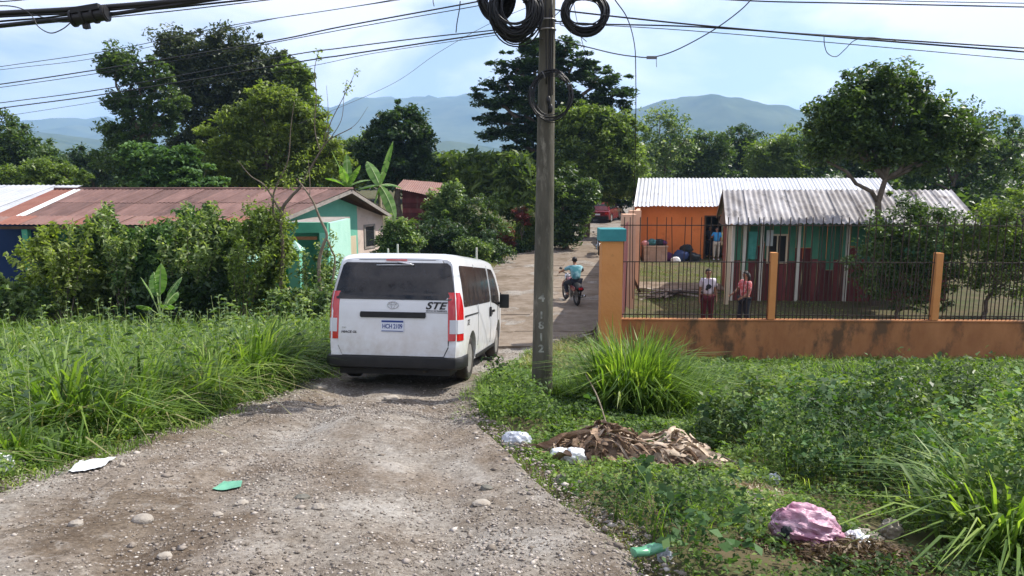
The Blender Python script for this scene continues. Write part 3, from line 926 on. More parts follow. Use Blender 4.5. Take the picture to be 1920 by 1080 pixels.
mb = MB(); mb.slab([(fenx(24.1), 24.1, -.2), (fenx(38), 38, -.2), (fenx(38), 38, 2.75), (fenx(24.1), 24.1, 2.75)], 0.16); part("wall_body", mb, M['peach'], sw, True)
mb = MB(); mb.bb((fenx(23.8) - .22, 23.55, -.2), (fenx(23.8) + .22, 24.05, 3.1)); part("end_pillar", mb, M['peach'], sw, True, bevel=.01)
mb = MB(); mb.bb((fenx(28) - .17, 27.8, -.2), (fenx(28) + .27, 28.2, 3.05)); part("pillar", mb, M['peach'], sw, True, bevel=.01)

# --- orange house at the back of the yard
oh = thing("orange_house", "orange house with a bright corrugated zinc roof at the back of the yard", "house", (9.5, 40, 0))
sheet_roof(oh, (6.35, 37.6, 2.86), (20.5, 37.6, 2.86), (7.35, 42.2, 4.32), (21.5, 42.2, 4.32), 17, 4, 0.028, M['zinc'])
sheet_roof(oh, (8.2, 46.8, 2.86), (22.3, 46.8, 2.86), (7.35, 42.2, 4.32), (21.5, 42.2, 4.32), 12, 4, 0.028, M['zinc'])
mb = MB(); mb.bb((6.65, 38.2, -.1), (10.25, 38.4, 3.05)); part("wall", mb, M['orange'], oh, True)
mb = MB(); mb.bb((11.25, 38.2, -.1), (20.5, 38.4, 3.05)); part("wall", mb, M['orange'], oh, True)
mb = MB(); mb.bb((10.25, 38.2, 2.3), (11.25, 38.4, 3.05)); part("wall", mb, M['orange'], oh, True)
mb = MB(); mb.slab([(6.65, 38.4, -.1), (8.3, 46.3, -.1), (8.3, 46.3, 2.9), (6.65, 38.4, 2.9)], .15); part("wall", mb, M['orange'], oh, True)
mb = MB(); mb.slab([(6.68, 38.4, 2.9), (8.3, 46.3, 2.9), (7.5, 42.2, 4.2)], .1); part("gable", mb, M['orange'], oh, True)
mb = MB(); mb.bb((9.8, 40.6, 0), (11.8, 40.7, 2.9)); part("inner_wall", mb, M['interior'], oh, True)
for a, b in (((10.18, 38.12, 0), (10.25, 38.3, 2.36)), ((11.25, 38.12, 0), (11.32, 38.3, 2.36)), ((10.25, 38.12, 2.3), (11.25, 38.3, 2.36))):
    mb = MB(); mb.bb(a, b); part("door_frame", mb, M['darkwood'], oh, True)
mb = MB(); mb.bb((12.6, 38.14, 1.0), (13.8, 38.19, 2.1)); w_ = part("window", mb, M['glass_dark'], oh, True)
mb = MB(); mb.bb((12.5, 38.10, 0.93), (13.9, 38.138, 1.0)); part("sill", mb, M['whiteboard'], w_, True)

# --- green and maroon board house on the right of the yard
bh = thing("board_house", "green and maroon board house under a weathered grey zinc roof in the yard", "house", (10.5, 26, 0))
sheet_roof(bh, (7.12, 24.0, 2.76), (15.6, 24.0, 2.76), (7.84, 27.0, 3.84), (16.3, 27.0, 3.84), 11, 4, 0.03, M['zinc_old'])
sheet_roof(bh, (8.5, 30.0, 2.76), (17.0, 30.0, 2.76), (7.84, 27.0, 3.84), (16.3, 27.0, 3.84), 11, 4, 0.03, M['zinc_old'])
for a, b in (((7.12, 23.98, 2.70), (7.84, 27, 3.78)), ((7.84, 27, 3.78), (8.5, 30, 2.70))):
    mb = MB(); mb.bar(a, b, 0.04, 0.12); part("barge_board", mb, M['darkwood'], bh, True)
mb = MB(); mb.slab([(7.62, 25.3, 2.5), (8.45, 29.3, 2.5), (8.1, 27.2, 3.6)], .05); part("gable", mb, M['darkwood'], bh, True)
x = 7.72; i = 0
while x < 15.2:
    w_ = 0.27
    y = 25.0
    zs_ = 1.45 + (0.45 if i in (3, 8, 9, 15, 20) else 0) - (.35 if i in (1, 12, 17) else 0) + random.uniform(-.04, .04); j_ = random.uniform(0, .02)
    mb = MB(); mb.bb((x, y - j_, zs_ + .01), (x + w_ - .018, y + .03 - j_, 2.86)); part("board", mb, M['greenboard'], bh, True)
    j_ = random.uniform(0, .02)
    mb = MB(); mb.bb((x, y - j_, -.05 + random.uniform(0, .06)), (x + w_ - .018, y + .03 - j_, zs_)); part("board", mb, M['maroon'], bh, True)
    x += w_; i += 1
for x in (7.62, 8.02, 8.62, 9.9, 11.6):
    mb = MB(); mb.bb((x, 24.90, -.05), (x + .1, 24.98, 2.80)); part("post", mb, M['whiteboard'], bh, True)
mb = MB(); mb.bb((7.24, 24.15, -.05), (7.36, 24.27, 2.74)); part("post", mb, M['creamwood'], bh, True)
n_ = 15
for k in range(n_):
    t0, t1 = k / n_, (k + .95) / n_
    a = Vector((7.75, 25.03, 0)).lerp(Vector((8.6, 29.2, 0)), t0); b = Vector((7.75, 25.03, 0)).lerp(Vector((8.6, 29.2, 0)), t1)
    mb = MB(); mb.bar((a.x, a.y, 1.25), (b.x, b.y, 1.25), 0.03, 2.6); part("board", mb, M['maroon'], bh, True)
mb = MB(); mb.bb((8.9, 24.93, 1.4), (9.5, 24.965, 2.3)); wn_ = part("window", mb, M['glass_dark'], bh, True)
for a, b in (((8.84, 24.90, 1.34), (9.56, 24.93, 1.40)), ((8.84, 24.90, 2.30), (9.56, 24.93, 2.36)), ((8.84, 24.90, 1.40), (8.90, 24.93, 2.30)), ((9.50, 24.90, 1.40), (9.56, 24.93, 2.30)), ((9.18, 24.905, 1.40), (9.22, 24.93, 2.30))):
    mb = MB(); mb.bb(a, b); part("window_frame", mb, M['creamwood'], wn_, True)
M['tealcloth'] = mat("teal_cloth", (0.05, 0.24, 0.20), (0.08, 0.32, 0.27), 0.9, 5, .2)
for x_, z_, w2, h2, m_, lb in ((8.18, 2.45, .32, .95, 'tealcloth', "long teal towel hanging on the front of the board house"), (8.78, 2.5, .24, .55, 'cwhite_', "pale cloth hanging beside the window of the board house")):
    mb = MB(); mb.grid(lambda u, v: (x_ + w2 * u, 24.84 + .03 * math.sin(u * 9) * v, z_ - h2 * v), 10, 6)
    if m_ == 'cwhite_': M[m_] = plain("pale_hung_cloth", (.45, .5, .5), .9)
    link("hanging_cloth", mb.mesh("hanging_cloth", 180), M[m_], label=lb, cat="cloth")

# --- wash trough with laundry, heap of bags, scrap planks in the yard
tr_ = thing("wash_trough", "pale brown block wash trough against the orange house", "trough", (7.4, 37.3, 0))
M['block'] = mat("brown_block", (0.36, 0.24, 0.18), (0.44, 0.32, 0.25), 0.95, 2.5, 0.4, 15, objrand=0.08)
mb = MB(); mb.bb((6.82, 36.92, 0), (7.98, 37.58, .76)); part("mortar", mb, M['greywood'], tr_, True)
for r_ in range(4):
    for k in range(4):
        x0 = 6.8 + k * .3
        mb = MB(); mb.bb((x0, 36.88, r_ * .2), (x0 + .285, 37.62, r_ * .2 + .19)); part("block", mb, M['block'], tr_, True)
mb = MB(); mb.bb((6.76, 36.84, .80), (8.02, 37.66, .86)); part("rim", mb, M['block'], tr_, True)
def crumple(c, r, seed, amp=0.25, fr=3.0, nu=22, nv=14, flat=None):
    mb = MB()
    def fn(d):
        k = 1 + amp * (2 * float(fbm(d.x * fr + seed * 3.7, d.y * fr + d.z * fr * 1.3 + seed, seed, 4)))
        return k
    mb.ell(c, r, nu, nv, fn)
    if flat is not None:
        mb.V = [(x, y, max(z, flat + 0.002)) for x, y, z in mb.V]
    return mb
cols = {'cwhite': (0.62, 0.62, 0.62), 'cblue': (0.03, 0.05, 0.13), 'cdark': (0.02, 0.025, 0.03), 'cpink': (0.55, 0.28, 0.30), 'cteal': (0.04, 0.14, 0.16), 'cpurple': (0.10, 0.03, 0.10)}
for k, c in cols.items(): M[k] = mat("cloth_" + k[1:], c, None, 0.9, 6, 0.2, 20)
for i, (x, z, r, m, lab) in enumerate(((6.90, .98, .20, 'cpink', "pale pink cloth at the left end of the wash trough"), (7.25, 1.02, .24, 'cteal', "dark teal cloth heaped on the middle of the wash trough"), (7.62, 1.02, .24, 'cdark', "black cloth bundle on the right of the wash trough"), (7.88, 1.0, .16, 'cpurple', "small purple cloth at the right end of the wash trough"))):
    mb = crumple((x, 37.2, z), (r, .25, r * .75), i + 3, .35, flat=.862)
    link("laundry", mb.mesh("laundry", 180), M[m], label=lab, cat="cloth", group="laundry on the wash trough")
for i, (x, y, z, r, m, lab) in enumerate(((8.75, 37.1, .3, .42, 'cblue', "navy blue bag of clothes slumped against the orange wall"), (9.05, 37.3, .62, .34, 'cdark', "black bag on top of the navy bag by the orange wall"), (9.4, 37.0, .22, .36, 'cdark', "low black bag at the right of the bag heap"), (8.35, 36.5, .14, .24, 'cwhite', "small white bundle in front of the bag heap"), (8.15, 37.3, .24, .3, 'cpurple', "dark purple bag between the trough and the bag heap"))):
    mb = crumple((x, y, z), (r, r * .8, r * .8), i + 13, .3, flat=0.0)
    link("bag", mb.mesh("bag", 180), M[m], label=lab, cat="bag", group="bags heaped against the orange house")
sp = thing("scrap_pile", "pile of old planks, poles and scrap lying on the yard grass behind the fence", "scrap pile", (6.0, 26, 0))
for k in range(20):
    a = random.uniform(-.5, .5); L_ = random.uniform(.6, 2.0)
    c = Vector((6.0 + random.uniform(-1.1, 1.0), 26 + random.uniform(-.7, .9), 0.05 + random.uniform(0, .16)))
    mb = MB(); mb.box(c, (L_, random.uniform(.06, .16), .025), (random.uniform(-.1, .1), random.uniform(-.12, .12), a + (1.2 if k % 4 == 0 else 0)))
    part("plank", mb, (M['greywood'], M['darkwood'], M['iron'], M['greywood'])[k % 4], sp, True)
sl = MB(); sl.slab([(4.9, 27.6, .07), (8.2, 27.2, .07), (8.4, 29.0, .07), (5.2, 29.4, .07)], .06)
link("concrete_pad", sl.mesh("concrete_pad"), M['concrete'], label="pale concrete pad in the yard behind the scrap pile", cat="slab")
mb = MB(); mb.bb((0, 0, 0), (.09, .09, 1.5)); 
lg = thing("leaning_post", "dark old post leaning over inside the peach wall", "post", (4.75, 26.5, 0), (R(20), R(-28), 0))
part("shaft", mb, M['darkwood'], lg)

# --- white fence posts by the far end of the road
for i, px in enumerate((1102, 1110, 1118, 1128, 1137)):
    p = pix(px, 392, 56 + i * .5); gzv = float(gz(p.x, p.y))
    t = thing("white_post", "whitewashed fence post behind the red car, %s of the row of five" % ("leftmost", "second from the left", "middle one", "second from the right", "rightmost")[i], "post", (p.x, p.y, gzv), group="whitewashed posts at the far end of the road")
    mb = MB(); mb.tube([(0, 0, -.2), (.02, 0, 1.7 + .2 * math.sin(i * 5))], .055, 7); part("shaft", mb, M['whiteboard'], t)
fb = thing("far_wall", "low orange brick wall beside the red car at the end of the road", "wall", (8.2, 48, .7))
for k in range(8):
    for r_ in range(5):
        mb = MB(); mb.bb((-.9 + k * .42 + (.2 if r_ % 2 else 0), 0, r_ * .24), (-.9 + k * .42 + .40 + (.2 if r_ % 2 else 0), .2, r_ * .24 + .22)); part("block", mb, M['peach'] if k % 3 else M['brick'], fb)
# --- pale posts in front of the neighbours' plot
for i, (px, top) in enumerate(((727, 466), (745, 458), (893, 464))):
    p = pix(px, top, 24 + i * .4); b = float(gz(p.x, p.y))
    t = thing("garden_post", "pale garden post behind the van, %s of the row of three" % ("leftmost", "middle one", "rightmost")[i], "post", (p.x, p.y, b), group="pale garden posts behind the van")
    mb = MB(); mb.tube([(0, 0, -.2), (.01, 0, p.z - b)], .032, 7); part("shaft", mb, M['whiteboard'], t)
# ------------------------------------------------------------------ vehicles
M['white_paint'] = mat("white_car_paint", (0.72, 0.74, 0.76), (0.67, 0.69, 0.71), 0.28, 1.2, 0, coat=0.6, c3=(0.60, 0.59, 0.57), s3=1.6, p3=0.64)
def dusty(m, dust, z0, z1, amt):
    t = m.node_tree; L = t.links; b = t.nodes['Principled BSDF']
    src = b.inputs['Base Color'].links[0].from_socket if b.inputs['Base Color'].links else None
    tcn = t.nodes.new("ShaderNodeTexCoord"); sp = t.nodes.new("ShaderNodeSeparateXYZ"); L.new(tcn.outputs['Object'], sp.inputs[0])
    ns = t.nodes.new("ShaderNodeTexNoise"); ns.inputs['Scale'].default_value = 3.5; ns.inputs['Detail'].default_value = 8; ns.inputs['Roughness'].default_value = .7
    L.new(tcn.outputs['Object'], ns.inputs['Vector'])
    mr = t.nodes.new("ShaderNodeMapRange"); mr.inputs[1].default_value = z0; mr.inputs[2].default_value = z1; mr.inputs[3].default_value = amt; mr.inputs[4].default_value = amt * .12
    L.new(sp.outputs['Z'], mr.inputs[0])
    r = t.nodes.new("ShaderNodeMapRange"); r.inputs[1].default_value = .35; r.inputs[2].default_value = .7; L.new(ns.outputs['Fac'], r.inputs[0])
    mu = t.nodes.new("ShaderNodeMath"); mu.operation = 'MULTIPLY'; L.new(mr.outputs[0], mu.inputs[0]); L.new(r.outputs[0], mu.inputs[1])
    mx = t.nodes.new("ShaderNodeMix"); mx.data_type = 'RGBA'; L.new(mu.outputs[0], mx.inputs[0])
    if src: L.new(src, mx.inputs[6])
    else: mx.inputs[6].default_value = b.inputs['Base Color'].default_value
    mx.inputs[7].default_value = (*dust, 1); L.new(mx.outputs[2], b.inputs['Base Color'])
    ro = t.nodes.new("ShaderNodeMapRange"); ro.inputs[3].default_value = b.inputs['Roughness'].default_value; ro.inputs[4].default_value = .8
    L.new(mu.outputs[0], ro.inputs[0]); L.new(ro.outputs[0], b.inputs['Roughness'])
dusty(M['white_paint'], (0.36, 0.29, 0.215), .35, 1.15, .7)
M['glass_van'] = plain("tinted_glass", (0.006, 0.007, 0.009), 0.06, 0, 0.5)
dusty(M['glass_van'], (0.10, 0.09, 0.08), 1.0, 2.0, .5)
M['blackplastic'] = mat("black_plastic", (0.010, 0.010, 0.011), (0.020, 0.020, 0.020), 0.55, 5, 0.1)
M['rubber'] = mat("tyre_rubber", (0.02, 0.019, 0.018), (0.06, 0.05, 0.042), 0.9, 8, 0.2)
M['rim'] = mat("dusty_steel_rim", (0.42, 0.41, 0.40), (0.28, 0.26, 0.24), 0.4, 6, 0, metal=0.5)
M['redlens'] = plain("red_lens", (0.50, 0.008, 0.012), 0.12, 0, 0.6, 0.6)
M['clearlens'] = plain("clear_lens", (0.55, 0.56, 0.60), 0.15, 0, 0.6, 0.5)
M['chrome'] = plain("dull_chrome", (0.55, 0.56, 0.58), 0.2, 1.0)
M['badge_ink'] = plain("black_lettering", (0.008, 0.008, 0.01), 0.4)
M['plate_white'] = plain("plate_face", (0.62, 0.66, 0.74), 0.5)
M['plate_blue'] = plain("plate_blue", (0.02, 0.05, 0.22), 0.5)

def text_obj(name, body, size, m, parent, loc, rot, shear=0.0, extr=0.0015, align='CENTER', offset=0.0, space=1.0, sx=1.0):
    c = bpy.data.curves.new(name, 'FONT')
    c.body = body; c.size = size; c.extrude = extr; c.align_x = align; c.align_y = 'CENTER'
    c.shear = shear; c.offset = offset; c.space_character = space
    c.materials.append(m)
    o = bpy.data.objects.new("tmp_text", c)
    COL.objects.link(o)
    dg = bpy.context.evaluated_depsgraph_get(); dg.update()
    me = bpy.data.meshes.new_from_object(o.evaluated_get(dg))
    bpy.data.objects.remove(o)
    me.materials.clear(); me.name = name
    me.transform(Matrix.LocRotScale(Vector(loc), Euler(rot), Vector((sx, 1, 1))))
    if parent is None: return me
    return link(name, me, m, parent)

def boolean_cut(me, cutters):
    o = bpy.data.objects.new("tmp_body", me); COL.objects.link(o)
    tmp = []
    for c in cutters:
        oc = bpy.data.objects.new("tmp_cut", c); COL.objects.link(oc); tmp.append(oc)
        md = o.modifiers.new("b", 'BOOLEAN'); md.operation = 'DIFFERENCE'; md.object = oc; md.solver = 'EXACT'
    dg = bpy.context.evaluated_depsgraph_get(); dg.update()
    out = bpy.data.meshes.new_from_object(o.evaluated_get(dg))
    for q in tmp + [o]: bpy.data.objects.remove(q)
    return out

def van_pose():
    yaw = R(-6.4); hx, hy = math.sin(-yaw), math.cos(-yaw)
    cx, cy = -0.79 - 0.975 * math.cos(yaw), 10.12 + 0.11
    za = float(np.interp(cy + 1.0, *ZR)); zb = float(np.interp(cy + 4.2, *ZR))
    sl = math.atan2(zb - za, 3.2)
    z0 = za - 1.0 * math.tan(sl) + 0.035
    return (cx, cy, z0), (sl, 0, yaw)
vl, vr = van_pose()
van = thing("van", "white passenger van with dark tinted windows driving down the dirt road", "van", vl, vr)
van.scale = (1.045, 1, 1)

LV = 5.27
def roofz(y):
    return float(np.interp(y, [0, .12, .5, 3.4, 3.9, 4.25, 4.6, 4.9, 5.1, 5.22, 5.27], [1.90, 1.955, 1.985, 1.985, 1.95, 1.78, 1.42, 1.16, 1.06, .96, .86]))
def halfw(y, z):
    wy = float(np.interp(y, [0, .06, .18, .6, 4.2, 4.8, 5.1, 5.22, 5.27], [.90, .935, .962, .975, .975, .95, .88, .80, .70]))
    k = float(np.interp(z, [.26, .40, .65, 1.0, 1.25, 1.5, 1.8, 1.9], [.955, .985, 1.0, .998, .985, .95, .895, .875]))
    return wy * k
def rearoff(z):       # how far the back leans forward with height
    return float(np.interp(z, [.25, .5, 1.2, 1.35, 1.6, 1.9, 2.0], [.02, 0.0, .015, .035, .11, .21, .26]))
def vring(y):
    zr_ = roofz(y)
    zs = [.27, .29, .45, .65, .9, 1.1, 1.28, 1.45, 1.62, 1.76]
    top = zr_ - .10
    pts = []
    for z in zs:
        zz = .27 + (z - .27) * (top - .27) / (1.76 - .27)
        pts.append((halfw(y, min(zz, 1.9)) * (0.93 if z == .27 else 1), zz))
    w = pts[-1][0]
    pts += [(w * .975, zr_ - .055), (w * .90, zr_ - .022), (w * .72, zr_ - .005), (w * .35, zr_), (0, zr_ + .002)]
    full = [(0, .27)] + pts
    r = [(x, z) for x, z in full] + [(-x, z) for x, z in full[-2:0:-1]]
    lean = max(0.0, 1 - y / 0.6)
    return [Vector((x, y + lean * rearoff(z), z)) for x, z in r]
mb = MB()
mb.loft([vring(y) for y in (0, .03, .08, .18, .35, .6, 1.0, 1.5, 2.2, 3.0, 3.6, 3.9, 4.1, 4.25, 4.45, 4.65, 4.85, 5.0, 5.1, 5.18, 5.24, 5.27)])
bm_ = mb.mesh("van_body", 32)
cut = []
for wy in (1.0, 4.21):
    for s in (-1, 1):
        c = MB(); c.cyl((s * .62, wy, .36), (s * 1.2, wy, .36), .425, 36); cut.append(c.mesh("c"))
body = boolean_cut(bm_, cut)
body.materials.clear(); body.polygons.foreach_set("use_smooth", [True] * len(body.polygons)); body.set_sharp_from_angle(angle=R(32))
link("body", body, M['white_paint'], van)

def rear_pt(x, z, off):
    w = halfw(0, z)
    t = abs(x) / w
    y = rearoff(z) - off + 0.012 * t * t + (0.05 * max(0, (t - .93) / .07) ** 2 if t > .93 else 0)
    return Vector((x, y, z))
def rear_panel(x0, x1, z0, z1, off, th, nu=14, nv=10, taper=None, rad=0.0):
    mb = MB()
    def P(u, v, o):
        z = z0 + (z1 - z0) * v
        k = 1.0 if taper is None else float(np.interp(z, taper[0], taper[1]))
        if rad:
            e = 0
            dv = min(v, 1 - v) * (z1 - z0)
            if dv < rad: e = rad - math.sqrt(max(0, rad * rad - (rad - dv) ** 2))
            hw = (x1 - x0) / 2 - e
        else: hw = (x1 - x0) / 2
        x = (x0 + x1) / 2 + hw * (2 * u - 1)
        return rear_pt(x * k, z, o)
    vs = []
    a = [[P(i / nu, j / nv, off) for i in range(nu + 1)] for j in range(nv + 1)]
    b = [[P(i / nu, j / nv, off - th) for i in range(nu + 1)] for j in range(nv + 1)]
    rows = [p for r in a for p in r] + [p for r in b for p in r]
    n = (nu + 1) * (nv + 1)
    id_ = lambda i, j, k: k * n + j * (nu + 1) + i
    F = []
    for j in range(nv):
        for i in range(nu):
            F.append((id_(i, j, 0), id_(i + 1, j, 0), id_(i + 1, j + 1, 0), id_(i, j + 1, 0)))
            F.append((id_(i, j + 1, 1), id_(i + 1, j + 1, 1), id_(i + 1, j, 1), id_(i, j, 1)))
    for i in range(nu):
        F.append((id_(i, 0, 0), id_(i, 0, 1), id_(i + 1, 0, 1), id_(i + 1, 0, 0)))
        F.append((id_(i, nv, 0), id_(i + 1, nv, 0), id_(i + 1, nv, 1), id_(i, nv, 1)))
    for j in range(nv):
        F.append((id_(0, j, 0), id_(0, j + 1, 0), id_(0, j + 1, 1), id_(0, j, 1)))
        F.append((id_(nu, j, 0), id_(nu, j, 1), id_(nu, j + 1, 1), id_(nu, j + 1, 0)))
    mb.add(rows, F)
    return mb
# dark seam around the tailgate then the tailgate itself
tgp = ([.4, 1.3, 1.9], [1.0, .985, .90])
mb = rear_panel(-.80, .80, .455, 1.875, .006, .03, taper=tgp, rad=.07); part("tailgate_seam", mb, M['blackplastic'], van, smooth=40)
mb = rear_panel(-.79, .79, .465, 1.865, .022, .03, taper=tgp, rad=.065); tg = part("tailgate", mb, M['white_paint'], van, smooth=40)
mb = rear_panel(-.865, .865, 1.285, 1.83, .030, .05, nv=12, taper=([1.28, 1.45, 1.83], [1.0, .975, .895]), rad=.05); part("rear_window", mb, M['glass_van'], van, smooth=40)
mb = rear_panel(-.47, .47, 1.02, 1.105, .045, .03, nv=4, rad=.012); part("handle_bar", mb, M['blackplastic'], tg, smooth=40)
# wiper and third brake light
mb = MB(); mb.tube([rear_pt(.02, 1.84, .055), rear_pt(.12, 1.825, .07), rear_pt(.26, 1.80, .06)], .010, 6); mb.tube([rear_pt(-.28, 1.79, .05), rear_pt(.26, 1.80, .055)], .007, 5)
part("wiper", mb, M['clearlens'], tg, smooth=180)
mb = MB(); mb.box(rear_pt(0, 1.87, .035), (.30, .02, .022)); part("brake_light", mb, M['redlens'], tg)
# emblem: three crossing ellipses
mb = MB()
ec = Vector((0, rear_pt(0, 1.2, .026).y, 1.205))
def ering(a, b, cz, r):
    mb.tube([ec + Vector((a * math.cos(t), -.004, cz + b * math.sin(t))) for t in np.linspace(0, 2 * math.pi, 28, endpoint=False)], r, 6, closed=True)
ering(.078, .052, 0, .006); ering(.027, .047, .0, .0045); ering(.055, .021, .026, .0045)
part("emblem", mb, M['chrome'], tg, smooth=180)
# plate
mb = MB(); pc = rear_pt(0, .90, .035); mb.box(pc, (.325, .008, .17)); npl = part("number_plate", mb, M['plate_white'], van, bevel=.003)
mb = MB(); mb.box(pc + Vector((0, -.0055, .066)), (.31, .003, .028)); part("plate_band", mb, M['plate_blue'], npl)
mb = MB(); mb.box(pc + Vector((0, -.0055, -.074)), (.31, .003, .010)); part("plate_band", mb, M['plate_blue'], npl)
rx = (R(90), 0, 0)
text_obj("plate_lettering", "HCH 2109", .092, M['plate_blue'], npl, pc + Vector((0, -.006, -.008)), rx, extr=.001, offset=.0018, space=.95, sx=.74)
text_obj("lettering", "STE", .145, M['badge_ink'], tg, rear_pt(.60, 1.20, .026) + Vector((0, 0, 0)), (R(89), 0, 0), shear=.35, offset=.0045, space=1.05, sx=1.18)
text_obj("lettering", "SERVICIO DE TRANSPORTE", .030, M['badge_ink'], tg, rear_pt(.62, 1.128, .026), rx, offset=.0006, sx=.82)
mb = MB(); mb.box(rear_pt(.62, 1.103, .026), (.32, .003, .008)); part("lettering_line", mb, M['badge_ink'], tg)
text_obj("lettering", "D4D", .030, M['chrome'], tg, rear_pt(-.70, .862, .026), rx, offset=.0006)
text_obj("lettering", "HIACE GL", .045, M['badge_ink'], tg, rear_pt(-.63, .80, .026), rx, shear=.2, offset=.0012, sx=1.15)
# taillights wrapping the rear corners
def corner_lens(s, z0, z1, off, in0=.80, d0=.20):
    rows = []
    nz = 6
    for j in range(nz + 1):
        z = z0 + (z1 - z0) * j / nz
        inn = in0 + .0 + (.015 if z > 1.2 else 0)
        k = float(np.interp(z, [.6, 1.2, 1.45], [1, 1, .4])) * d0
        w0 = halfw(0, z); lo = rearoff(z)
        out = []
        for (px_, py_) in ((inn * w0 / .90 * .985, lo + .0), (w0 * .955, lo + .005), (w0 + .004, lo + .028), (w0 + .033, lo + .07)):
            out.append((px_, py_))
        out.append((halfw(k, z) + .0, lo * .7 + k))
        n_ = len(out)
        ring = [Vector((s * (px_ + (off if i_ > 1 else 0)), py_ - (off if i_ < 3 else 0), z)) for i_, (px_, py_) in enumerate(out)]
        ring += [Vector((s * (px_ - .05), py_ + .06, z)) for px_, py_ in out[::-1]]
        rows.append(ring)
    mb = MB(); mb.loft(rows); return mb
for s in (-1, 1):
    tl = part("taillight", corner_lens(s, .695, 1.40, .012), M['redlens'], van, smooth=40)
    part("clear_lens", corner_lens(s, .80, 1.00, .0165, .825), M['clearlens'], tl, smooth=40)
# bumper
mb = MB()
def bring(z, e):
    pts = []
    for t in np.linspace(-1, 1, 25):
        a = t
        x = a * .985
        y = -.085 + .05 * abs(t) ** 3 + (.0 if abs(t) < .88 else ((abs(t) - .88) / .12) ** 2 * .12)
        pts.append(Vector((x * (1 - e * .02), y + e * .03, z)))
    pts += [Vector((.985, .56, z)), (Vector((.90, .56, z))), Vector((.88, .16, z)), Vector((-.88, .16, z)), Vector((-.90, .56, z)), Vector((-.985, .56, z))]
    return pts
mb.loft([bring(.27, 1.5), bring(.30, .3), bring(.38, 0), bring(.44, .3), bring(.455, 1.2)])
part("rear_bumper", mb, M['blackplastic'], van, smooth=40)
mb = MB(); mb.bb((-.8, .12, .17), (.8, 4.9, .30)); part("underbody", mb, M['blackplastic'], van)
mb = MB(); mb.tube([(.45, .05, .24), (.45, .9, .24)], .03, 8); mb.ell((-.2, .55, .27), (.33, .10, .12)); part("exhaust", mb, M['rubber'], van, smooth=180)
mb = MB()
for k in range(3): mb.ell((-.25, .3, .24), (.02, .02, .02))
# side glazing
def side_panel(s, y0, y1, z0, z1, off, shape=None, nu=16, nv=8, rad=.06):
    mb = MB()
    def P(u, v, o):
        y = y0 + (y1 - y0) * u; zb, zt = (z0, z1) if shape is None else shape(y)
        du = min(u, 1 - u) * abs(y1 - y0)
        e = rad - math.sqrt(max(0, rad * rad - (rad - du) ** 2)) if du < rad else 0
        z = zb + e + (zt - zb - 2 * e) * v
        lean = max(0.0, 1 - y / 0.6) * rearoff(z) if y0 < .3 else 0
        return Vector((s * (halfw(y, z) + o), y + lean * .5, z))
    us = [0, .015, .04, .08] + list(np.linspace(.14, .86, nu - 8)) + [.92, .96, .985, 1]
    k = len(us)
    rows = [[P(u, j / nv, off) for u in us] for j in range(nv + 1)] + [[P(u, j / nv, off - .02) for u in us] for j in range(nv + 1)]
    V = [p for r in rows for p in r]; n = k * (nv + 1); F = []
    for j in range(nv):
        for i in range(k - 1):
            F.append((j * k + i, j * k + i + 1, (j + 1) * k + i + 1, (j + 1) * k + i))
    for i in range(k - 1):
        F.append((i, n + i, n + i + 1, i + 1)); F.append((nv * k + i, nv * k + i + 1, n + nv * k + i + 1, n + nv * k + i))
    for j in range(nv):
        F.append((j * k, (j + 1) * k, n + (j + 1) * k, n + j * k)); F.append((j * k + k - 1, n + j * k + k - 1, n + (j + 1) * k + k - 1, (j + 1) * k + k - 1))
    mb.add(V, F); return mb
for s in (-1, 1):
    part("side_window", side_panel(s, .30, 1.62, 1.18, 1.80, .004), M['glass_van'], van, smooth=40)
    part("side_window", side_panel(s, 1.60, 2.98, 1.18, 1.80, .0045), M['glass_van'], van, smooth=40)
    part("door_window", side_panel(s, 3.14, 4.28, 0, 0, .0045, shape=lambda y: (float(np.interp(y, [3.1, 3.6, 4.3], [1.17, 1.13, 1.04])), float(np.interp(y, [3.1, 3.7, 4.0, 4.3], [1.80, 1.78, 1.62, 1.24])))), M['glass_van'], van, smooth=40)
    # shut lines and door hardware
    for y in (1.58, 3.06, 4.34):
        mb = MB()
        zs = np.linspace(.42 if y != 1.58 else .50, 1.84 if y < 4 else 1.15, 12)
        for a, b in zip(zs[:-1], zs[1:]):
            mb.bar((s * (halfw(y, a) + .0005), y, a), (s * (halfw(y, b) + .0005), y, b), .009, .006)
        part("door_seam", mb, M['blackplastic'], van)
    mb = MB(); mb.bar((s * (halfw(1.2, 1.05) + .004), .35, 1.045), (s * (halfw(1.2, 1.05) + .004), 1.55, 1.045), .014, .016); part("slide_rail", mb, M['blackplastic'], van)
    for y, m_ in ((2.88, 'blackplastic'), (3.28, 'blackplastic')):
        mb = MB(); mb.box((s * (halfw(y, 1.0) + .022), y, 1.0), (.035, .16 if y > 3 else .06, .045 if y > 3 else .18)); part("door_handle", mb, M[m_], van, bevel=.008)
    mb = MB(); mb.box((s * 1.09, 4.12, 1.16), (.18, .10, .28)); mb.bar((s * .92, 4.16, 1.10), (s * 1.04, 4.14, 1.12), .05); part("mirror", mb, M['blackplastic'], van, bevel=.03, smooth=60)
    mb = MB(); mb.bar((s * (halfw(2.5, .34) + .004), 1.5, .33), (s * (halfw(2.5, .34) + .004), 3.72, .33), .02, .05); part("sill_trim", mb, M['blackplastic'], van)
    text_obj("lettering", "STE", .12, M['badge_ink'], van, (s * (halfw(.6, .9) + .001), .62, .93), (R(90), 0, R(90) * s), shear=.3, offset=.002)
mb = MB()
mb.grid(lambda u, v: Vector((halfw(4.1 + .5 * v, 1.3) * .86 * (2 * u - 1), 4.06 + .60 * v + .01, roofz(4.04 + .60 * v) + .012)), 10, 6); part("windscreen", mb, M['glass_van'], van, smooth=180)
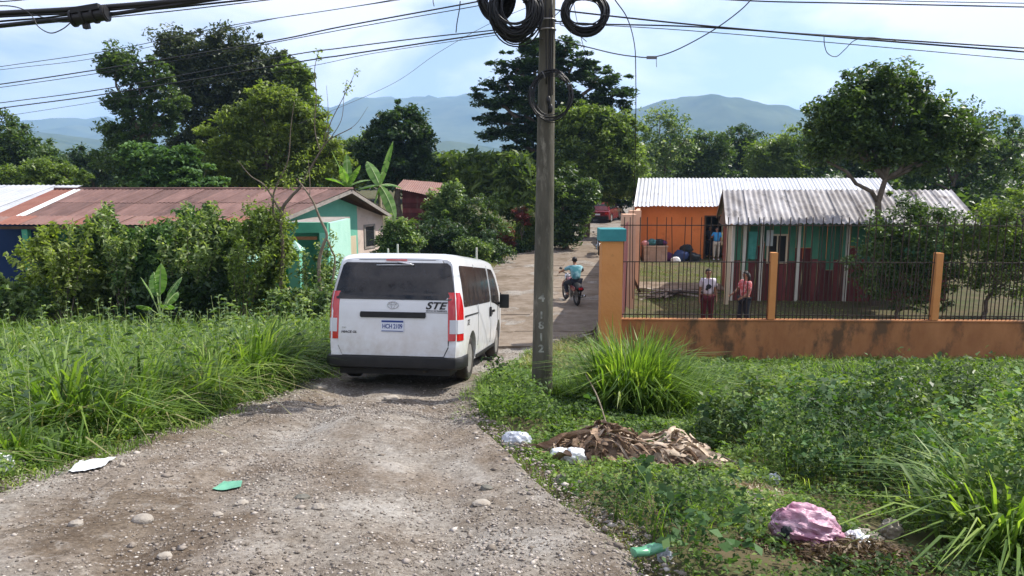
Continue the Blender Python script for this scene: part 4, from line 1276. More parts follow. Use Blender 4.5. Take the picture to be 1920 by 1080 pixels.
for s in (-1, 1):
    mb = MB(); mb.ell((s * .68, 5.17, .82), (.17, .09, .10)); part("headlight", mb, M['clearlens'], van, smooth=180)
# wheels
def wheel(parent, x, y, r, w, side, loc=None, holes=10):
    mb = MB()
    prof = [(r * .64, -w / 2 + .02), (r * .86, -w / 2), (r * .97, -w / 2 + .02), (r, -w / 4), (r, w / 4), (r * .97, w / 2 - .02), (r * .86, w / 2), (r * .64, w / 2 - .02)]
    n = 36; rings = []
    for k in range(n):
        a = 2 * math.pi * k / n
        rings.append([Vector((x + q, y + p * math.cos(a), r + p * math.sin(a))) for p, q in prof])
    rings.append(rings[0]); mb.loft(rings, cap=False)
    wl = part("wheel", mb, M['rubber'], parent, smooth=50)
    mb = MB()
    o = side * (w / 2 - .03)
    prof = [(r * .66, o + side * .015), (r * .60, o), (r * .54, o - side * .03), (r * .40, o - side * .005), (r * .22, o + side * .006), (r * .17, o + side * .03), (0.001, o + side * .034)]
    rings = []
    for k in range(n):
        a = 2 * math.pi * k / n
        rings.append([Vector((x + q, y + p * math.cos(a), r + p * math.sin(a))) for p, q in prof])
    rings.append(rings[0]); mb.loft(rings, cap=False)
    part("rim", mb, M['rim'], wl, smooth=40)
    mb = MB()
    for k in range(holes):
        a = 2 * math.pi * k / holes
        c = Vector((x + o - side * .012, y + r * .45 * math.cos(a), r + r * .45 * math.sin(a)))
        mb.ell(c, (.012, r * .062, r * .062), 8, 4)
    part("rim_holes", mb, M['rubber'], wl, smooth=180)
    return wl
for wy in (1.0, 4.21):
    for s in (-1, 1):
        wheel(van, s * .845, wy, .345, .205, s)
        mb = MB(); mb.tube([Vector((s * .70, wy + .424 * math.cos(a), .36 + .424 * math.sin(a))) for a in np.linspace(0, math.pi, 14)], .012, 4); 

# --- simple saloon / pickup builder for the distant cars
def car(name, label, loc, rz, paint, rx_=0.0, sc=1.0):
    t = thing(name, label, "car", loc, (rx_, 0, rz), scale=sc)
    L_ = 4.3
    low = [(0, .30), (0.0, .62), (.05, .82), (.25, .92), (3.0, .93), (3.9, .84), (4.25, .70), (4.30, .45), (4.28, .28), (4.0, .22), (.2, .22)]
    mb = MB(); rings = []
    for x, k in ((-.84, .96), (-.80, 1.0), (.80, 1.0), (.84, .96)):
        rings.append([Vector((x, 2.1 + (y - 2.1) * k, .55 + (z - .55) * (k if k < 1 else 1))) for y, z in low])
    mb.loft(rings)
    bm0 = mb.mesh("b", 30); cut = []
    for wy in (.85, 3.45):
        for s in (-1, 1):
            c = MB(); c.cyl((s * .60, wy, .31), (s * 1.1, wy, .31), .36, 24); cut.append(c.mesh("c"))
    bo = boolean_cut(bm0, cut); bo.materials.clear()
    bo.polygons.foreach_set("use_smooth", [True] * len(bo.polygons)); bo.set_sharp_from_angle(angle=R(30))
    link("body", bo, paint, t)
    mb = MB()
    mb.loft([[Vector((s * (.78 if z < 1 else .60), y, z)) for s, y, z in ((-1, y0, z0), (1, y0, z0), (1, y1, z0), (-1, y1, z0))] for y0, y1, z0 in ((.18, 3.15, .90), (.55, 2.45, 1.38), (.75, 2.25, 1.43))])
    part("cabin", mb, paint, t, bevel=.03, smooth=40)
    def win(P): mb = MB(); mb.slab(P, .01); part("window", mb, M['glass_van'], t)
    win([(-.66, .262, .98), (.66, .262, .98), (.56, .50, 1.33), (-.56, .50, 1.33)][::1])
    win([(.68, 3.02, .96), (-.68, 3.02, .96), (-.56, 2.56, 1.33), (.56, 2.56, 1.33)])
    for s in (-1, 1):
        P = [(s * .775, .55, .97), (s * .775, 2.80, .97), (s * .635, 2.35, 1.33), (s * .635, .78, 1.33)]
        win(P if s > 0 else P[::-1])
        mb = MB(); mb.box((s * .66, .01, .68), (.26, .05, .16)); part("taillight", mb, M['redlens'], t, bevel=.01)
        mb = MB(); mb.box((s * .62, 4.27, .62), (.28, .05, .12)); part("headlight", mb, M['clearlens'], t, bevel=.01)
        for wy in (.85, 3.45): wheel(t, s * .74, wy, .305, .19, s, holes=6)
        mb = MB(); mb.box((s * .93, 2.75, .98), (.14, .07, .11)); part("mirror", mb, M['blackplastic'], t, bevel=.02)
    mb = MB(); mb.bb((-.82, -.06, .28), (.82, .08, .48)); part("rear_bumper", mb, M['blackplastic'], t, bevel=.03)
    mb = MB(); mb.bb((-.82, 4.22, .26), (.82, 4.36, .46)); part("front_bumper", mb, M['blackplastic'], t, bevel=.03)
    mb = MB(); mb.bb((-.18, -.075, .56), (.18, -.01, .66)); part("number_plate", mb, M['plate_white'], t)
    return t
M['red_paint'] = mat("dark_red_paint", (0.17, 0.015, 0.02), (0.13, 0.012, 0.016), 0.25, 2, 0, coat=0.6)
M['grey_paint'] = mat("grey_paint", (0.22, 0.23, 0.24), (0.18, 0.19, 0.20), 0.3, 2, 0, coat=0.6)
p = pix(1131, 417, 53)
car("parked_car", "dark red car seen from behind, parked at the far end of the road", (p.x - .4, 53, float(gz(p.x, 53)) + .03), R(-22), M['red_paint'], R(1.5))
p = pix(800, 470, 23)
car("parked_car", "grey car parked behind the white van, only its roof showing", (p.x - 1.9, 22.4, .06), R(-64), M['grey_paint'], 0)

# --- motorbikes
M['black_paint'] = plain("black_gloss", (0.012, 0.012, 0.014), 0.2, 0, 0.5, 0.5)
M['redplastic'] = plain("dark_red_plastic", (0.16, 0.02, 0.025), 0.3, 0, 0.5, 0.4)
def motorbike(label, loc, rz, accent, boxy=True):
    t = thing("motorcycle", label, "motorcycle", loc, (0, 0, rz))
    for wy in (0.0, 1.28):
        mb = MB(); mb.tube([(0, wy + .255 * math.cos(a), .30 + .255 * math.sin(a)) for a in np.linspace(0, 2 * math.pi, 30, endpoint=False)], .05, 8, closed=True)
        w = part("wheel", mb, M['rubber'], t, smooth=180)
        mb = MB(); mb.tube([(0, wy + .20 * math.cos(a), .30 + .20 * math.sin(a)) for a in np.linspace(0, 2 * math.pi, 24, endpoint=False)], .014, 6, closed=True)
        for k in range(10):
            a = k * math.pi / 5; mb.bar((0, wy, .30), (0, wy + .2 * math.cos(a), .30 + .2 * math.sin(a)), .008)
        mb.cyl((-.06, wy, .30), (.06, wy, .30), .045, 12)
        part("rim", mb, M['rim'], w, smooth=40)
    mb = MB(); mb.tube(crom([(0, -.34, .56), (0, -.05, .66), (0, .30, .64), (0, .55, .62)]), .09, 8); mb.V = [(x * 1.35, y, z) for x, y, z in mb.V]
    part("seat", mb, M['blackplastic'], t, smooth=180)
    mb = MB(); mb.ell((0, .74, .70), (.15, .26, .13)); part("fuel_tank", mb, accent, t, smooth=180)
    mb = MB(); mb.tube([(0, .95, .80), (0, .60, .40), (0, .35, .32), (0, .10, .52), (0, -.30, .58)], .028, 6); mb.tube([(.08, .35, .33), (.09, 0, .30)], .02, 6); mb.tube([(-.08, .35, .33), (-.09, 0, .30)], .02, 6)
    part("frame", mb, M['black_paint'], t, smooth=180)
    mb = MB(); mb.box((0, .52, .36), (.22, .28, .24)); mb.cyl((0, .60, .40), (0, .74, .56), .07, 12); part("engine", mb, M['rim'], t, bevel=.03)
    for s in (-1, 1):
        mb = MB(); mb.tube([(s * .07, 1.28, .30), (s * .07, 1.00, .86)], .022, 7); part("fork", mb, M['chrome'], t, smooth=180)
        mb = MB(); mb.tube([(s * .11, -.0, .32), (s * .12, -.16, .62)], .028, 7); part("shock", mb, M['chrome'], t, smooth=180)
        mb = MB(); mb.ell((s * .30, .86, 1.12), (.06, .015, .035)); mb.tube([(s * .24, .90, .98), (s * .29, .87, 1.10)], .006, 5); part("mirror", mb, M['black_paint'], t, smooth=180)
        mb = MB(); mb.tube([(s * .08, .30, .24), (s * .26, .30, .23)], .015, 6); part("footrest", mb, M['rubber'], t, smooth=180)
    mb = MB(); mb.tube(crom([(-.38, .80, .96), (-.22, .92, .98), (0, .98, .90), (.22, .92, .98), (.38, .80, .96)]), .014, 6); part("handlebar", mb, M['black_paint'], t, smooth=180)
    mb = MB(); mb.ell((0, 1.10, .82), (.10, .08, .10)); part("headlight", mb, M['clearlens'], t, smooth=180)
    mb = MB(); mb.tube([(0, 1.28 + .33 * math.cos(a), .30 + .33 * math.sin(a)) for a in np.linspace(.3, 2.3, 8)], .05, 6); part("front_fender", mb, accent, t, smooth=180)
    mb = MB(); mb.tube([(0, 0 + .34 * math.cos(a), .32 + .34 * math.sin(a)) for a in np.linspace(1.0, 3.0, 8)], .055, 6); part("rear_fender", mb, M['black_paint'], t, smooth=180)
    mb = MB(); mb.box((0, -.40, .60), (.12, .05, .07)); part("taillight", mb, M['redlens'], t, bevel=.01)
    mb = MB(); mb.tube([(.12, .55, .22), (.14, .2, .24), (.15, -.35, .36)], [.022, .03, .045], 8); part("exhaust", mb, M['chrome'], t, smooth=180)
    for s in (-1, 1):
        mb = MB(); mb.ell((s * .14, .02, .56), (.035, .30, .09)); part("side_cover", mb, accent, t, smooth=180)
    return t
mbp = Vector((2.08, 22.8, 0)); mbp.z = float(gz(mbp.x, mbp.y)) + .035
bike_rz = R(12)
bike = motorbike("black and dark red motorcycle ridden away up the road beyond the pole", tuple(mbp), bike_rz, M['redplastic'])
bp_ = Vector((4.45, 36.5, 0)); bp_.z = float(gz(bp_.x, bp_.y)) + .04
motorbike("black motorcycle coming down the road, half hidden by the corner pillar", tuple(bp_), R(172), M['black_paint'])
# ------------------------------------------------------------------ people
def skinned(name, V, E, Rad, m, parent, subd=2, root=0, kids_world=False):
    me = bpy.data.meshes.new(name)
    bm = bmesh.new(); lay = bm.verts.layers.skin.verify()
    vs = []
    for i, (p, r) in enumerate(zip(V, Rad)):
        v = bm.verts.new(p); rr = r if isinstance(r, tuple) else (r, r)
        v[lay].radius = rr; v[lay].use_root = (i == root); vs.append(v)
    for a, b in E: bm.edges.new((vs[a], vs[b]))
    bm.to_mesh(me); bm.free()
    o = bpy.data.objects.new("tmp_skin", me); COL.objects.link(o)
    md = o.modifiers.new("s", 'SKIN'); md.use_smooth_shade = True
    o.modifiers.new("u", 'SUBSURF').levels = subd
    dg = bpy.context.evaluated_depsgraph_get(); dg.update()
    out = bpy.data.meshes.new_from_object(o.evaluated_get(dg))
    bpy.data.objects.remove(o)
    out.name = name
    out.materials.clear()
    out.polygons.foreach_set("use_smooth", [True] * len(out.polygons))
    return link(name, out, m, parent)

M['skin'] = plain("brown_skin", (0.30, 0.15, 0.09), 0.55)
M['hair'] = plain("dark_hair", (0.012, 0.009, 0.008), 0.6)
def printed(name, a, b, sc, lo=.45, hi=.5):
    return mat(name, a, b, 0.85, sc, 0.2, 40, lo=lo, hi=hi)
M['shirt_white'] = printed("white_printed_tshirt", (0.66, 0.62, 0.66), (0.55, 0.50, 0.58), 6)
M['trousers_maroon'] = mat("maroon_trousers", (0.11, 0.018, 0.025), (0.08, 0.012, 0.018), 0.9, 6, 0.2)
M['top_coral'] = printed("coral_patterned_top", (0.52, 0.10, 0.10), (0.66, 0.42, 0.42), 14, .5, .6)
M['trousers_dark'] = mat("dark_trousers", (0.02, 0.022, 0.03), (0.03, 0.033, 0.045), 0.9, 6, 0.2)
M['shirt_teal'] = mat("teal_shirt", (0.05, 0.20, 0.23), (0.32, 0.52, 0.58), 0.85, 2.2, 0.2, lo=.42, hi=.58)
M['shirt_blue'] = mat("blue_shirt", (0.04, 0.25, 0.56), (0.05, 0.30, 0.62), 0.85, 5, 0.2)
M['shorts_pale'] = mat("pale_trousers", (0.52, 0.47, 0.38), (0.46, 0.41, 0.33), 0.9, 5, 0.2)
M['shoe'] = plain("pale_shoe", (0.50, 0.50, 0.50), 0.6)
M['shoe_dark'] = plain("dark_shoe", (0.03, 0.03, 0.03), 0.6)

def person(label, loc, rz, J, shirt, pants, hair='short', sleeve=True, shoe='shoe', sc=1.0, female=False, print_m=None):
    """J: joints in metres, x right, y forward, z up"""
    t = thing("person", label, "person", loc, (0, 0, rz), scale=sc)
    D = dict(pel=(0, 0, .93), wai=(0, 0, 1.08), che=(0, 0, 1.27), nec=(0, .0, 1.43), hb=(0, .01, 1.50), hd=(0, .02, 1.575), ht=(0, .01, 1.645))
    for s, k in ((1, 'r'), (-1, 'l')):
        D.update({'sh' + k: (s * .165, 0, 1.365), 'el' + k: (s * .215, -.02, 1.09), 'wr' + k: (s * .225, .05, .86), 'ha' + k: (s * .228, .07, .795),
                  'hi' + k: (s * .09, 0, .88), 'kn' + k: (s * .10, .02, .50), 'an' + k: (s * .10, -.02, .085), 'to' + k: (s * .12, .12, .035)})
    D.update(J)
    names = list(D); ix = {n: i for i, n in enumerate(names)}
    hip = .105 if female else .092
    Rd = dict(pel=(.125, .09), wai=(.105, .075), che=(.125, .085), nec=.052, hb=.058, hd=(.078, .092), ht=(.062, .072))
    for k in 'rl':
        Rd.update({'sh' + k: .056, 'el' + k: .040, 'wr' + k: .026, 'ha' + k: (.034, .020), 'hi' + k: hip, 'kn' + k: .062, 'an' + k: .040, 'to' + k: (.036, .028)})
    E = [('pel', 'wai'), ('wai', 'che'), ('che', 'nec'), ('nec', 'hb'), ('hb', 'hd'), ('hd', 'ht')]
    for k in 'rl':
        E += [('che', 'sh' + k), ('sh' + k, 'el' + k), ('el' + k, 'wr' + k), ('wr' + k, 'ha' + k), ('pel', 'hi' + k), ('hi' + k, 'kn' + k), ('kn' + k, 'an' + k), ('an' + k, 'to' + k)]
    V = [Vector(D[n]) for n in names]; Ra = [Rd[n] for n in names]; Ed = [(ix[a], ix[b]) for a, b in E]
    # five fingers on each hand
    for s, k in ((1, 'r'), (-1, 'l')):
        w, h = Vector(D['wr' + k]), Vector(D['ha' + k]); d = (h - w).normalized()
        fwd = Vector((0, 1, 0)) - d * d.y
        fwd = fwd.normalized() if fwd.length > .2 else Vector((1, 0, 0))
        for q, (o_, L1) in enumerate(((-.024, .055), (-.008, .066), (.008, .070), (.024, .062), (.034, .045))):
            b = h + fwd * o_ + d * (.018 if q < 4 else -.015)
            dd = (d + fwd * (o_ * 6 if q < 4 else 1.0) + Vector((-s * .25, 0, 0))).normalized()
            m1 = b + dd * L1 * .5; e1 = m1 + (dd + Vector((-s * .35, 0, 0))).normalized() * L1 * .5
            i0 = len(V); V += [b, m1, e1]; Ra += [.0095, .009, .007]; Ed += [(ix['ha' + k], i0), (i0, i0 + 1), (i0 + 1, i0 + 2)]
    # nose
    hd = Vector(D['hd']); hb = Vector(D['hb'])
    up = (Vector(D['ht']) - hb).normalized()
    fw = J.get('face', Vector((0, 1, 0)))
    fw = (fw - up * fw.dot(up)).normalized(); rt = fw.cross(up)
    skinned("body", V, Ed, Ra, M['skin'], t)
    def pc_(a): return hb + fw * a[1] + rt * a[0] + up * a[2]
    mb = MB(); mb.ell(pc_((0, .088, .075)), (.014, .018, .022), 8, 6)
    for s in (-1, 1): mb.ell(pc_((s * .083, -.005, .07)), (.012, .022, .03), 8, 6)
    part("nose_and_ears", mb, M['skin'], t, smooth=180)
    mb = MB()
    for s in (-1, 1): mb.ell(pc_((s * .032, .082, .095)), (.013, .006, .006), 8, 5)
    part("eyes", mb, M['hair'], t, smooth=180)
    mb = MB(); mb.ell(pc_((0, .083, .035)), (.022, .008, .007), 8, 5); part("mouth", mb, M['redplastic'], t, smooth=180)
    # hair
    rot = Matrix((rt, fw, up)).transposed()
    mb = MB()
    def hf(d):
        k = 1 + .05 * math.sin(d.x * 17 + d.z * 13)
        return k if (d.y < .35 or d.z > .45) else .80
    mb.ell(pc_((0, -.014, .092)), (.084, .100, .092), 18, 12, hf, rot)
    if hair == 'tied':
        mb.ell(pc_((0, -.12, .10)), (.045, .045, .05), 10, 8, None, rot)
    if hair == 'long':
        mb.tube([pc_((0, -.06, .10)), pc_((0, -.095, .0)), pc_((0, -.09, -.14)), pc_((0, -.085, -.24))], [.07, .075, .06, .02], 10)
    part("hair", mb, M['hair'], t, smooth=180)
    # clothes: own skins a little larger than the body
    g = .016
    def sub(ns, es, rads): 
        V2 = [Vector(D[n]) if isinstance(n, str) else n for n in ns]
        return V2, es, rads
    def mid(a, b, t_): return Vector(D[a]).lerp(Vector(D[b]), t_)
    ns = ['pel', 'wai', 'che', 'nec', 'shr', mid('shr', 'elr', .75 if sleeve else .3), 'shl', mid('shl', 'ell', .75 if sleeve else .3)]
    P = [Vector(D[n]) if isinstance(n, str) else n for n in ns]
    P[3] = Vector(D['nec']).lerp(Vector(D['che']), .25); P[0] = Vector(D['pel']) + Vector((0, 0, .01))
    skinned("shirt", P, [(0, 1), (1, 2), (2, 3), (2, 4), (4, 5), (2, 6), (6, 7)], [(.150 + g, .125 + g), (.137 + g, .112 + g), (.158 + g, .125 + g), .085, .060 + g, .052 + g, .060 + g, .052 + g], shirt, t)
    P = [Vector(D['pel']) + Vector((0, 0, .0))]; Rr = [(.145 + .01, .112 + .01)]; Ee = []
    for k in 'rl':
        i0 = len(P); P += [Vector(D['hi' + k]), Vector(D['kn' + k]), mid('kn' + k, 'an' + k, .88)]; Rr += [hip + .014, .078, .062]
        Ee += [(0, i0), (i0, i0 + 1), (i0 + 1, i0 + 2)]
    skinned("trousers", P, Ee, Rr, pants, t)
    for k in 'rl':
        a, b = Vector(D['an' + k]), Vector(D['to' + k])
        mb = MB(); d = (b - a); d.z = 0; d = d.normalized() if d.length > .01 else Vector((0, 1, 0))
        rot2 = Matrix((d.cross(Vector((0, 0, 1))), d, Vector((0, 0, 1)))).transposed()
        mb.ell(Vector((a.x, a.y, min(a.z, b.z) + .012)) + d * .07, (.048, .13, .045), 12, 7, None, rot2); part("shoe", mb, M[shoe], t, smooth=180)
    return t

p = pix(1325, 595, 20.2)
w1 = person("woman in a white printed t-shirt and maroon trousers facing out behind the bar fence", (p.x, 20.2, 0.0), R(176), {}, M['shirt_white'], M['trousers_maroon'], 'tied', female=True, sc=1.03)
mb = MB(); mb.ell((.0, .128, 1.20), (.075, .014, .07), 10, 6); mb.ell((.05, .128, 1.13), (.04, .012, .04), 8, 5); part("shirt_print", mb, M['trousers_dark'], w1, smooth=180)
p = pix(1395, 595, 20.0)
person("woman in a coral patterned top and dark trousers turned sideways by the board house", (p.x, 20.0, 0.0), R(112), {
    'elr': (.23, .10, 1.12), 'wrr': (.20, .30, 1.02), 'har': (.19, .36, .99), 'ell': (-.21, .06, 1.10), 'wrl': (-.18, .24, .98), 'hal': (-.17, .30, .95), 'knr': (.10, .06, .5), 'anr': (.10, .10, .085), 'tor': (.12, .25, .035), 'anl': (-.10, -.12, .085), 'tol': (-.11, .02, .035)},
    M['top_coral'], M['trousers_dark'], 'long', female=True, sc=1.0)
# rider: sitting, hands on the bar
seat = {'pel': (0, .12, .80), 'wai': (0, .13, .95), 'che': (0, .20, 1.14), 'nec': (0, .27, 1.29), 'hb': (0, .30, 1.36), 'hd': (0, .32, 1.435), 'ht': (0, .32, 1.505)}
for s, k in ((1, 'r'), (-1, 'l')):
    seat.update({'sh' + k: (s * .17, .24, 1.22), 'el' + k: (s * .34, .46, 1.08), 'wr' + k: (s * .375, .72, 1.00), 'ha' + k: (s * .375, .79, .985),
                 'hi' + k: (s * .10, .16, .76), 'kn' + k: (s * .22, .58, .66), 'an' + k: (s * .20, .34, .30), 'to' + k: (s * .22, .48, .26)})
person("motorcyclist in a teal and white shirt riding away with both hands on the handlebar", tuple(mbp), bike_rz, seat, M['shirt_teal'], M['trousers_dark'], 'short', shoe='shoe_dark')
p = pix(1342, 487, 38.0)
person("person in bright blue shirt and pale trousers in the doorway of the orange house", (p.x, 38.0, 0), R(170), {'elr': (.25, .05, 1.14), 'wrr': (.20, .22, 1.25), 'har': (.19, .27, 1.29)}, M['shirt_blue'], M['shorts_pale'], 'short', sc=1.04)
p = pix(1329, 487, 38.9)
person("person in dark clothes just inside the doorway behind the blue-shirted one", (p.x, 38.9, 0), R(160), {'elr': (.25, .05, 1.14), 'wrr': (.22, .22, 1.30), 'har': (.21, .27, 1.34)}, M['trousers_dark'], M['trousers_dark'], 'short', shoe='shoe_dark', sc=1.06)
# ------------------------------------------------------------------ trees
tree("tall_tree", "tall slim dark tree with separate ragged tufts behind the left of the red roof", "tree", 44, 268, [
    (232, 112, 38, 28), (215, 130, 22, 20), (290, 140, 24, 28), (262, 165, 34, 24), (225, 190, 26, 22), (318, 190, 28, 26), (262, 215, 40, 26), (215, 250, 30, 20), (250, 262, 36, 30), (300, 235, 26, 20), (225, 300, 40, 34), (275, 320, 46, 34)],
    M['mid'], .26, 330, .5, 62, .28, dep=.7)
tree("broad_tree", "broad dark olive tree, the tallest mass behind the red roof", "tree", 50, 420, [
    (365, 100, 58, 38), (430, 92, 44, 34), (330, 95, 30, 30), (480, 125, 46, 42), (525, 155, 46, 44), (350, 150, 40, 40), (410, 160, 60, 50), (470, 190, 60, 50), (375, 215, 50, 50), (545, 205, 34, 50), (420, 255, 60, 50), (360, 290, 50, 46), (490, 260, 50, 50)],
    M['brownish'], .28, 820, .75, 78, .5, dep=.8)
tree("leafy_tree", "bushy yellow-green tree standing in front of the broad dark tree", "tree", 37, 500, [
    (492, 188, 28, 26), (535, 205, 34, 30), (575, 235, 36, 40), (455, 230, 36, 32), (415, 275, 40, 34), (505, 262, 50, 42), (565, 290, 46, 40), (460, 315, 56, 36), (610, 300, 36, 36), (540, 335, 56, 24), (405, 325, 34, 26)],
    M['yellow'], .22, 560, .5, 66, .2, dep=.8)
tree("bright_tree", "bright green tree edge showing right behind the leafy yellow-green tree", "tree", 46, 560, [(555, 150, 24, 30), (568, 185, 20, 34), (545, 130, 20, 16)], M['light'], .25, 110, .5, 60, .15)
tree("gap_tree", "yellow-green tree filling the gap between the leafy tree and the round tree", "tree", 56, 660, [(640, 300, 34, 30), (675, 285, 30, 30), (655, 325, 44, 26), (700, 320, 30, 24)], M['light'], .26, 200, .6, 55, .2)
tree("spreading_tree", "low spreading grey-green tree just behind the roof under the tall slim tree", "tree", 34, 330, [
    (300, 310, 48, 30), (340, 325, 44, 26), (265, 300, 34, 24), (375, 345, 40, 14), (300, 345, 60, 16), (345, 290, 24, 16)], M['creeper'], .24, 260, .42, 60, .16, dep=.8, horiz=.5, flat=.4)
tree("edge_tree", "dark rounded tree at the far left edge of the frame", "tree", 52, 10, [(-10, 250, 42, 34), (20, 275, 48, 34), (-30, 310, 60, 40), (60, 300, 50, 34), (15, 330, 60, 20), (-60, 260, 50, 50)], M['mid'], .27, 380, .65, 60, .3)
tree("edge_shrub", "yellow-green bushes sloping down beside the dark tree at the far left", "tree", 40, 100, [(30, 340, 50, 22), (90, 325, 44, 26), (125, 335, 30, 22), (5, 345, 40, 14), (70, 345, 80, 10)], M['light'], .2, 260, .4, 55, .12)
tree("small_dark_tree", "small dark tree in the gap between the left trees under the blue hills", "tree", 60, 165, [(160, 300, 30, 24), (185, 318, 36, 26), (150, 330, 40, 20), (205, 300, 20, 26)], M['dark'], .3, 150, .7, 55, .2)
tree("round_tree", "round dark green tree alone against the blue mountain in the middle", "tree", 45, 750, [
    (745, 225, 34, 24), (718, 245, 26, 28), (785, 245, 22, 30), (752, 262, 48, 34), (720, 290, 36, 28), (785, 295, 26, 28), (750, 320, 50, 26), (690, 290, 20, 26), (700, 320, 30, 20), (770, 215, 16, 14)],
    M['dark'], .27, 380, .55, 62, .25, dep=.85)
tree("layered_tree", "big dark layered tree with flat drooping boughs behind the utility pole", "tree", 46, 1030, [
    (1020, 108, 52, 26), (970, 125, 44, 18), (1075, 120, 40, 24), (1120, 145, 40, 22), (950, 158, 50, 16), (1040, 155, 70, 26), (1150, 180, 40, 20), (930, 190, 46, 14), (1010, 195, 80, 24), (1100, 195, 60, 26),
    (925, 222, 46, 13), (1000, 232, 70, 22), (950, 255, 44, 14), (1010, 270, 60, 22), (965, 290, 46, 14), (1080, 245, 60, 26), (1010, 315, 60, 22), (1140, 225, 40, 22), (1000, 85, 20, 14), (1060, 90, 22, 14)],
    M['dark'], .30, 760, .55, 62, .42, dep=.9, flat=.35, horiz=.6, upn=1.0)
tree("roadside_tree", "light green roadside tree on the right of the utility pole hanging over the road", "tree", 44, 1095, [
    (1075, 225, 40, 26), (1130, 245, 50, 34), (1085, 285, 46, 40), (1150, 300, 44, 40), (1110, 335, 50, 36), (1170, 250, 26, 30), (1065, 330, 34, 34), (1150, 350, 40, 24), (1180, 310, 30, 36)],
    M['light'], .25, 560, .6, 66, .3, dep=.8)
tree("overhanging_tree", "green tree closing over the far end of the lane above the red car", "tree", 57, 1180, [(1150, 365, 40, 20), (1120, 372, 30, 16), (1185, 350, 34, 30), (1160, 330, 44, 26), (1105, 350, 30, 26)], M['mid'], .28, 230, .6, 55, .2)
tree("shade_tree", "dark leafy tree overhanging the left side of the road just right of the pole", "tree", 38, 1062, [
    (1062, 375, 36, 30), (1075, 410, 30, 30), (1055, 350, 30, 26), (1100, 360, 26, 26), (1088, 385, 22, 24), (1048, 430, 24, 22), (1060, 445, 22, 16), (1030, 440, 20, 24), (1040, 400, 24, 30)],
    M['mid'], .2, 300, .4, 60, .16)
tree("pale_tree", "thin pale-leaved tree whose top shows right of the roadside tree", "tree", 60, 1245, [
    (1235, 215, 26, 18), (1265, 240, 26, 24), (1230, 255, 26, 28), (1260, 285, 36, 34), (1225, 300, 30, 36), (1285, 262, 16, 20)], M['shrub'], .26, 130, .8, 40, .14)
for i, (nm, lab, Yd, bx, l, mm) in enumerate((
    ("background_tree", "rounded green tree behind the ridge of the zinc roof, left one", 62, 1310, [(1305, 290, 38, 26), (1335, 275, 34, 24), (1290, 315, 40, 22), (1330, 312, 36, 26)], 'mid'),
    ("background_tree", "darker round-topped tree behind the zinc roof, near the yard's right", 66, 1390, [(1385, 262, 34, 20), (1370, 290, 30, 28), (1412, 288, 36, 28), (1380, 320, 46, 20)], 'dark'),
    ("background_tree", "light green tree behind the roof of the board house", 55, 1460, [(1440, 300, 38, 30), (1480, 285, 34, 36), (1460, 325, 50, 22)], 'light'),
    ("background_tree", "tall dark tree rising far right behind the board house", 50, 1600, [(1590, 240, 60, 44), (1550, 290, 50, 40), (1640, 290, 56, 44), (1600, 200, 40, 30)], 'dark'),
    ("background_tree", "bushy mid green tree at the far right edge of the frame", 46, 1780, [(1760, 280, 70, 44), (1830, 260, 66, 50), (1700, 310, 50, 30), (1900, 290, 60, 50), (1800, 320, 90, 26)], 'mid'))):
    tree(nm, lab, "tree", Yd, bx, l, M[mm], .28, 240, .7, 55, .22, group="trees behind the orange yard")
tree("yard_tree", "broad leafy tree in the yard rising over the board house", "tree", 24.2, 1650, [(1560, 225, 44, 34), (1610, 185, 50, 36), (1670, 160, 44, 30), (1700, 205, 60, 44), (1600, 260, 60, 34), (1770, 235, 50, 34), (1660, 280, 50, 30), (1740, 290, 44, 28), (1540, 285, 30, 20), (1810, 275, 30, 24)], M['mid'], .17, 520, .42, 56, .16, dep=1.0)
for i, (bx, l, mm, lab) in enumerate(((1700, [(1690, 430, 60, 50), (1740, 460, 60, 60), (1650, 500, 50, 50), (1720, 520, 60, 50)], 'mid', "big green bush against the right end of the board house"), (1860, [(1840, 440, 60, 60), (1900, 420, 60, 70), (1880, 510, 80, 50), (1950, 480, 60, 80)], 'light', "yellow-green bush at the far right behind the fence"))):
    tree("yard_bush", lab, "bush", 21.5, bx, l, M[mm], .13, 260, .35, 50, .06, group="bushes inside the yard on the right")
# grove of long-leaved plants in the middle distance
for i, (bx, l, lab) in enumerate(((850, [(838, 320, 36, 20), (865, 345, 40, 26), (830, 350, 26, 22)], "left clump of the green banana grove in the middle distance"),
                                (920, [(905, 312, 40, 22), (930, 340, 44, 30), (890, 345, 30, 24)], "middle clump of the green banana grove with the tallest leaves"),
                                (975, [(968, 325, 30, 24), (980, 360, 30, 34), (955, 380, 30, 24)], "right clump of the green banana grove beside the utility pole"))):
    tree("banana_clump", lab, "banana plants", 48 - i * 3, bx, l, M['light'], .75, 120, .6, 34, .14, aspect=.26, upn=.1, droop=.5, dep=1.0, group="banana grove in the middle distance")
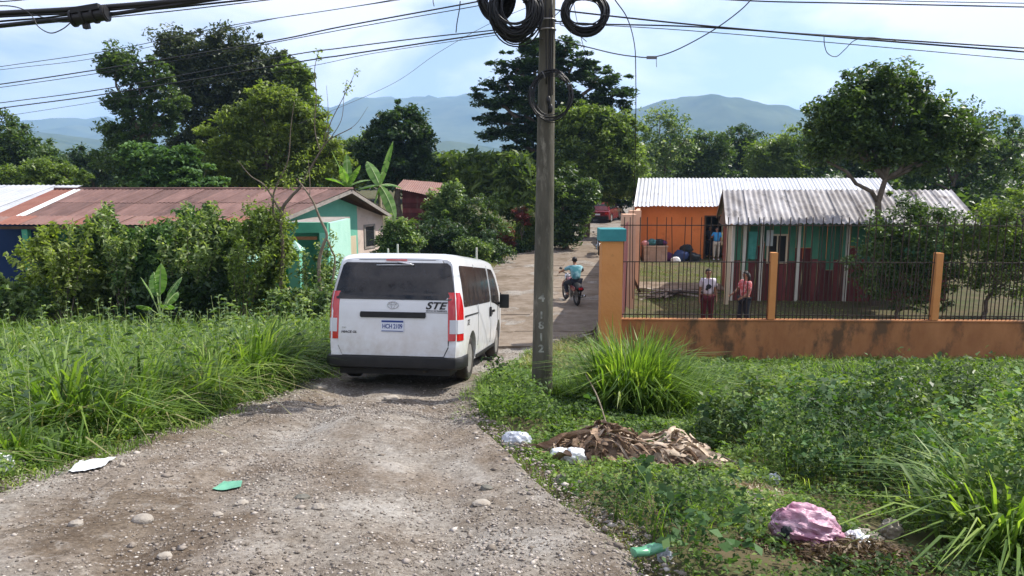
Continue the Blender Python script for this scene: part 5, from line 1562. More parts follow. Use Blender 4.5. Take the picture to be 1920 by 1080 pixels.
# shrubs between the houses and along the road
shr = [
    ("leafy shrub with pale leaves growing above the van roof beside the pink gable end", 27, 745, [(742, 430, 26, 20), (760, 450, 30, 18), (722, 455, 18, 14)], 'shrub', .15),
    ("grey-leaved shrub hanging over the small maroon house", 35, 840, [(828, 375, 26, 18), (850, 362, 24, 18), (815, 398, 28, 20), (850, 395, 26, 22)], 'shrub', .18),
    ("dark rounded bush with a lighter top in the middle of the hedge", 35, 905, [(905, 395, 36, 24), (880, 415, 32, 26), (925, 425, 30, 28), (900, 445, 36, 26)], 'mid', .14),
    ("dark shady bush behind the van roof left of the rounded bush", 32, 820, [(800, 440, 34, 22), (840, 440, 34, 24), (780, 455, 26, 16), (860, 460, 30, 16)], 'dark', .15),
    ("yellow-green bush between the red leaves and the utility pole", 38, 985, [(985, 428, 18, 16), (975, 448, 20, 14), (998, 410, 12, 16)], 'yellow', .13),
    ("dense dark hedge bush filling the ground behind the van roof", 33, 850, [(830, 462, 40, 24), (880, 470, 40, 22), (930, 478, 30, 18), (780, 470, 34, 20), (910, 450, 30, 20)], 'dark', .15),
    ("low green bush on the left bank of the road beyond the van", 36, 930, [(925, 482, 20, 12), (905, 480, 16, 12), (945, 476, 14, 12)], 'light', .13),
    ("green bush under the yellow-green one beside the utility pole", 38, 990, [(990, 462, 18, 14), (1000, 440, 16, 20), (975, 470, 16, 12)], 'mid', .13),
    ("dark bush at the right end of the hedge under the red leaves", 37, 950, [(950, 470, 24, 18), (930, 465, 20, 16), (970, 468, 18, 12)], 'dark', .13),
    ("loose pale-leaved shrub low behind the van on the right", 31, 880, [(880, 462, 20, 12), (905, 468, 18, 10)], 'shrub', .12),
]
for lab, Yd, bx, l, mm, lf in shr:
    l = l + [(q[0] + random.uniform(-10, 10), q[1] + 26, q[2], q[3]) for q in l if q[1] + 26 < 490]
    tree("shrub", lab, "shrub", Yd, bx, l, M[mm], lf, 170, .3, 48, .05, group="bushes between the small house and the road")
tree("red_shrub", "red-leaved ornamental shrub at the road bend, lower and darker of two", "shrub", 36.5, 952, [(948, 432, 12, 22), (955, 455, 12, 16), (942, 470, 12, 12)], M['redleaf'], .24, 40, .22, 30, .03, aspect=.28, droop=.3, group="red-leaved shrubs")
tree("red_shrub", "bright red-leaved shrub top just left of the utility pole", "shrub", 37.5, 976, [(975, 404, 13, 10), (984, 412, 9, 8)], M['redleaf'], .24, 26, .22, 30, .03, aspect=.28, droop=.3, group="red-leaved shrubs")
# bushes crowding the front of the long house
shr = [
    ("yellow-green shrub with arching tips at the left end of the house front", 19, 130, [(85, 465, 34, 20), (125, 480, 36, 30), (95, 435, 18, 10), (160, 520, 34, 36), (55, 470, 24, 12)], 'yellow', .13),
    ("tall shrub whose tip pokes above the left part of the red roof", 19.5, 200, [(198, 398, 12, 14), (190, 440, 32, 30), (215, 475, 34, 34), (170, 450, 26, 24), (200, 520, 40, 34)], 'shrub', .13),
    ("grey-green bush in the middle left of the house front", 19, 262, [(262, 455, 34, 26), (285, 490, 34, 30), (250, 510, 34, 34), (300, 440, 22, 16)], 'creeper', .13),
    ("bush topped with pale leaves below the middle of the eave", 20, 350, [(352, 398, 14, 14), (345, 430, 38, 20), (310, 440, 30, 18), (330, 470, 34, 20)], 'creeper', .13),
    ("bush with bright leaves overhanging the dark front windows", 19.5, 405, [(395, 395, 12, 8), (400, 425, 34, 24), (430, 445, 30, 28), (385, 455, 26, 20), (420, 490, 34, 36)], 'shrub', .14),
    ("bright creeper-covered bush beside the green shade cloth", 19, 500, [(490, 415, 34, 26), (520, 435, 28, 30), (470, 440, 26, 26), (535, 470, 16, 24), (505, 460, 22, 14)], 'light', .12),
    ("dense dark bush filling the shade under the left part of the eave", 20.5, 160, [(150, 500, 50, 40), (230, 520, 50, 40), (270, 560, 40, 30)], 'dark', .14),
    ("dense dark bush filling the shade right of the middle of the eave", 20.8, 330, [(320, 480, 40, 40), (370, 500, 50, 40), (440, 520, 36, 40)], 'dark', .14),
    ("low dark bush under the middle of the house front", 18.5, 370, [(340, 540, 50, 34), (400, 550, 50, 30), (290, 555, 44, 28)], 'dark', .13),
    ("low scrubby bush at the far left below the blue wall", 18, 40, [(30, 555, 40, 22), (-20, 540, 50, 30), (75, 560, 30, 18)], 'shrub', .12),
    ("leafy weeds at the foot of the vine-covered trunk by the van", 17, 560, [(560, 575, 34, 24), (600, 560, 24, 30), (530, 570, 24, 20)], 'shrub', .10),
    ("scrubby bush between the porch and the van's left side", 18.5, 610, [(608, 520, 20, 34), (590, 555, 24, 22), (625, 570, 14, 30)], 'creeper', .10),
]
def skirt(l, Yd, g):
    x0 = min(q[0] - q[2] * .6 for q in l); x1 = max(q[0] + q[2] * .6 for q in l); y0 = max(q[1] for q in l)
    out = list(l); y = y0
    while y < g:
        n_ = max(1, int((x1 - x0) / 46))
        for i in range(n_): out.append((x0 + (x1 - x0) * (i + .5) / n_ + random.uniform(-8, 8), y + random.uniform(-6, 6), 26, 24))
        y += 34
    return out
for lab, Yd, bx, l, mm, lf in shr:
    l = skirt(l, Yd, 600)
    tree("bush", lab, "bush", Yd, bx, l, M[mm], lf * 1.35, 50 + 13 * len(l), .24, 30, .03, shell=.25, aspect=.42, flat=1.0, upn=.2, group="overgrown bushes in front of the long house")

# long sprays reaching out of the bushes: each spray belongs to the bush it grows from
def spray_bush(label, px, py, Yd, tips, m, leaf):
    b = pix(px, py, Yd); b.z = float(gz(b.x, b.y)); t = thing("bush", label, "bush", b, group="overgrown bushes in front of the long house")
    mb = MB(); C = []
    for tx, ty, dy in tips:
        e = pix(tx, ty, Yd + dy); mid_ = b.lerp(e, .55) + Vector((random.uniform(-.1, .1), 0, .25))
        P = crom([b, mid_, e], 8); mb.tube(P, [.018 * (1 - .8 * i / (len(P) - 1)) for i in range(len(P))], 5)
        for i, q in enumerate(P[5:]):
            k = 16; c = np.array(q)[None] + rand_unit(k) * .17 * rng.random((k, 1)) ** .5; C.append(c)
    part("trunk", mb, M['bark'], t, True, smooth=180)
    C = np.concatenate(C); V, F = leaf_quads(C, leaf * (.6 + .8 * rng.random(len(C))), .42, .3, .25)
    link("crown", np_mesh("crown", V, F, np.clip(rng.normal(.6, .25, len(C)), 0, 1)), m, t, True)
spray_bush("loose bush of long arching sprays at the left end of the house front", 120, 590, 18.2, [(40, 455, 0), (75, 430, .3), (20, 480, -.2), (130, 420, .2), (175, 410, 0), (95, 470, -.3), (60, 510, -.3)], M['yellow'], .14)
spray_bush("loose bush with sprays over the eave above the tall pointed shrub", 230, 590, 18.8, [(200, 382, 0), (185, 400, .2), (230, 430, 0), (270, 420, -.2), (250, 460, -.4), (215, 445, -.3)], M['shrub'], .14)
spray_bush("loose bush with pale sprays in the middle of the house front", 350, 595, 18.6, [(350, 385, .3), (330, 410, 0), (378, 405, 0), (300, 450, -.3), (400, 388, .3), (380, 460, -.4), (340, 470, -.5), (420, 430, 0)], M['shrub'], .15)
spray_bush("loose bush with bright sprays right of the middle of the house front", 450, 595, 18.4, [(440, 410, 0), (470, 395, .2), (495, 405, 0), (455, 450, -.4), (500, 470, -.4), (430, 480, -.4), (520, 445, 0)], M['light'], .13)
spray_bush("twiggy bush with thin sprays in front of the porch", 590, 620, 18.2, [(570, 470, 0), (600, 455, .2), (625, 440, .3), (560, 500, 0), (612, 500, -.2), (640, 480, .2)], M['shrub'], .10)

# sparse, half-bare trees in front of the porch
def sparse(name, label, lines, tufts, leafm, lf=.1, n=26, r=.16, bark='bark_pale', vine=None):
    base = pix(*lines[0][0][0]); base.z = float(gz(base.x, base.y))
    t = thing(name, label, "tree", base)
    mb = MB()
    for pts, r0, r1 in lines:
        P = crom([pix(*q) for q in pts], 5)
        mb.tube(P, [r0 + (r1 - r0) * i / (len(P) - 1) for i in range(len(P))], 7)
    part("trunk", mb, M[bark], t, True, smooth=180)
    C = []
    for (px, py, d, rr) in tufts:
        c = np.array(pix(px, py, d)); k = max(4, int(n * rr / .2))
        C.append(c[None] + rand_unit(k) * (rng.random(k) ** .5)[:, None] * rr)
    if vine:
        for (a, b, rr, k) in vine:
            a_, b_ = np.array(pix(*a)), np.array(pix(*b))
            tt = rng.random(k)[:, None]
            C.append(a_ + (b_ - a_) * tt + rand_unit(k) * rr * rng.random(k)[:, None])
    C = np.concatenate(C)
    V, F = leaf_quads(C, lf * (.6 + .8 * rng.random(len(C))), .45, .3, .2)
    link("crown", np_mesh("crown", V, F, rng.random(len(C))), leafm, t, True)
    return t
D_ = 18.6
sparse("vine_covered_tree", "thin forked tree wrapped in vines in front of the porch, twigs reaching the sky", [
    ([(527, 640, D_), (525, 560, D_), (530, 480, D_), (528, 400, D_), (545, 370, D_), (562, 352, D_), (580, 320, D_), (600, 285, D_), (618, 262, D_), (660, 240, D_)], .065, .008),
    ([(530, 420, D_), (514, 405, D_), (512, 370, D_), (520, 345, D_), (540, 300, D_), (545, 240, D_), (552, 190, D_)], .036, .006),
    ([(600, 285, D_), (590, 240, D_), (593, 180, D_), (590, 130, D_), (598, 95, D_)], .016, .006),
    ([(612, 265, D_), (620, 230, D_), (640, 190, D_), (655, 160, D_), (668, 132, D_)], .014, .005),
    ([(618, 262, D_), (640, 225, D_), (645, 180, D_), (650, 150, D_)], .010, .004),
    ([(605, 280, D_), (615, 215, D_), (612, 160, D_)], .010, .004),
    ([(628, 255, D_), (665, 235, D_), (690, 200, D_)], .008, .003),
    ([(528, 400, D_), (498, 350, D_), (470, 330, D_), (445, 300, D_)], .03, .006)],
    [(598, 98, D_, .12), (597, 110, D_, .08), (668, 135, D_, .10), (655, 160, D_, .16), (650, 172, D_, .10), (545, 345, D_, .22), (512, 380, D_, .2), (505, 350, D_, .25), (535, 330, D_, .3), (560, 300, D_, .25), (470, 380, D_, .25), (575, 330, D_, .25), (600, 320, D_, .2)], M['yellow'], .09, 30,
    bark='bark', vine=[((528, 400, D_), (530, 560, D_), .28, 620), ((500, 430, D_), (540, 400, D_), .3, 160)])
sparse("leaning_tree", "pale leaning bare trunk that forks beside the left rear of the van", [
    ([(604, 640, 17.6), (603, 580, 17.6), (598, 500, 17.6), (606, 460, 17.6), (613, 440, 17.6), (600, 410, 17.6), (588, 380, 17.6), (572, 355, 17.6), (556, 335, 17.6)], .055, .014),
    ([(622, 640, 17.6), (620, 560, 17.6), (628, 490, 17.6), (622, 470, 17.6), (612, 445, 17.6)], .03, .02),
    ([(581, 370, 17.6), (581, 340, 17.6), (578, 300, 17.6)], .012, .006)],
    [(560, 335, 17.6, .15), (600, 500, 17.6, .12), (628, 480, 17.6, .14)], M['shrub'], .08, 22, vine=[((604, 500, 17.6), (603, 600, 17.6), .16, 120), ((622, 480, 17.6), (624, 560, 17.6), .12, 90)])

# banana plants with separate leaves
def banana_leaf(P0, d, L_, w, m, parent, droop=.5, tilt=0, label=None):
    """leaf blade from P0 along d, arching down; feathered, folded along the midrib"""
    d = Vector(d).normalized(); side = d.cross(Vector((0, 0, 1)))
    side = side.normalized() if side.length > .1 else Vector((1, 0, 0))
    side = (Matrix.Rotation(tilt, 3, d) @ side)
    nn = 12; pts = []
    p = Vector(P0); dd = d.copy()
    for i in range(nn + 1):
        pts.append(p.copy()); dd = (dd + Vector((0, 0, -droop / nn))).normalized(); p += dd * L_ / nn
    V = []; F = []; v = []
    for i, q in enumerate(pts):
        t = i / nn; ww = w * (math.sin(math.pi * min(1, t * .96 + .04)) ** .6) * (.18 if t < .08 else 1)
        n_ = side.cross(dd)
        V += [q - side * ww * .5 + Vector((0, 0, -.12 * ww)), q, q + side * ww * .5 + Vector((0, 0, -.12 * ww))]
    # torn edges: each strip is its own quad
    VV = []
    for i in range(nn):
        for s in (0, 1):
            a, b = (V[3 * i + s * 2], V[3 * i + 1]); c, e = (V[3 * i + 3 + s * 2], V[3 * i + 4])
            j = random.uniform(.0, .10) if random.random() < .6 else 0
            c2 = c.lerp(a, j * 2) - Vector((0, 0, j * w * .5))
            VV += [a, b, e, c2]; v.append(min(1, max(0, random.gauss(.5, .2))))
    F = [(4 * k, 4 * k + 1, 4 * k + 2, 4 * k + 3) for k in range(len(VV) // 4)]
    me = np_mesh("leaf", [tuple(q) for q in VV], F, v)
    o = link("leaf", me, m, parent, True, label=label)
    mb = MB(); mb.tube(pts, [.022 * (1 - .8 * i / nn) for i in range(nn + 1)], 5)
    part("midrib", mb, M['banana_rib'], o, True, smooth=180)
M['banana_rib'] = plain("pale_midrib", (0.26, 0.34, 0.14), 0.5)
def banana(label, bx, Yd, top, leaves):
    b = pix(bx, 400, Yd); b.z = float(gz(b.x, b.y)); c = pix(bx, top, Yd)
    t = thing("banana_plant", label, "banana plant", b, group="banana plants beside the green gable")
    mb = MB(); mb.tube([b - Vector((0, 0, .2)), b.lerp(c, .5), c], [.13, .11, .07], 10); part("trunk", mb, M['bark_pale'], t, True, smooth=180)
    for (tx, ty, dy, w, dr) in leaves:
        e = pix(tx, ty, Yd + dy); d = e - c
        banana_leaf(c, d + Vector((0, 0, d.length * dr * .35)), d.length * 1.05, w, M['banana'], t, dr, random.uniform(-.6, .6))
banana("banana plant with one tall upright pale leaf beside the mint gable", 712, 31, 348, [(735, 268, .0, .5, .15), (672, 350, -.5, .55, .7), (690, 300, .8, .5, .5), (752, 345, .8, .5, .8), (742, 408, -.8, .5, 1.1), (700, 392, -.3, .5, 1.0)])
banana("banana plant with fanned yellow-green leaves behind the peak of the roof", 652, 32, 352, [(625, 285, .0, .45, .4), (650, 290, .6, .45, .3), (672, 308, -.4, .45, .6), (612, 325, .5, .45, .9), (690, 330, .4, .45, .9), (640, 310, -.6, .4, .5)])
bl = thing("broadleaf_plant", "broad-leaved plant with big bright leaves standing in front of the dark bushes", "plant", (*pix(300, 600, 16.5).xy, 0.0))
c = pix(300, 592, 16.5); b0 = Vector((c.x, c.y, 0))
mb = MB(); mb.tube([b0, c], [.03, .025], 6); part("stem", mb, M['banana_rib'], bl, True)
for tx, ty, dy in ((300, 500, 0), (330, 520, .2), (272, 522, -.2), (262, 566, -.3), (318, 562, -.4), (290, 512, .3), (326, 545, .3)):
    e = pix(tx, ty, 16.5 + dy)
    mb = MB(); mb.tube([c, c.lerp(e, .6)], .012, 5); part("leaf_stalk", mb, M['banana_rib'], bl, True)
    banana_leaf(c.lerp(e, .45), (e - c), (e - c).length * .62, .30, M['banana'], bl, .7, random.uniform(-.5, .5))

# far woodland filling the plain
def far_wood(name, Yd, prof, m, leaf, n, seed):
    C = []
    for k in range(n):
        x = random.uniform(prof[0][0], prof[-1][0]); top = float(np.interp(x, [q[0] for q in prof], [q[1] for q in prof]))
        y = random.uniform(top + 3, 346 if Yd > 70 else 385)
        c = pix(x, y, Yd + random.uniform(-8, 8) + (340 - y) * .2)
        C.append(c)
    C = np.array([tuple(c) for c in C])
    idx = np.repeat(np.arange(len(C)), 26)
    off = rand_unit(len(idx)) * (rng.random(len(idx)) ** .5)[:, None] * (1.7 * (Yd / 90))
    off[:, 2] *= .55
    P = C[idx] + off
    vv = np.clip((rng.random(len(C)) * .7)[idx] + rng.normal(size=len(idx)) * .12, 0, 1)
    V, F = leaf_quads(P, leaf * (.6 + .8 * rng.random(len(P))), .6, .6)
    link(name, np_mesh(name, V, F, vv), m, label="distant line of mixed trees beyond the houses", cat="woodland", kind='stuff')
far_wood("far_woodland", 95, [(-300, 280), (-50, 290), (60, 300), (150, 296), (230, 300), (600, 300), (640, 272), (700, 262), (740, 290), (820, 290), (900, 290), (980, 290), (1100, 290), (1200, 272), (1290, 268), (1380, 282), (1500, 268), (1700, 250), (1850, 262), (2200, 255)], M['mid'], .75, 4600, 3)
far_wood('far_woodland', 58, [(1560, 330), (1640, 318), (1750, 312), (1850, 318), (2000, 300), (2300, 300)], M['mid'], .5, 1100, 5)
far_wood("far_woodland", 180, [(-300, 300), (60, 290), (250, 300), (640, 280), (800, 290), (860, 296), (1000, 306), (1200, 300), (1400, 290), (2200, 290)], M['dark'], 1.3, 1700, 4)

# ------------------------------------------------------------------ grass and weeds
def grass_patch(name, label, N, region, hfun, dens=None, m='grass', w=.014, lean=(.25, .8), clump=(40, .16), cat="grass", kind='stuff', parent=None, vfun=None):
    x0, x1, y0, y1 = region
    P = []
    tries = 0
    while sum(len(p) for p in P) < N and tries < 60:
        tries += 1
        k = max(50, int(N / clump[0] / 2))
        cx = x0 + (x1 - x0) * rng.random(k); cy = y0 + (y1 - y0) * rng.random(k)
        h = hfun(cx, cy); ok = h > .03
        if dens is not None: ok &= rng.random(k) < dens(cx, cy)
        cx, cy, h = cx[ok], cy[ok], h[ok]
        idx = np.repeat(np.arange(len(cx)), clump[0])
        q = rng.normal(size=(len(idx), 2)) * clump[1]
        P.append(np.stack([cx[idx] + q[:, 0], cy[idx] + q[:, 1], h[idx], rng.random(len(cx))[idx], np.arctan2(q[:, 1], q[:, 0])], 1))
    P = np.concatenate(P)[:N]
    keep = hfun(P[:, 0], P[:, 1]) > .02
    P = P[keep]
    z = gz(P[:, 0], P[:, 1]) - .03
    h = P[:, 2] * (.55 + .6 * rng.random(len(P)))
    az = P[:, 4] + rng.normal(size=len(P)) * .9
    ln = lean[0] + (lean[1] - lean[0]) * rng.random(len(P))
    V, F = blades(np.stack([P[:, 0], P[:, 1], z], 1), h, w * (.6 + .8 * rng.random(len(P))), ln, az)
    v = np.clip(.15 + .5 * P[:, 3] + rng.normal(size=len(P)) * .16, 0, 1)
    if vfun is not None: v = np.clip(v + vfun(P[:, 0], P[:, 1]), 0, 1)
    return link(name, np_mesh(name, V, F, np.repeat(v, 5)), M[m], label=label, cat=cat, kind=kind)
LEFT = lambda x, y: RL(y) - x
def _h2(x, y): return vnoise(x * 5.3, y * 5.3, 77)
def hL(x, y):
    e = LEFT(x, y)
    n = 1.3 * fbm(x * .8, y * .8, 61, 3) + .35 * (_h2(x, y) - .5)
    near = sstep((y - 5.5) / 3)
    return np.where(e > .05, np.clip(.20 + 1.0 * sstep((e - .02) / .8) * (.35 + .65 * near) + n * .75 * sstep(e), .05, 1.45), 0)
grass_patch("tall_grass", "tall bright green grass filling the left verge beside the dirt road", 52000, (-14, -2.2, 4.2, 17.5), hL, w=.028, lean=(.2, 1.1), clump=(95, .10))
grass_patch('dry_blades', 'dry straw-coloured blades mixed through the left verge grass', 4200, (-12, -2.4, 4.6, 14), lambda x, y: hL(x, y) * .95, m='grass_dry', w=.018, lean=(.2, 1.6), clump=(9, .2))
grass_patch('under_grass', 'low dense grass under the tall grass of the left verge', 24000, (-12, -2.4, 4.2, 14), lambda x, y: hL(x, y) * .5, w=.016, lean=(.3, 1.0), clump=(30, .2))
grass_patch("tall_grass", "tall grass around the back of the verge and the house front", 14000, (-18, -2.4, 17, 23.5), lambda x, y: np.where(LEFT(x, y) > .2, .55 + fbm(x, y, 66), 0), w=.022, clump=(34, .2))
# road edge fringe
def fringe(x, y):
    e = np.minimum(np.abs(RL(y) - x), np.abs(x - RR(y)))
    return np.where(e < .28, .13 + .1 * fbm(x * 3, y * 3, 5), 0)
grass_patch("edge_grass", "short grass creeping over the edges of the dirt road", 9000, (-5, 1.6, 3, 16), fringe, w=.007, clump=(18, .07))

def weeds(name, label, N, region, hfun, size, m, aspect=.6, clumpn=16, cr_=.10, upn=.8, power=.7, depthfall=True, cat="weeds"):
    x0, x1, y0, y1 = region
    k = int(N / clumpn * 2.2)
    cx = x0 + (x1 - x0) * rng.random(k); cy = y0 + (y1 - y0) * rng.random(k)
    h = hfun(cx, cy)
    ok = h > .01
    if depthfall: ok &= rng.random(k) < np.clip(7.0 / cy, .25, 1)
    cx, cy, h = cx[ok][:int(N / clumpn)], cy[ok][:int(N / clumpn)], h[ok][:int(N / clumpn)]
    idx = np.repeat(np.arange(len(cx)), clumpn)
    off = rand_unit(len(idx)) * (rng.random(len(idx)) ** .5)[:, None] * cr_
    t = rng.random(len(idx)) ** power
    X_ = cx[idx] + off[:, 0]; Y_ = cy[idx] + off[:, 1]
    Z_ = gz(X_, Y_) + h[idx] * t + np.abs(off[:, 2]) * .3 + .01
    h = h * (.35 + 1.3 * vnoise(cx * 3.1, cy * 3.1, 19))
    Z_ = gz(X_, Y_) + h[idx] * t + np.abs(off[:, 2]) * .3 + .01
    vv = np.clip((.15 + .3 * rng.random(len(cx)) + 1.3 * fbm(cx * 1.0, cy * 1.3, 88, 3))[idx] + rng.normal(size=len(idx)) * .19, 0, 1)
    fall = np.clip(Y_ / 7.0, .8, 2.0)
    V, F = leaf_quads(np.stack([X_, Y_, Z_], 1), size * fall * (.5 + rng.random(len(idx))), aspect, upn, .15, .3)
    return link(name, np_mesh(name, V, F, vv), M[m], label=label, cat=cat, kind='stuff')
# low leafy weeds at the near left edge
def stalky(name, label, N, region, okf, hmin, hmax, leaf, m, seed):
    r2 = np.random.default_rng(seed); x0, x1, y0, y1 = region
    V = []; F = []; vs = []; k = 0; tries = 0
    while k < N and tries < N * 12:
        tries += 1
        x, y = x0 + (x1 - x0) * r2.random(), y0 + (y1 - y0) * r2.random()
        if not okf(x, y): continue
        k += 1; h = hmin + (hmax - hmin) * r2.random(); z = float(gz(x, y)); a = r2.random() * 6.28; ln = .25 * r2.random()
        v0 = r2.random() * .7
        top = np.array([x + math.cos(a) * ln * h, y + math.sin(a) * ln * h, z + h]); bot = np.array([x, y, z - .02])
        s_ = np.array([-math.sin(a), math.cos(a), 0]) * .004; b = len(V)
        V += [bot - s_, bot + s_, top + s_ * .5, top - s_ * .5]; F.append((b, b + 1, b + 2, b + 3)); vs.append(.9)
        nl = int(5 + 9 * h / hmax)
        for q in range(nl):
            t_ = .25 + .75 * (q + .5) / nl; c = bot + (top - bot) * t_; aa = q * 2.4 + a
            d = np.array([math.cos(aa), math.sin(aa), .35]); L_ = leaf * (1.25 - .6 * t_) * (.7 + .6 * r2.random()); sd_ = np.array([-math.sin(aa), math.cos(aa), .1]) * L_ * .26
            b = len(V); V += [c, c + d * L_ * .5 + sd_ + [0, 0, .01], c + d * L_ - [0, 0, L_ * .35], c + d * L_ * .5 - sd_ + [0, 0, .01]]
            F.append((b, b + 1, b + 2, b + 3)); vs.append(min(1, max(0, v0 + r2.normal() * .15)))
    link(name, np_mesh(name, np.array(V), F, vs), M[m], label=label, cat="weeds", kind='stuff')
stalky("stalky_weeds", "upright weeds with leafy stems standing above the grass of the left verge", 420, (-10, -3.2, 5, 16), lambda x, y: float(RL(y)) - x > .3, .8, 1.5, .16, 'shrub', 3)
weeds("low_weeds", "low leafy weeds along the near left edge of the road", 34000, (-8, -2.6, 4.0, 12), lambda x, y: np.where((LEFT(x, y) > .0) & (LEFT(x, y) < .9), .08 + .18 * sstep(LEFT(x, y) / .8) + .2 * fbm(x * 2, y * 2, 71), 0), .042, 'weed')
# the right-hand verge: height field of weed mounds measured from the photograph
mounds = []      # (x, y, radius, height)
def mound(px, py, r, h, Yd=None):
    p = gpt(px, py) if Yd is None else pix(px, py, Yd)
    mounds.append((p.x, p.y, r, h))
for q in ((960, 800, .55, .42), (915, 790, .35, .30), (1000, 800, .35, .14), (1075, 790, .35, .16), (935, 745, .4, .42), (1330, 740, .9, .35), (1430, 740, .9, .4), (1400, 830, .55, .48), (1480, 880, .40, .40), (1470, 840, .5, .4), 
          (1250, 985, .36, .24), (1180, 960, .30, .18), (1320, 1020, .36, .28), (1290, 1060, .40, .34), (1400, 1055, .28, .22), (1330, 965, .26, .18), (1230, 1010, .30, .28), (1150, 920, .2, .08),
          (1560, 900, .6, .4), (1660, 900, .7, .45), (1760, 920, .7, .5), (1880, 920, .7, .5), (1600, 830, .9, .4), (1750, 830, 1.0, .45), (1900, 830, 1.0, .45), (1850, 990, .5, .42), (1920, 1040, .5, .40), (1760, 1000, .30, .26), (1130, 840, .2, .12)):
    mound(*q)
MD = np.array(mounds)
bare = []        # (x, y, rx, ry) kept free for the litter
for px, py, rx_, ry_ in ((1190, 862, .86, .46), (1512, 1026, .26, .2), (1500, 1062, .22, .10), (1600, 1050, .34, .20), (970, 835, .14, .12), (1068, 868, .16, .12), (1300, 850, .32, .30), (1420, 930, .28, .18), (1700, 1030, .25, .25), (1225, 1062, .14, .08), (1640, 990, .22, .15)):
    p = gpt(px, py); bare.append((p.x, p.y, rx_, ry_))
def hR(x, y):
    e = x - RR(y)
    h = .055 + .08 * (fbm(x * 1.6, y * 1.6, 81, 3) + .5) * sstep(e / 1.0)
    for mx_, my_, r_, hh in mounds:
        d = ((x - mx_) ** 2 + (y - my_) ** 2) / (r_ * r_)
        h = h + 1.0 * hh * np.clip(1 - d, 0, 1) ** .7 * (1 - h * .8)
    h = h * (1 - .8 * np.clip(1.3 - ((x - .42) / .40) ** 2 - ((y - 9.5) / .75) ** 2, 0, 1))
    h = np.where((e > .02) & (y < 17.3), h, 0)
    for bx_, by_, rx_, ry_ in bare:
        d = ((x - bx_) / rx_) ** 2 + ((y - by_) / ry_) ** 2
        h = np.where(d < 1, 0, h)
    return h
weeds("leafy_weeds", "bushy green weeds covering the right verge between the road and the wall", 118000, (-.6, 7.5, 3.2, 10.5), hR, .043, 'weed', .55, 14, .08)
weeds("leafy_weeds", "carpet of weeds further back towards the orange wall", 46000, (-.4, 13, 9, 17.3), hR, .048, 'weed', .55, 14, .14)
def okR(x, y):
    return float(hR(np.array([x]), np.array([y]))[0]) > .14
stalky("stalky_weeds", "upright leafy weeds standing out of the right verge", 330, (2.0, 9, 3.6, 10), okR, .22, .42, .09, 'shrub', 4)
stalky("stalky_weeds", "upright weeds in front of the orange wall", 170, (1.8, 13, 9.5, 17), okR, .25, .5, .13, 'light', 5)
weeds("leafy_weeds", "larger-leaved bright weeds in the right foreground", 16000, (1.6, 9, 4.2, 9), lambda x, y: np.where((hR(x, y) > .15) & (vnoise(x * .9, y * .9, 17) > .5), hR(x, y) * 1.1 + .04, 0), .065, 'light', .6, 10, .10, upn=.5, power=.4)
weeds("broadleaf_weeds", "broad-leaved creeping weeds in the right foreground", 11000, (.8, 9, 3.2, 9), lambda x, y: np.where((hR(x, y) > .2) & (vnoise(x * 1.5, y * 1.5, 7) > .35), hR(x, y) * 1.12 + .02, 0), .075, 'creeper', .7, 8, .10, upn=.7, power=.35)
grass_patch("verge_grass", "short green grass mixed into the weeds on the right verge", 24000, (-.5, 9, 4, 17.2), lambda x, y: np.where(hR(x, y) > 0, .10 + hR(x, y) * .8, 0), w=.008, lean=(.2, .8), clump=(22, .10), dens=lambda x, y: np.clip(vnoise(x * .9, y * .9, 33) * 1.6 - .2, .1, 1))
grass_patch("dry_grass", "pale dry grass in front of the corner pillar", 6500, (.2, 2.6, 12.5, 17.2), lambda x, y: np.where(x > RR(y) + .05, .30 + .2 * fbm(x, y, 3), 0), m='grass_dry', w=.010, lean=(.2, .7), clump=(30, .12))
grass_patch("pole_grass", "bright bushy grass around the foot of the utility pole", 11000, (-.45, 1.1, 8.3, 11.2), lambda x, y: np.where(x > RR(y) + .0, np.where((x > .08) & (y < 10.0), .07, .38) + .25 * fbm(x * 2, y * 2, 13), 0), w=.011, lean=(.25, .9), clump=(30, .10))
grass_patch("wall_foot_grass", "rank grass growing along the foot of the orange wall", 9000, (2.4, 13.5, 13.8, 17.3), lambda x, y: .34 + .3 * fbm(x, y, 23), w=.014, lean=(.25, .9), clump=(34, .13))
yg = lambda x, y: np.where(x > fenx(y) + .2, .10 + .08 * fbm(x * 2, y * 2, 7), 0)
grass_patch("yard_grass", "short patchy yellowish grass on the ground of the fenced yard", 16000, (3, 10.5, 18.2, 37), yg, m='yard', w=.022, lean=(.2, .8), clump=(26, .22)) 
grass_patch("bank_grass", "straw-coloured grass on the left bank of the far road", 6000, (-2.2, 6, 24, 52), lambda x, y: np.where((x < RL(y)) & (x > RL(y) - 2.5), .25 + .2 * fbm(x, y, 9), 0), m='grass_dry', w=.03, clump=(30, .3))

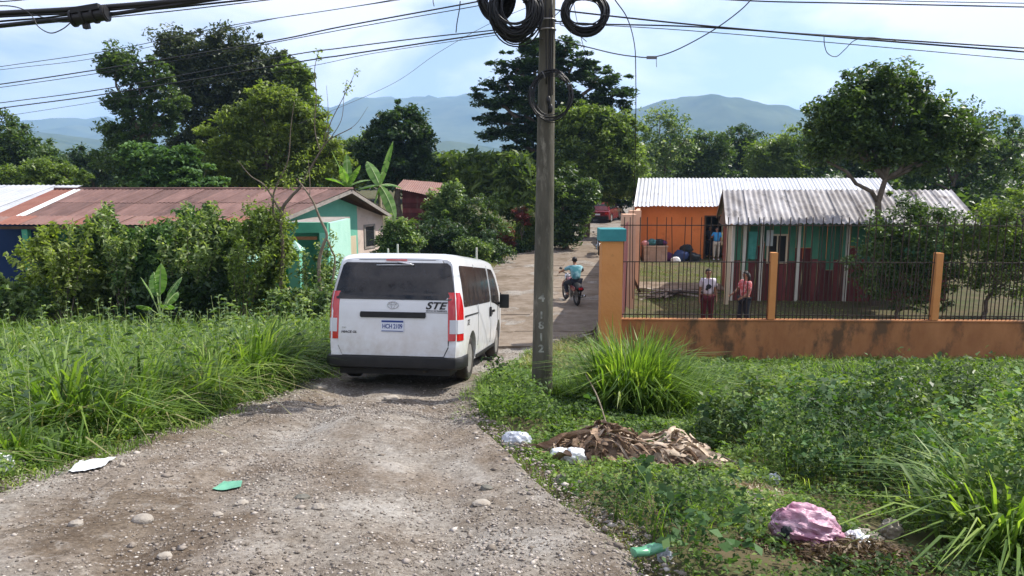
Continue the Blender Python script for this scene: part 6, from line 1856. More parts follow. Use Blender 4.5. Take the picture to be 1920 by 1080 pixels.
weeds("undergrowth", "low green undergrowth between the hedge bushes and the far road", 16000, (-9, 4, 23, 50), lambda x, y: np.where((x < RL(y) - .1) & (x > RL(y) - 8), .45 + .4 * fbm(x, y, 44), 0), .055, 'weed', .6, 14, .3, depthfall=False)
weeds("undergrowth", "low weeds around the far right side of the road", 4000, (5, 14, 39, 60), lambda x, y: np.where((x > RR(y) + .3) & (x < RR(y) + 2.5) & (y > 48), .5, 0), .055, 'weed', .6, 14, .3, depthfall=False)
def clump_thing(name, label, px, py, Yd, n, h, w, spread, lean, m='grass', seeds=0):
    p = pix(px, py, Yd) if Yd else gpt(px, py)
    p.z = float(gz(p.x, p.y))
    t = thing(name, label, "grass clump", p)
    q = rng.normal(size=(n, 2)) * spread
    P = np.stack([p.x + q[:, 0], p.y + q[:, 1], np.full(n, p.z - .03)], 1)
    az = np.arctan2(q[:, 1], q[:, 0]) + rng.normal(size=n) * .5
    V, F = blades(P, h * (.55 + .5 * rng.random(n)), w * (.6 + .8 * rng.random(n)), lean[0] + (lean[1] - lean[0]) * rng.random(n), az)
    v = np.clip(.35 + rng.normal(size=n) * .22, 0, 1)
    link("blades", np_mesh("blades", V, F, np.repeat(v, 5)), M[m], t, True)
    return t
for i, (px, py, h_, lab) in enumerate(((470, 735, 1.3, "tall grass tuft arching over the road edge nearest the van"), (380, 740, 1.37, "tall grass tuft left of the one nearest the van"), (300, 760, 1.3, "tall grass tuft in the middle of the left verge edge"), (200, 775, 1.43, "tall pale grass tuft left of the middle of the verge edge"), (110, 800, 1.3, "tall grass tuft near the left of the verge above the white paper"), (30, 800, 1.49, "tallest grass tuft at the left edge of the frame"), (540, 700, 1.23, "grass tuft hanging in the shade just left of the van"))):
    clump_thing("grass_tuft", lab, px, py, None, 520, h_, .026, .20, (.15, .95))
clump_thing("grass_clump", "big fountain-shaped clump of tall grass in front of the orange corner pillar", 1185, 755, 9.6, 1500, 1.40, .024, .22, (.12, .85))
clump_thing("grass_clump", "smaller clump of tall grass right of the big fountain-shaped one", 1250, 745, 9.9, 800, 1.0, .022, .24, (.2, 1.0))
clump_thing("grass_clump", "clump of broad shiny blades in the bottom right corner", 1885, 1075, 4.3, 260, .95, .024, .14, (.25, 1.25))
clump_thing("grass_clump", "arching pale blades leaning left at the bottom right", 1830, 1040, 4.5, 60, .60, .020, .08, (.4, 1.1))
# ------------------------------------------------------------------ utility pole, coils and cables
M['pole'] = mat("mossy_concrete", (0.135, 0.125, 0.098), (0.068, 0.064, 0.05), 0.95, 2.2, 0.5, 14, c3=(0.25, 0.235, 0.19), s3=3.4, p3=0.55, stretch=(1.6, 1.6, .45), spec=.15)
M['cable'] = plain("black_cable", (0.012, 0.012, 0.014), 0.45)
M['cable_grey'] = plain("grey_cable", (0.14, 0.14, 0.15), 0.5)
M['whitewash'] = mat("faded_white_paint", (0.32, 0.32, 0.28), (0.12, 0.12, 0.10), 0.9, 12, 0, lo=.45, hi=.6)
pb = pix(1016, 745, 10.0); pb.z = float(gz(pb.x, pb.y))
ptop = pix(1027, 0, 10.05)
pdir = (ptop - pb).normalized()
PH = 8.6
def pole_r(s): return .150 - .0085 * s
def pole_c(s): return pb + pdir * s
pole = thing("utility_pole", "tall mossy concrete utility pole with white painted numbers in front of the van", "utility pole", pb)
mb = MB(); mb.tube([pole_c(s) for s in np.linspace(-.5, PH, 14)], [pole_r(s) for s in np.linspace(-.5, PH, 14)], 28); part("shaft", mb, M['pole'], pole, True, smooth=60)
def s_at(py):
    lo, hi = 0, PH
    for _ in range(40):
        m_ = (lo + hi) / 2; q = pole_c(m_)
        d = Vector((0, 0, 0)) + q - Vector((0, 0, CAM_Z))
        zc = d.y * math.cos(PITCH) - d.z * math.sin(PITCH); yc = d.y * math.sin(PITCH) + d.z * math.cos(PITCH)
        y = 540 - F_PX * yc / zc
        if y > py: lo = m_
        else: hi = m_
    return lo
for ch, py, sz in (("4", 556, .155), ("1", 588, .13), ("8", 607, .14), ("1", 629, .15), ("2", 650, .15)):
    me = text_obj("painted_number", ch, sz, M['whitewash'], None, (0, 0, 0), (R(90), 0, 0), extr=.001, offset=.0045, sx=1.15)
    bm = bmesh.new(); bm.from_mesh(me)
    bmesh.ops.subdivide_edges(bm, edges=bm.edges, cuts=1)
    s0 = s_at(py); r0 = pole_r(s0) + .003
    for v in bm.verts:
        a = (v.co.x - .03) / r0 + random.uniform(-.004, .004); s_ = s0 + v.co.z
        rr = pole_r(s_) + .003 - v.co.y * .5
        c = pole_c(s_); v.co = c + Vector((math.sin(a) * rr, -math.cos(a) * rr, 0))
    bm.to_mesh(me); bm.free()
    link("painted_number", me, M['whitewash'], pole, True)
for py in (38, 56):
    s_ = s_at(py); mb = MB()
    mb.tube([pole_c(s_) + Vector((math.cos(a), math.sin(a), .0)) * (pole_r(s_) + .006) for a in np.linspace(0, 2 * math.pi, 28, endpoint=False)], .011, 6, closed=True)
    part("band", mb, M['rim'], pole, True, smooth=180)
def upole(px0, py0, px1, py1, r, off=.0):
    n = 8; out = []
    for i in range(n + 1):
        t = i / n; py = py0 + (py1 - py0) * t; s_ = s_at(py); px = px0 + (px1 - px0) * t
        c = pole_c(s_); rr = pole_r(s_) + r
        cx_ = 960 + F_PX * c.x / 10.0
        dx = (px - cx_) / F_PX * 10.0; dx = max(-rr * .98, min(rr * .98, dx))
        out.append(Vector((c.x + dx, c.y - math.sqrt(max(0, rr * rr - dx * dx)), c.z)))
    return out
for i, (a, r) in enumerate((((1031, 0, 1029, 190), .008), ((1034, 30, 1033, 180), .006), ((1027, 20, 1026, 215), .007), ((1020, 0, 1022, 160), .006))):
    mb = MB(); mb.tube(upole(*a, r), r, 6); part("riser_cable", mb, M['cable'], pole, True, smooth=180)
mb = MB()
for px, py in ((1030, 205), (1026, 190)):
    q = upole(px, py, px, py + 12, .03); mb.ell(q[0], (.03, .03, .06), 10, 8)
part("cable_clamp", mb, M['cable'], pole, True, smooth=180)
# crossarm above the frame that carries the lines
mb = MB(); s_ = 7.6; c = pole_c(s_); mb.box(c + Vector((0, -.16, 0)), (2.2, .09, .11)); part("crossarm", mb, M['greywood'], pole, True)

def coil(label, px, py, Yd, Rx, Ry, thick, loops, r, tilt=0.0, mm='cable', seed=1, group="coils of spare cable on the utility pole"):
    rr = random.Random(seed)
    c = pix(px, py, Yd)
    t = thing("cable_coil", label, "cable coil", c, group=group)
    mb = MB()
    for k in range(loops):
        dx, dy, dz = rr.gauss(0, thick * .35), rr.gauss(0, thick * .5), rr.gauss(0, thick * .35)
        sx = Rx - thick * .5 + rr.uniform(-.5, .5) * thick; sz = Ry - thick * .5 + rr.uniform(-.5, .5) * thick
        ph = rr.uniform(0, 6.28); wb = rr.uniform(0, .03)
        pts = []
        for i in range(30):
            a = 2 * math.pi * i / 30
            x = sx * math.cos(a) * (1 + wb * math.sin(2 * a + ph)) + dx * .3; z = sz * math.sin(a) * (1 + wb * math.cos(3 * a + ph)) + dz * .3
            y = dy + .02 * math.sin(a + ph) + tilt * x
            pts.append((x, y, z))
        mb.tube(pts, r, 5, closed=True)
    part("loops", mb, M[mm], t, smooth=180)
    mb = MB()
    for k in range(3):
        a = rr.uniform(0, 6.28); q = Vector(((Rx - thick * .5) * math.cos(a), 0, (Ry - thick * .5) * math.sin(a)))
        mb.tube([q + Vector((math.cos(a) * thick * .62 * math.cos(b), math.sin(b) * thick * .62, math.sin(a) * thick * .62 * math.cos(b))) for b in np.linspace(0, 6.28, 12, endpoint=False)], .006, 5, closed=True)
    part("tie", mb, M['cable_grey'], t, smooth=180)
    return t
coil("dense black cable coil hanging left of the pole, the larger of two overlapping ones", 965, 20, 9.75, .345, .385, .19, 60, .010, .1, seed=2)
coil("black cable coil at the top edge, partly behind the larger left one", 930, -8, 9.95, .25, .31, .14, 40, .010, -.1, seed=3)
coil("clean round black cable coil hanging alone right of the pole", 1097, 24, 9.8, .315, .295, .10, 40, .009, .05, seed=4)
coil("loose thin cable coil wrapped round the middle of the pole", 1034, 180, 9.82, .30, .335, .075, 13, .0055, .0, seed=5)

def cable(label, pts, r, m='cable', name="cable", group=None, n=8, cat="cable"):
    P = crom([pix(*q) for q in pts], n)
    o = link(name, None, None)if False else None
    mb = MB(); mb.tube(P, r, 6)
    me = mb.mesh(name, 180)
    return link(name, me, M[m], label=label, cat=cat, group=group)
GL, GM, GRt = "heavy cables across the top left corner", "lines running left from the utility pole", "lines running right from the utility pole"
cable("thickest black cable crossing the top left corner", [(-300, 44, 7), (-100, 32, 7), (0, 25, 7), (130, 18, 7), (300, 5, 7), (460, -12, 7), (800, -60, 7.2)], .024, group=GL)
cable("thinner black cable lashed just below the thickest one in the top left", [(-300, 52, 7), (-100, 38, 7), (0, 31, 7), (150, 23, 7), (300, 9, 7), (440, -5, 7), (800, -50, 7.2)], .012, group=GL)
cable("thick lower black cable running into the splice box on the left", [(-300, 78, 7), (-100, 58, 7), (0, 48, 7), (135, 34, 7), (200, 28, 7), (330, 9, 7), (470, -12, 7), (800, -66, 7.2)], .018, group=GL)
cable("cable just above the lower thick one entering the splice box", [(-300, 66, 7.05), (0, 40, 7.05), (80, 34, 7.05), (140, 27, 7.05), (240, 22, 7.05), (420, 4, 7.05), (520, -8, 7.05), (800, -48, 7.2)], .009, group=GL)
cable("thin line below the splice box running up to the right", [(-300, 88, 7.1), (0, 52, 7.1), (200, 33, 7.1), (330, 20, 7.1), (500, 0, 7.1), (700, -26, 7.1)], .005, group=GL)
cable("thin wire at the very top left corner of the picture", [(-200, 14, 7.2), (0, 3, 7.2), (60, -2, 7.2), (200, -14, 7.2)], .005, group=GL)
cable("slack thin loop of wire hanging left of the splice box", [(-20, 12, 6.9), (15, 11, 6.9), (42, 17, 6.9), (60, 30, 6.9), (72, 50, 6.9), (95, 62, 6.9), (118, 54, 6.9), (135, 40, 6.9)], .005, group=GL)
cable("short slack wire joining the left side of the splice box", [(60, 26, 6.95), (85, 34, 6.95), (110, 41, 6.95), (138, 41, 6.95)], .005, group=GL)
sbx = thing("splice_box", "black cable splice box hanging from the heavy cables in the top left", "splice box", pix(168, 30, 6.93), (0, R(-9), 0))
mb = MB(); mb.cyl((-.17, 0, 0), (.17, 0, 0), .062, 16); part("housing", mb, M['cable'], sbx, smooth=40)
mb = MB()
for x in (-.15, -.05, .05, .15): mb.cyl((x - .012, 0, 0), (x + .012, 0, 0), .075, 16)
mb.box((0, -.045, .055), (.26, .05, .05)); mb.box((-.05, 0, -.075), (.05, .05, .06))
part("clamps", mb, M['blackplastic'], sbx, smooth=40)
cable("thick line from the pole top down across the sky to the left edge", [(-300, 196, 16), (0, 158, 14.5), (300, 112, 13), (520, 75, 12), (640, 50, 11.5), (895, 3, 10.6), (1022, -24, 10)], .010, group=GM)
cable("thin line just under the thick one to the left edge", [(-300, 202, 16), (0, 164, 14.5), (300, 119, 13), (640, 56, 11.5), (890, 12, 10.6), (1022, -14, 10)], .006, group=GM)
cable("thin faint line highest in the left sky", [(-300, 168, 16), (0, 125, 15), (210, 94, 14), (420, 50, 13), (640, 16, 12), (760, -5, 11), (1020, -60, 10)], .006, group=GM)
cable("second thin faint line in the left sky just below the highest", [(-300, 170, 16), (0, 131, 15), (190, 107, 14), (480, 42, 12.6), (600, 22, 12), (740, 1, 11.4), (1022, -44, 10)], .005, group=GM)
cable("line meeting the pole at the big coils, upper of the lowest pair", [(-300, 232, 16.5), (0, 193, 15), (200, 166, 14), (530, 106, 12), (640, 90, 11.5), (800, 70, 10.8), (930, 56, 10.3), (1018, 42, 10)], .008, group=GM)
cable("line meeting the pole at the big coils, lower and thicker of the pair", [(-300, 244, 16.5), (0, 203, 15), (200, 176, 14), (560, 116, 12), (640, 104, 11.5), (800, 80, 10.8), (930, 61, 10.3), (1018, 50, 10)], .010, group=GM)
cable("faint lowest thin line across the left sky", [(-300, 262, 16.5), (0, 219, 15), (250, 180, 13.6), (560, 128, 12), (700, 100, 11.2), (930, 66, 10.3), (1018, 56, 10)], .004, group=GM)
cable("hair-thin diagonal stay falling to the left of the coils", [(1010, 5, 10), (915, 46, 10.6), (820, 100, 11.5), (740, 155, 12.6), (640, 200, 14), (560, 232, 15)], .0035, 'cable_grey', group=GM)
cable("short loose wire end dangling from the lines left of the coils", [(863, 2, 10.7), (861, 20, 10.7), (857, 42, 10.7), (855, 61, 10.7)], .008, group=GM)
cable("very short loose wire end at the top edge left of the coils", [(812, -8, 10.9), (812, 2, 10.9), (814, 12, 10.9)], .006, group=GM)
cable("upper line running right from the pole past the round coil", [(1040, 18, 9.9), (1100, 25, 9.8), (1200, 36, 9.6), (1340, 50, 9.4), (1600, 72, 9), (1920, 97, 8.6), (2200, 118, 8.3)], .010, group=GRt)
cable("line running right from the pole band, just below the upper one", [(1040, 40, 9.9), (1120, 45, 9.8), (1300, 50, 9.5), (1545, 66, 9.1), (1920, 90, 8.6), (2200, 106, 8.3)], .009, group=GRt)
cable("thin lowest line running right over the yard", [(1040, 44, 9.9), (1140, 48, 9.8), (1300, 58, 9.5), (1560, 80, 9.1), (1920, 112, 8.6), (2200, 136, 8.3)], .005, group=GRt)
cable("line across the top right edge of the picture, lower of two", [(1240, -8, 9.6), (1420, 2, 9.3), (1600, 6, 9), (1920, 13, 8.6), (2200, 18, 8.3)], .008, group=GRt)
cable("line across the top right edge of the picture, upper of two", [(1500, -4, 9.2), (1700, 2, 8.9), (1920, 6, 8.6), (2200, 10, 8.3)], .005, group=GRt)
cable("slack cable looping low right of the pole up to the top edge", [(1040, 74, 9.9), (1100, 88, 9.8), (1150, 100, 9.7), (1190, 106, 9.65), (1225, 107, 9.6), (1270, 93, 9.5), (1335, 58, 9.4), (1385, 22, 9.3), (1412, -5, 9.2), (1450, -50, 9.1)], .007, group=GRt)
cable("slack cable over the coils left of the pole joining the pole", [(955, 62, 9.9), (970, 76, 9.85), (1000, 76, 9.85), (1018, 72, 9.85)], .006, group=GRt)
cable("thin wire looping from the round coil back to the pole band", [(1040, 30, 9.85), (1052, 20, 9.8), (1062, 24, 9.8), (1050, 44, 9.8), (1060, 50, 9.75), (1085, 66, 9.75), (1100, 78, 9.8)], .005, group=GRt)
cable("thin wire hanging behind the round coil down to the tree top", [(1076, 8, 9.95), (1082, 40, 9.95), (1092, 80, 9.95), (1100, 112, 9.95)], .004, group=GRt)
cable("small curl of slack wire in the sky far right of the pole", [(1545, 66, 9.05), (1546, 84, 9.05), (1552, 100, 9.05), (1568, 106, 9.05), (1585, 92, 9.05), (1602, 76, 9.05), (1630, 70, 9.05), (1680, 76, 9.02)], .005, group=GRt)
cable("long drop wire curving over and falling to the yard fence", [(1120, -50, 10.2), (1152, -2, 10.6), (1176, 34, 11), (1189, 80, 11.6), (1192, 130, 12.2), (1192, 240, 13.6), (1190, 330, 14.8), (1187, 400, 15.8), (1186, 480, 16.8), (1186, 560, 17.5)], .008, group=GRt)
sc2 = thing("cable_joint", "small grey joint box on the slack cable right of the pole", "cable joint", pix(1222, 108, 9.55))
mb = MB(); mb.box((0, 0, 0), (.13, .03, .035)); mb.tube([(.06, 0, -.02), (.065, 0, -.12)], .004, 5); part("housing", mb, M['cable_grey'], sc2)
# ------------------------------------------------------------------ gravel, stones, litter
def rz_(x, y):
    x = np.asarray(x, dtype=float); y = np.asarray(y, dtype=float)
    return gz(x, y) + road_relief(x, y) + .015
# gravel: thousands of small chips
def pebbles(N, y0, y1, smin, smax, seed, edgeonly=False):
    r2 = np.random.default_rng(seed)
    k = N * 4
    y = y0 + (y1 - y0) * r2.random(k) ** 1.25
    a, b = RL(y), RR(y)
    x = a - .05 + (b - a + .15) * r2.random(k)
    dens = vnoise(x * 1.1, y * 1.1, 91) * .6 + vnoise(x * 4, y * 4, 92) * .5
    if edgeonly: dens = dens * .3 + np.exp(-np.minimum(x - a, b - x) / .25)
    ok = r2.random(k) < np.clip(dens * 1.5 - .35, .03, 1)
    x, y = x[ok][:N], y[ok][:N]; n = len(x)
    s = smin + (smax - smin) * r2.random(n) ** 4.5
    base = np.array([[1, 0, 0], [.3, .95, .1], [-.8, .6, -.1], [-.8, -.6, .1], [.3, -.95, -.1], [0.05, 0, .75], [0, 0, -.6]])
    V = base[None] * (1 + .35 * (r2.random((n, 7, 1)) - .5)) * np.stack([s * (.7 + .6 * r2.random(n)), s * (.6 + .6 * r2.random(n)), s * (.45 + .4 * r2.random(n))], 1)[:, None, :]
    an = r2.random(n) * 6.28
    c, q = np.cos(an)[:, None], np.sin(an)[:, None]
    Vx = V[..., 0] * c - V[..., 1] * q; Vy = V[..., 0] * q + V[..., 1] * c
    P = np.stack([Vx + x[:, None], Vy + y[:, None], V[..., 2] + (rz_(x, y) + s * .12)[:, None]], -1).reshape(-1, 3)
    f = []
    for i in range(5):
        j = (i + 1) % 5; f += [(i, j, 5), (j, i, 6)]
    F = (np.arange(n)[:, None, None] * 7 + np.array(f)[None]).reshape(-1, 3)
    v = np.repeat(np.clip(r2.normal(.45, .25, n), 0, 1), 10)
    return P, F, v
def rockmat():
    m, t, b, o = nodes("pebbles")
    at = t.nodes.new("ShaderNodeAttribute"); at.attribute_name = "v"
    r = t.nodes.new("ShaderNodeValToRGB"); e = r.color_ramp.elements
    e[0].position = 0; e[0].color = (.10, .085, .07, 1); e[1].position = 1; e[1].color = (.52, .48, .43, 1)
    q = e.new(.35); q.color = (.20, .17, .14, 1); q = e.new(.7); q.color = (.33, .29, .255, 1)
    t.links.new(at.outputs['Fac'], r.inputs[0]); t.links.new(r.outputs[0], b.inputs['Base Color'])
    b.inputs['Roughness'].default_value = .9; b.inputs['Specular IOR Level'].default_value = .15
    return m
M['pebble'] = rockmat()
M['brownbits'] = leafmat('brown_shreds', [(0.04, 0.025, 0.015), (0.10, 0.06, 0.035), (0.26, 0.19, 0.13)], 0.1, .8, .1)
for a in ((46000, 2.4, 9, .004, .017, 1), (14000, 8, 17, .006, .022, 2), (2600, 3, 14, .008, .036, 3, True)):
    P, F, v = pebbles(*a)
    link("gravel", np_mesh("gravel", P, F, v), M['pebble'], label="loose gravel scattered over the dirt road", cat="gravel", kind='stuff')
M['stone'] = mat("grey_stone", (0.25, 0.22, 0.185), (0.33, 0.30, 0.26), 0.9, 9, .5, 40, c3=(.22, .19, .15), s3=6)
M['stone_pale'] = mat("pale_stone", (0.34, 0.31, 0.265), (0.27, 0.235, 0.195), 0.9, 9, .4, 40)
M['stone_dark'] = mat("dark_stone", (0.10, 0.10, 0.085), (0.17, 0.16, 0.135), 0.9, 9, .5, 40)
def rock(name, label, px, py, w, h, m, seed, cat="stone", group=None, amp=.26, dep=.8, yaw=0):
    p = gpt(px, py); z = float(rz_(p.x, p.y)) if onroad(p.x, p.y) else float(gz(p.x, p.y))
    k = p.y / F_PX / math.cos(PITCH) * 1.05
    r = Vector((w * k / 2, w * k / 2 * dep, h * k / 2 * 1.15))
    t = link(name, crumple((0, 0, 0), r, seed, amp, 2.0, 16, 10).mesh(name, 24), m, label=label, cat=cat, group=group)
    t.location = (p.x, p.y, z + r.z * .22); t.rotation_euler = (0, 0, yaw)
    return t
rock("stone", "smooth oval pale stone alone on the road at the lower left", 269, 998, 40, 20, M['stone'], 1, amp=.05)
rock("stone", "dark angular stone with a pit in the middle of the lower road", 568, 955, 30, 12, M['stone_dark'], 2)
rock("stone", "pinkish stone right of the dark angular one", 598, 978, 24, 14, M['stone'], 3)
rock("stone", "grey angular rock in the weeds at the left edge", 30, 878, 34, 30, M['stone_dark'], 4)
rock("stone", "small round pink stone beside the white paper scrap", 229, 880, 14, 12, M['stone_pale'], 5)
rock("stone", "yellowish stone at the foot of the left weeds", 162, 842, 18, 14, M['stone_pale'], 6)
rock("stone", "flat pale stone under the left weeds near the paper", 100, 862, 34, 14, M['stone_pale'], 7)
rock("stone", "mossy dark stone at the edge of the right weeds below the white bags", 1052, 908, 30, 26, M['stone_dark'], 8)
rock("stone", "pale stone right of the mossy one under the white bags", 1090, 915, 24, 20, M['stone_pale'], 9)
rock("stone", "dark flat stone lying on the bare dirt right of the centre", 912, 928, 24, 9, M['stone_dark'], 10)
rock("stone", "flat white stone below the dark flat one right of centre", 903, 952, 34, 10, M['stone_pale'], 11)
rock("stone", "grey stone on the near side of the low ledge behind the van", 735, 748, 30, 10, M['stone_pale'], 12)
rock("stone", "pale lump on the ledge at the left corner of the van's shadow", 600, 733, 26, 12, M['stone_pale'], 13)
rock("stone", "pale stone on the road between the paper and the green plastic", 418, 862, 18, 9, M['stone_pale'], 14)
rock("stone", "pale stone in the lower middle of the road", 410, 988, 20, 9, M['stone_pale'], 15)
rock("stone", "light stone at the bottom of the road left of centre", 310, 1062, 28, 10, M['stone_pale'], 16)
rock("stone", "light stone on the road below the green plastic", 455, 966, 26, 9, M['stone_pale'], 17)
rock("stone", "light grey stone at the left bottom of the road", 145, 1010, 28, 12, M['stone'], 18)
rock("stone", "small dark stone under the weeds at the left edge of the road", 112, 895, 18, 10, M['stone_dark'], 19)
rock("stone", "grey stone near the right road edge below the grass tuft", 955, 965, 16, 8, M['stone'], 20)
rock("stone", "reddish lump in the yard of litter at the bottom right", 1568, 1052, 26, 22, M['brick'], 21)
P, F, v = pebbles(150, 3, 8, .022, .045, 6)
link("half_sunk_stones", np_mesh("half_sunk_stones", P, F, v), M['pebble'], label="small stones half sunk in the dirt road", cat="stones", kind='stuff')

M['bag_white'] = plain("white_plastic", (0.72, 0.74, 0.76), 0.35, 0, 0.5)
M['bag_grey'] = plain("greyish_plastic", (0.42, 0.45, 0.50), 0.35, 0, 0.5)
M['pink_sack'] = mat("pink_plastic_sack", (0.30, 0.09, 0.16), (0.52, 0.36, 0.43), 0.42, 4.5, 0.9, 14, spec=.5, stretch=(1, 1, 2.4))  # whitish second tone paints highlights onto the pink plastic
M['green_plastic'] = plain("pale_green_plastic", (0.12, 0.34, 0.22), 0.35)
M['green_pet'] = plain("green_bottle_plastic", (0.10, 0.30, 0.17), 0.2, 0, 0.6)
def wrinkled(name, label, px, py, r, m, seed, cat="bag", amp=.22, fr=3.5, nu=40, nv=26, rot=(0, 0, 0), lift=.5, group=None, zsq=1):
    p = gpt(px, py); z = float(rz_(p.x, p.y)) if onroad(p.x, p.y) else float(gz(p.x, p.y))
    def fn(d):
        a = math.atan2(d.y, d.x)
        f = 1 + amp * 2 * float(fbm(d.x * fr + seed, d.y * fr + d.z * fr, seed, 4))
        ridge = abs(math.sin(a * 5 + d.z * 5 + 3 * float(fbm(d.x * 2, d.z * 2 + d.y, seed + 3, 3))))
        return f * (1 - .10 * (1 - ridge) ** 3)
    mb = MB(); mb.ell((0, 0, 0), r, nu, nv, fn, Euler(rot).to_matrix())
    o = link(name, mb.mesh(name, 50), m, label=label, cat=cat, group=group)
    o.location = (p.x, p.y, z + r[2] * lift)
    return o
wrinkled("plastic_bag", "greyish white plastic bag at the road edge left of the dead leaves", 968, 838, (.15, .10, .10), M['bag_grey'], 2)
wrinkled("plastic_bag", "bright white plastic bag in front of the dead leaf heap, left half", 1052, 862, (.11, .08, .07), M['bag_white'], 3)
wrinkled("plastic_bag", "white crumpled bag touching the dead leaf heap, right one of the pair", 1078, 868, (.10, .09, .09), M['bag_white'], 4)
wrinkled("plastic_bag", "small white bag end at the left edge of the frame", -2, 888, (.13, .10, .11), M['bag_white'], 5)
sk = thing("pink_sack", "full pink and white plastic rubbish sack lying among the weeds at the lower right", "sack", (*gpt(1512, 1026).xy, float(gz(gpt(1512, 1026).x, gpt(1512, 1026).y))))
def skf(d):
    a = math.atan2(d.z, d.y)
    f = 1 + .30 * float(fbm(d.x * 2.4 + 3, d.y * 2.4 + d.z * 2.4, 7, 4)) * 2
    rg = abs(math.sin(a * 6 + d.x * 3 + 4 * float(fbm(d.x * 2.5, d.z * 2.5, 9, 3))))
    return f * (1 - .15 * (1 - rg) ** 2) * (1 - .25 * max(0, abs(d.x) - .75))
mb = MB(); mb.ell((0, 0, .11), (.22, .165, .14), 64, 40, skf, Euler((0, R(14), R(-12))).to_matrix()); part("sack_body", mb, M['pink_sack'], sk, smooth=50)
mb = crumple((-.17, -.10, .15), (.035, .02, .035), 5, .5, 4); part("torn_hole", mb, M['cdark'], sk, smooth=180)
mb = crumple((.27, -.06, .07), (.075, .06, .06), 31, .5, 4.0, 26, 18); mb2 = crumple((.33, -.08, .03), (.06, .05, .04), 33, .5, 4.0, 20, 14); mb.add(mb2.V, mb2.F); part("sack_neck", mb, M['bag_white'], sk, smooth=40)
wrinkled("paper_heap", "pale torn wrappers spilling right of the pink sack", 1610, 1015, (.14, .08, .05), M['stone_pale'], 12, cat="wrappers", amp=.4)
wrinkled("wrapper", "cream crumpled wrapper right of the pink sack by the weeds", 1668, 1005, (.07, .06, .08), M['stone_pale'], 13, cat="wrapper", amp=.45)
wrinkled("yellow_rag", "yellow-green rag just left of the pink sack", 1434, 965, (.07, .05, .05), plain("yellowgreen_rag", (.35, .42, .10), .7), 14, cat="rag", amp=.35)
wrinkled("tan_rag", "tan crumpled paper between the dead leaves and the pink sack", 1408, 940, (.10, .06, .04), M['stone_pale'], 15, cat="paper", amp=.4)
wrinkled("plastic_bag", "pale plastic scrap among the weeds right of the dead leaf heap", 1450, 912, (.06, .05, .07), M['bag_grey'], 16, amp=.4)
# flat paper scrap, green plastic, bottle
def flat_piece(name, label, P, m, cat, amp=.02, th=.004):
    mb = MB(); c = [gpt(*q) for q in P]
    mb.grid(lambda u, v: (lambda q: (q.x, q.y, float(rz_(q.x, q.y)) + .012 + amp * float(fbm(u * 6, v * 5, 3, 3) + .5)))((c[0].lerp(c[1], u)).lerp(c[3].lerp(c[2], u), v)), 16, 8)
    top = mb.V[:]; n0 = len(top)
    mb.V += [(x, y, z - th) for x, y, z in top]
    mb.F += [tuple(n0 + i for i in f[::-1]) for f in mb.F[:]]; mb.M = [0] * len(mb.F)
    return link(name, mb.mesh(name, 60), m, label=label, cat=cat)
flat_piece("paper_scrap", "long torn white paper lying on the left side of the road", [(128, 892), (190, 887), (218, 864), (150, 872)], M['bag_white'], "paper", .035)
flat_piece("green_lid", "flat pale green plastic piece lying in the middle of the road", [(398, 921), (452, 919), (455, 911), (420, 909)], M['green_plastic'], "plastic piece", .01)
bt = thing("plastic_bottle", "green plastic bottle lying at the bottom edge of the frame by the weeds", "bottle", (*gpt(1216, 1065).xy, float(rz_(gpt(1216, 1065).x, gpt(1216, 1065).y)) + .045), (0, 0, R(20)))
mb = MB(); mb.tube([(-.10, 0, 0), (-.095, 0, 0), (-.03, 0, 0), (.0, 0, 0), (.05, 0, 0), (.085, 0, 0), (.10, 0, 0)], [.02, .034, .036, .030, .036, .022, .013], 16); mb.V = [(x, y * 1.15 + .01 * math.sin(x * 60), z * .72 + .006 * math.sin(x * 90 + y * 80)) for x, y, z in mb.V]; part("bottle_body", mb, M['green_pet'], bt, smooth=40)
mb = MB(); mb.cyl((.10, 0, 0), (.118, 0, 0), .015, 14); part("bottle_cap", mb, M['bag_white'], bt)
wrinkled("plastic_cup", "crushed clear plastic beside the green bottle", 1246, 1058, (.045, .04, .05), M['bag_grey'], 18, cat="plastic cup", amp=.3)

# heap of dead banana leaves
hp = gpt(1190, 862); hz = float(gz(hp.x, hp.y))
heap = thing("dead_leaf_heap", "heap of brown dead banana leaves dumped on the weeds right of the pole", "leaf heap", (hp.x, hp.y, hz))
M['dead_flat'] = mat("dead_leaf_brown", (0.13, 0.075, 0.045), (0.30, 0.215, 0.145), 0.8, 7, .5, 30, stretch=(1, 1, 3), objrand=.35)
M['dead_pale'] = mat("dead_leaf_pale", (0.52, 0.43, 0.33), (0.34, 0.26, 0.19), 0.8, 7, .5, 30, objrand=.25)
def strip(P, w, curlf, m, parent, tw=0.6, label=None):
    P = [Vector(q) for q in P]; P = crom(P, 4)
    V = []; n = len(P)
    for i, q in enumerate(P):
        t = (P[min(i + 1, n - 1)] - P[max(i - 1, 0)]).normalized()
        s = t.cross(Vector((0, 0, 1))); s = s.normalized() if s.length > .05 else Vector((1, 0, 0))
        s = Matrix.Rotation(tw * math.sin(i * .7 + w * 50), 3, t) @ s
        ww = w * (math.sin(math.pi * (i + .6) / (n + .2)) ** .5)
        u = s.cross(t)
        V += [q - s * ww * .5 + u * curlf * ww, q + s * 0 - u * .1 * ww, q + s * ww * .5 + u * curlf * ww]
    F = []
    for i in range(n - 1):
        for k in (0, 1):
            F.append((3 * i + k, 3 * i + k + 1, 3 * i + 4 + k, 3 * i + 3 + k))
    mb = MB(); mb.add(V, F)
    part("dead_leaf", mb, m, parent, True, smooth=180)
rr = random.Random(11)
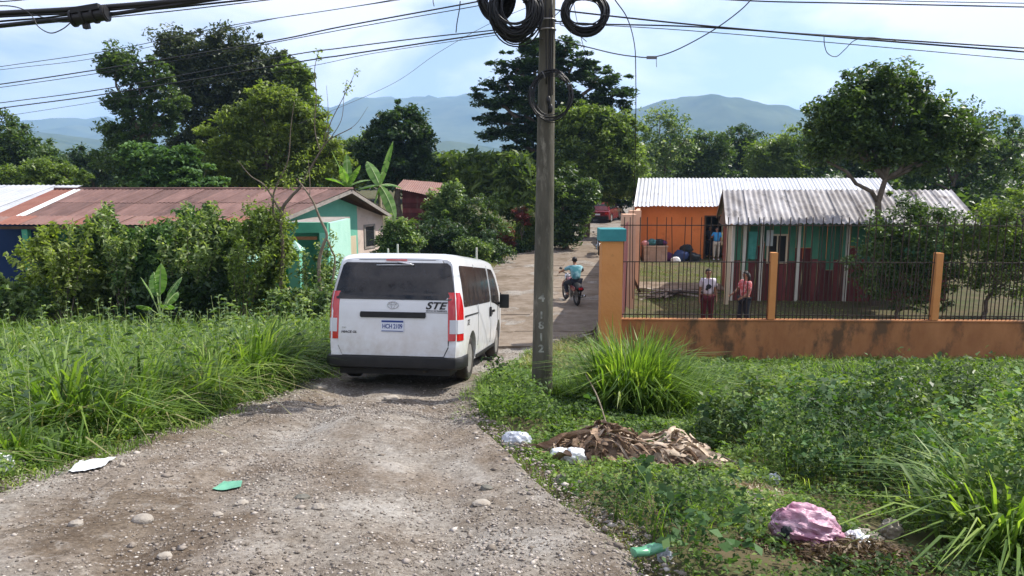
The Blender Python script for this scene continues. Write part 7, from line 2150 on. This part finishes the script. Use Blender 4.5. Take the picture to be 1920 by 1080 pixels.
def dome(x, y):
    a = (x - hp.x) / .80; b = (y - hp.y) / .42
    return max(0.0, 1 - a * a - b * b) ** .6 * (.20 + .06 * math.sin(x * 9) + .04 * math.sin(y * 13 + x * 4))
for k in range(190):
    cx_ = hp.x + rr.uniform(-.78, .80); cy_ = hp.y + rr.uniform(-.40, .38)
    a = rr.uniform(-.9, .9) + (math.pi / 2 if rr.random() < .45 else 0)
    L_ = rr.uniform(.12, .40) if k > 22 else rr.uniform(.5, .85)
    pts = []
    for t in (-.5, -.2, .1, .5):
        x = cx_ + math.cos(a) * L_ * t; y = cy_ + math.sin(a) * L_ * t * .7
        pts.append((x, y, float(gz(x, y)) + dome(x, y) + rr.uniform(0, .09)))
    m_ = M['dead_pale'] if (cx_ > hp.x + .15 and rr.random() < .8) or rr.random() < .2 else M['dead_flat']
    strip(pts, rr.uniform(.015, .07), rr.uniform(-.7, .8), m_, heap, rr.uniform(.2, 1.2))
mb = MB()
mb.grid(lambda u, v: (hp.x - .8 + 1.6 * u, hp.y - .42 + .84 * v, float(gz(hp.x - .8 + 1.6 * u, hp.y - .42 + .84 * v)) - .03 + dome(hp.x - .8 + 1.6 * u, hp.y - .42 + .84 * v) * .9 + .04 * float(fbm(u * 12, v * 8, 4))), 40, 24)
part("leaf_mass", mb, M['dead_flat'], heap, True, smooth=50)
# long dry stalks in and around the heap
for i, (a, b, r, lab) in enumerate((((1098, 702, 9.2), (1140, 805, 7.6), .010, "long pale dry stalk leaning over the left end of the dead leaf heap"), ((1335, 848, 6.6), (1430, 935, 5.6), .012, "dry reddish stalk running from the heap down to the pink sack"), ((1385, 880, 6.2), (1425, 920, 5.7), .014, "short pale split stalk beside the path of litter"), ((1020, 812, 7.4), (1110, 800, 7.5), .012, "thin dry stalk lying left over the top of the heap"), ((1700, 975, 5.2), (1610, 1010, 4.9), .007, "thin grey twig lying right of the pink sack"), ((1500, 1030, 4.6), (1480, 1075, 4.3), .012, "bent pale twig below the pink sack"))):
    A, B = pix(*a), pix(*b)
    B.z = max(B.z, float(gz(B.x, B.y)) + .02)
    mb = MB(); mb.tube(crom([A, A.lerp(B, .5) + Vector((.02, 0, .03)), B], 6), r, 6)
    link("dry_stalk", mb.mesh("dry_stalk", 180), M['bark_pale'], label=lab, cat="stalk")
# dry clippings at the lower right
rr = random.Random(21)
def clippings(name, label, px, py, rx_, ry_, n, hh, m, ln=.12):
    p = gpt(px, py); V = []; F = []; vs = []
    for k in range(n):
        a = rr.uniform(0, 6.28); q = math.sqrt(rr.random()); x = p.x + rx_ * q * math.cos(a); y = p.y + ry_ * q * math.sin(a)
        z = float(gz(x, y)) + .01 + hh * (1 - q * q) * rr.random()
        d = Vector((rr.gauss(0, 1), rr.gauss(0, 1), rr.gauss(0, .35))).normalized(); s = d.orthogonal().normalized(); s.rotate(Matrix.Rotation(rr.uniform(0, 6.28), 3, d))
        L_ = ln * rr.uniform(.4, 1.3); w = rr.uniform(.003, .010)
        c = Vector((x, y, z)); b = len(V)
        V += [c - d * L_ / 2, c + s * w, c + d * L_ / 2, c - s * w]; F.append((b, b + 1, b + 2, b + 3)); vs.append(rr.random())
    link(name, np_mesh(name, [tuple(v) for v in V], F, vs), M[m], label=label, cat="clippings", kind='stuff')
clippings("dry_clippings", "brown dry clippings below the pink sack", 1600, 1050, .5, .28, 5200, .12, 'brownbits', .07)
clippings('dry_clippings', 'brown twigs and shreds around the pink sack', 1520, 1040, .55, .30, 2600, .03, 'brownbits', .09)
clippings("dry_clippings", "brown dead leaf shreds on the ground around the heap", 1220, 860, 1.1, .5, 2600, .05, 'dryleaf')
clippings("dry_clippings", "dead leaf shreds between the heap and the pink sack", 1390, 920, .45, .3, 1200, .05, 'dryleaf')
clippings("dry_clippings", "straw and shreds along the right edge of the road", 1100, 1000, .35, .5, 900, .02, 'dryleaf', .08)
# ------------------------------------------------------------------ air
hm = bpy.data.materials.new("haze_air"); hm.use_nodes = True
ht = hm.node_tree; ht.nodes.clear()
ho = ht.nodes.new("ShaderNodeOutputMaterial"); hv = ht.nodes.new("ShaderNodeVolumePrincipled")
hv.inputs['Color'].default_value = (0.44, 0.67, 1.0, 1)
hv.inputs['Density'].default_value = HAZE
hv.inputs['Anisotropy'].default_value = 0.2
ht.links.new(hv.outputs[0], ho.inputs['Volume'])
mb = MB(); mb.bb((-6200, -120, -3), (6200, 6700, 620))
link("haze", mb.mesh("haze"), hm, label="pale daylight haze filling the valley", cat="haze", kind='stuff')
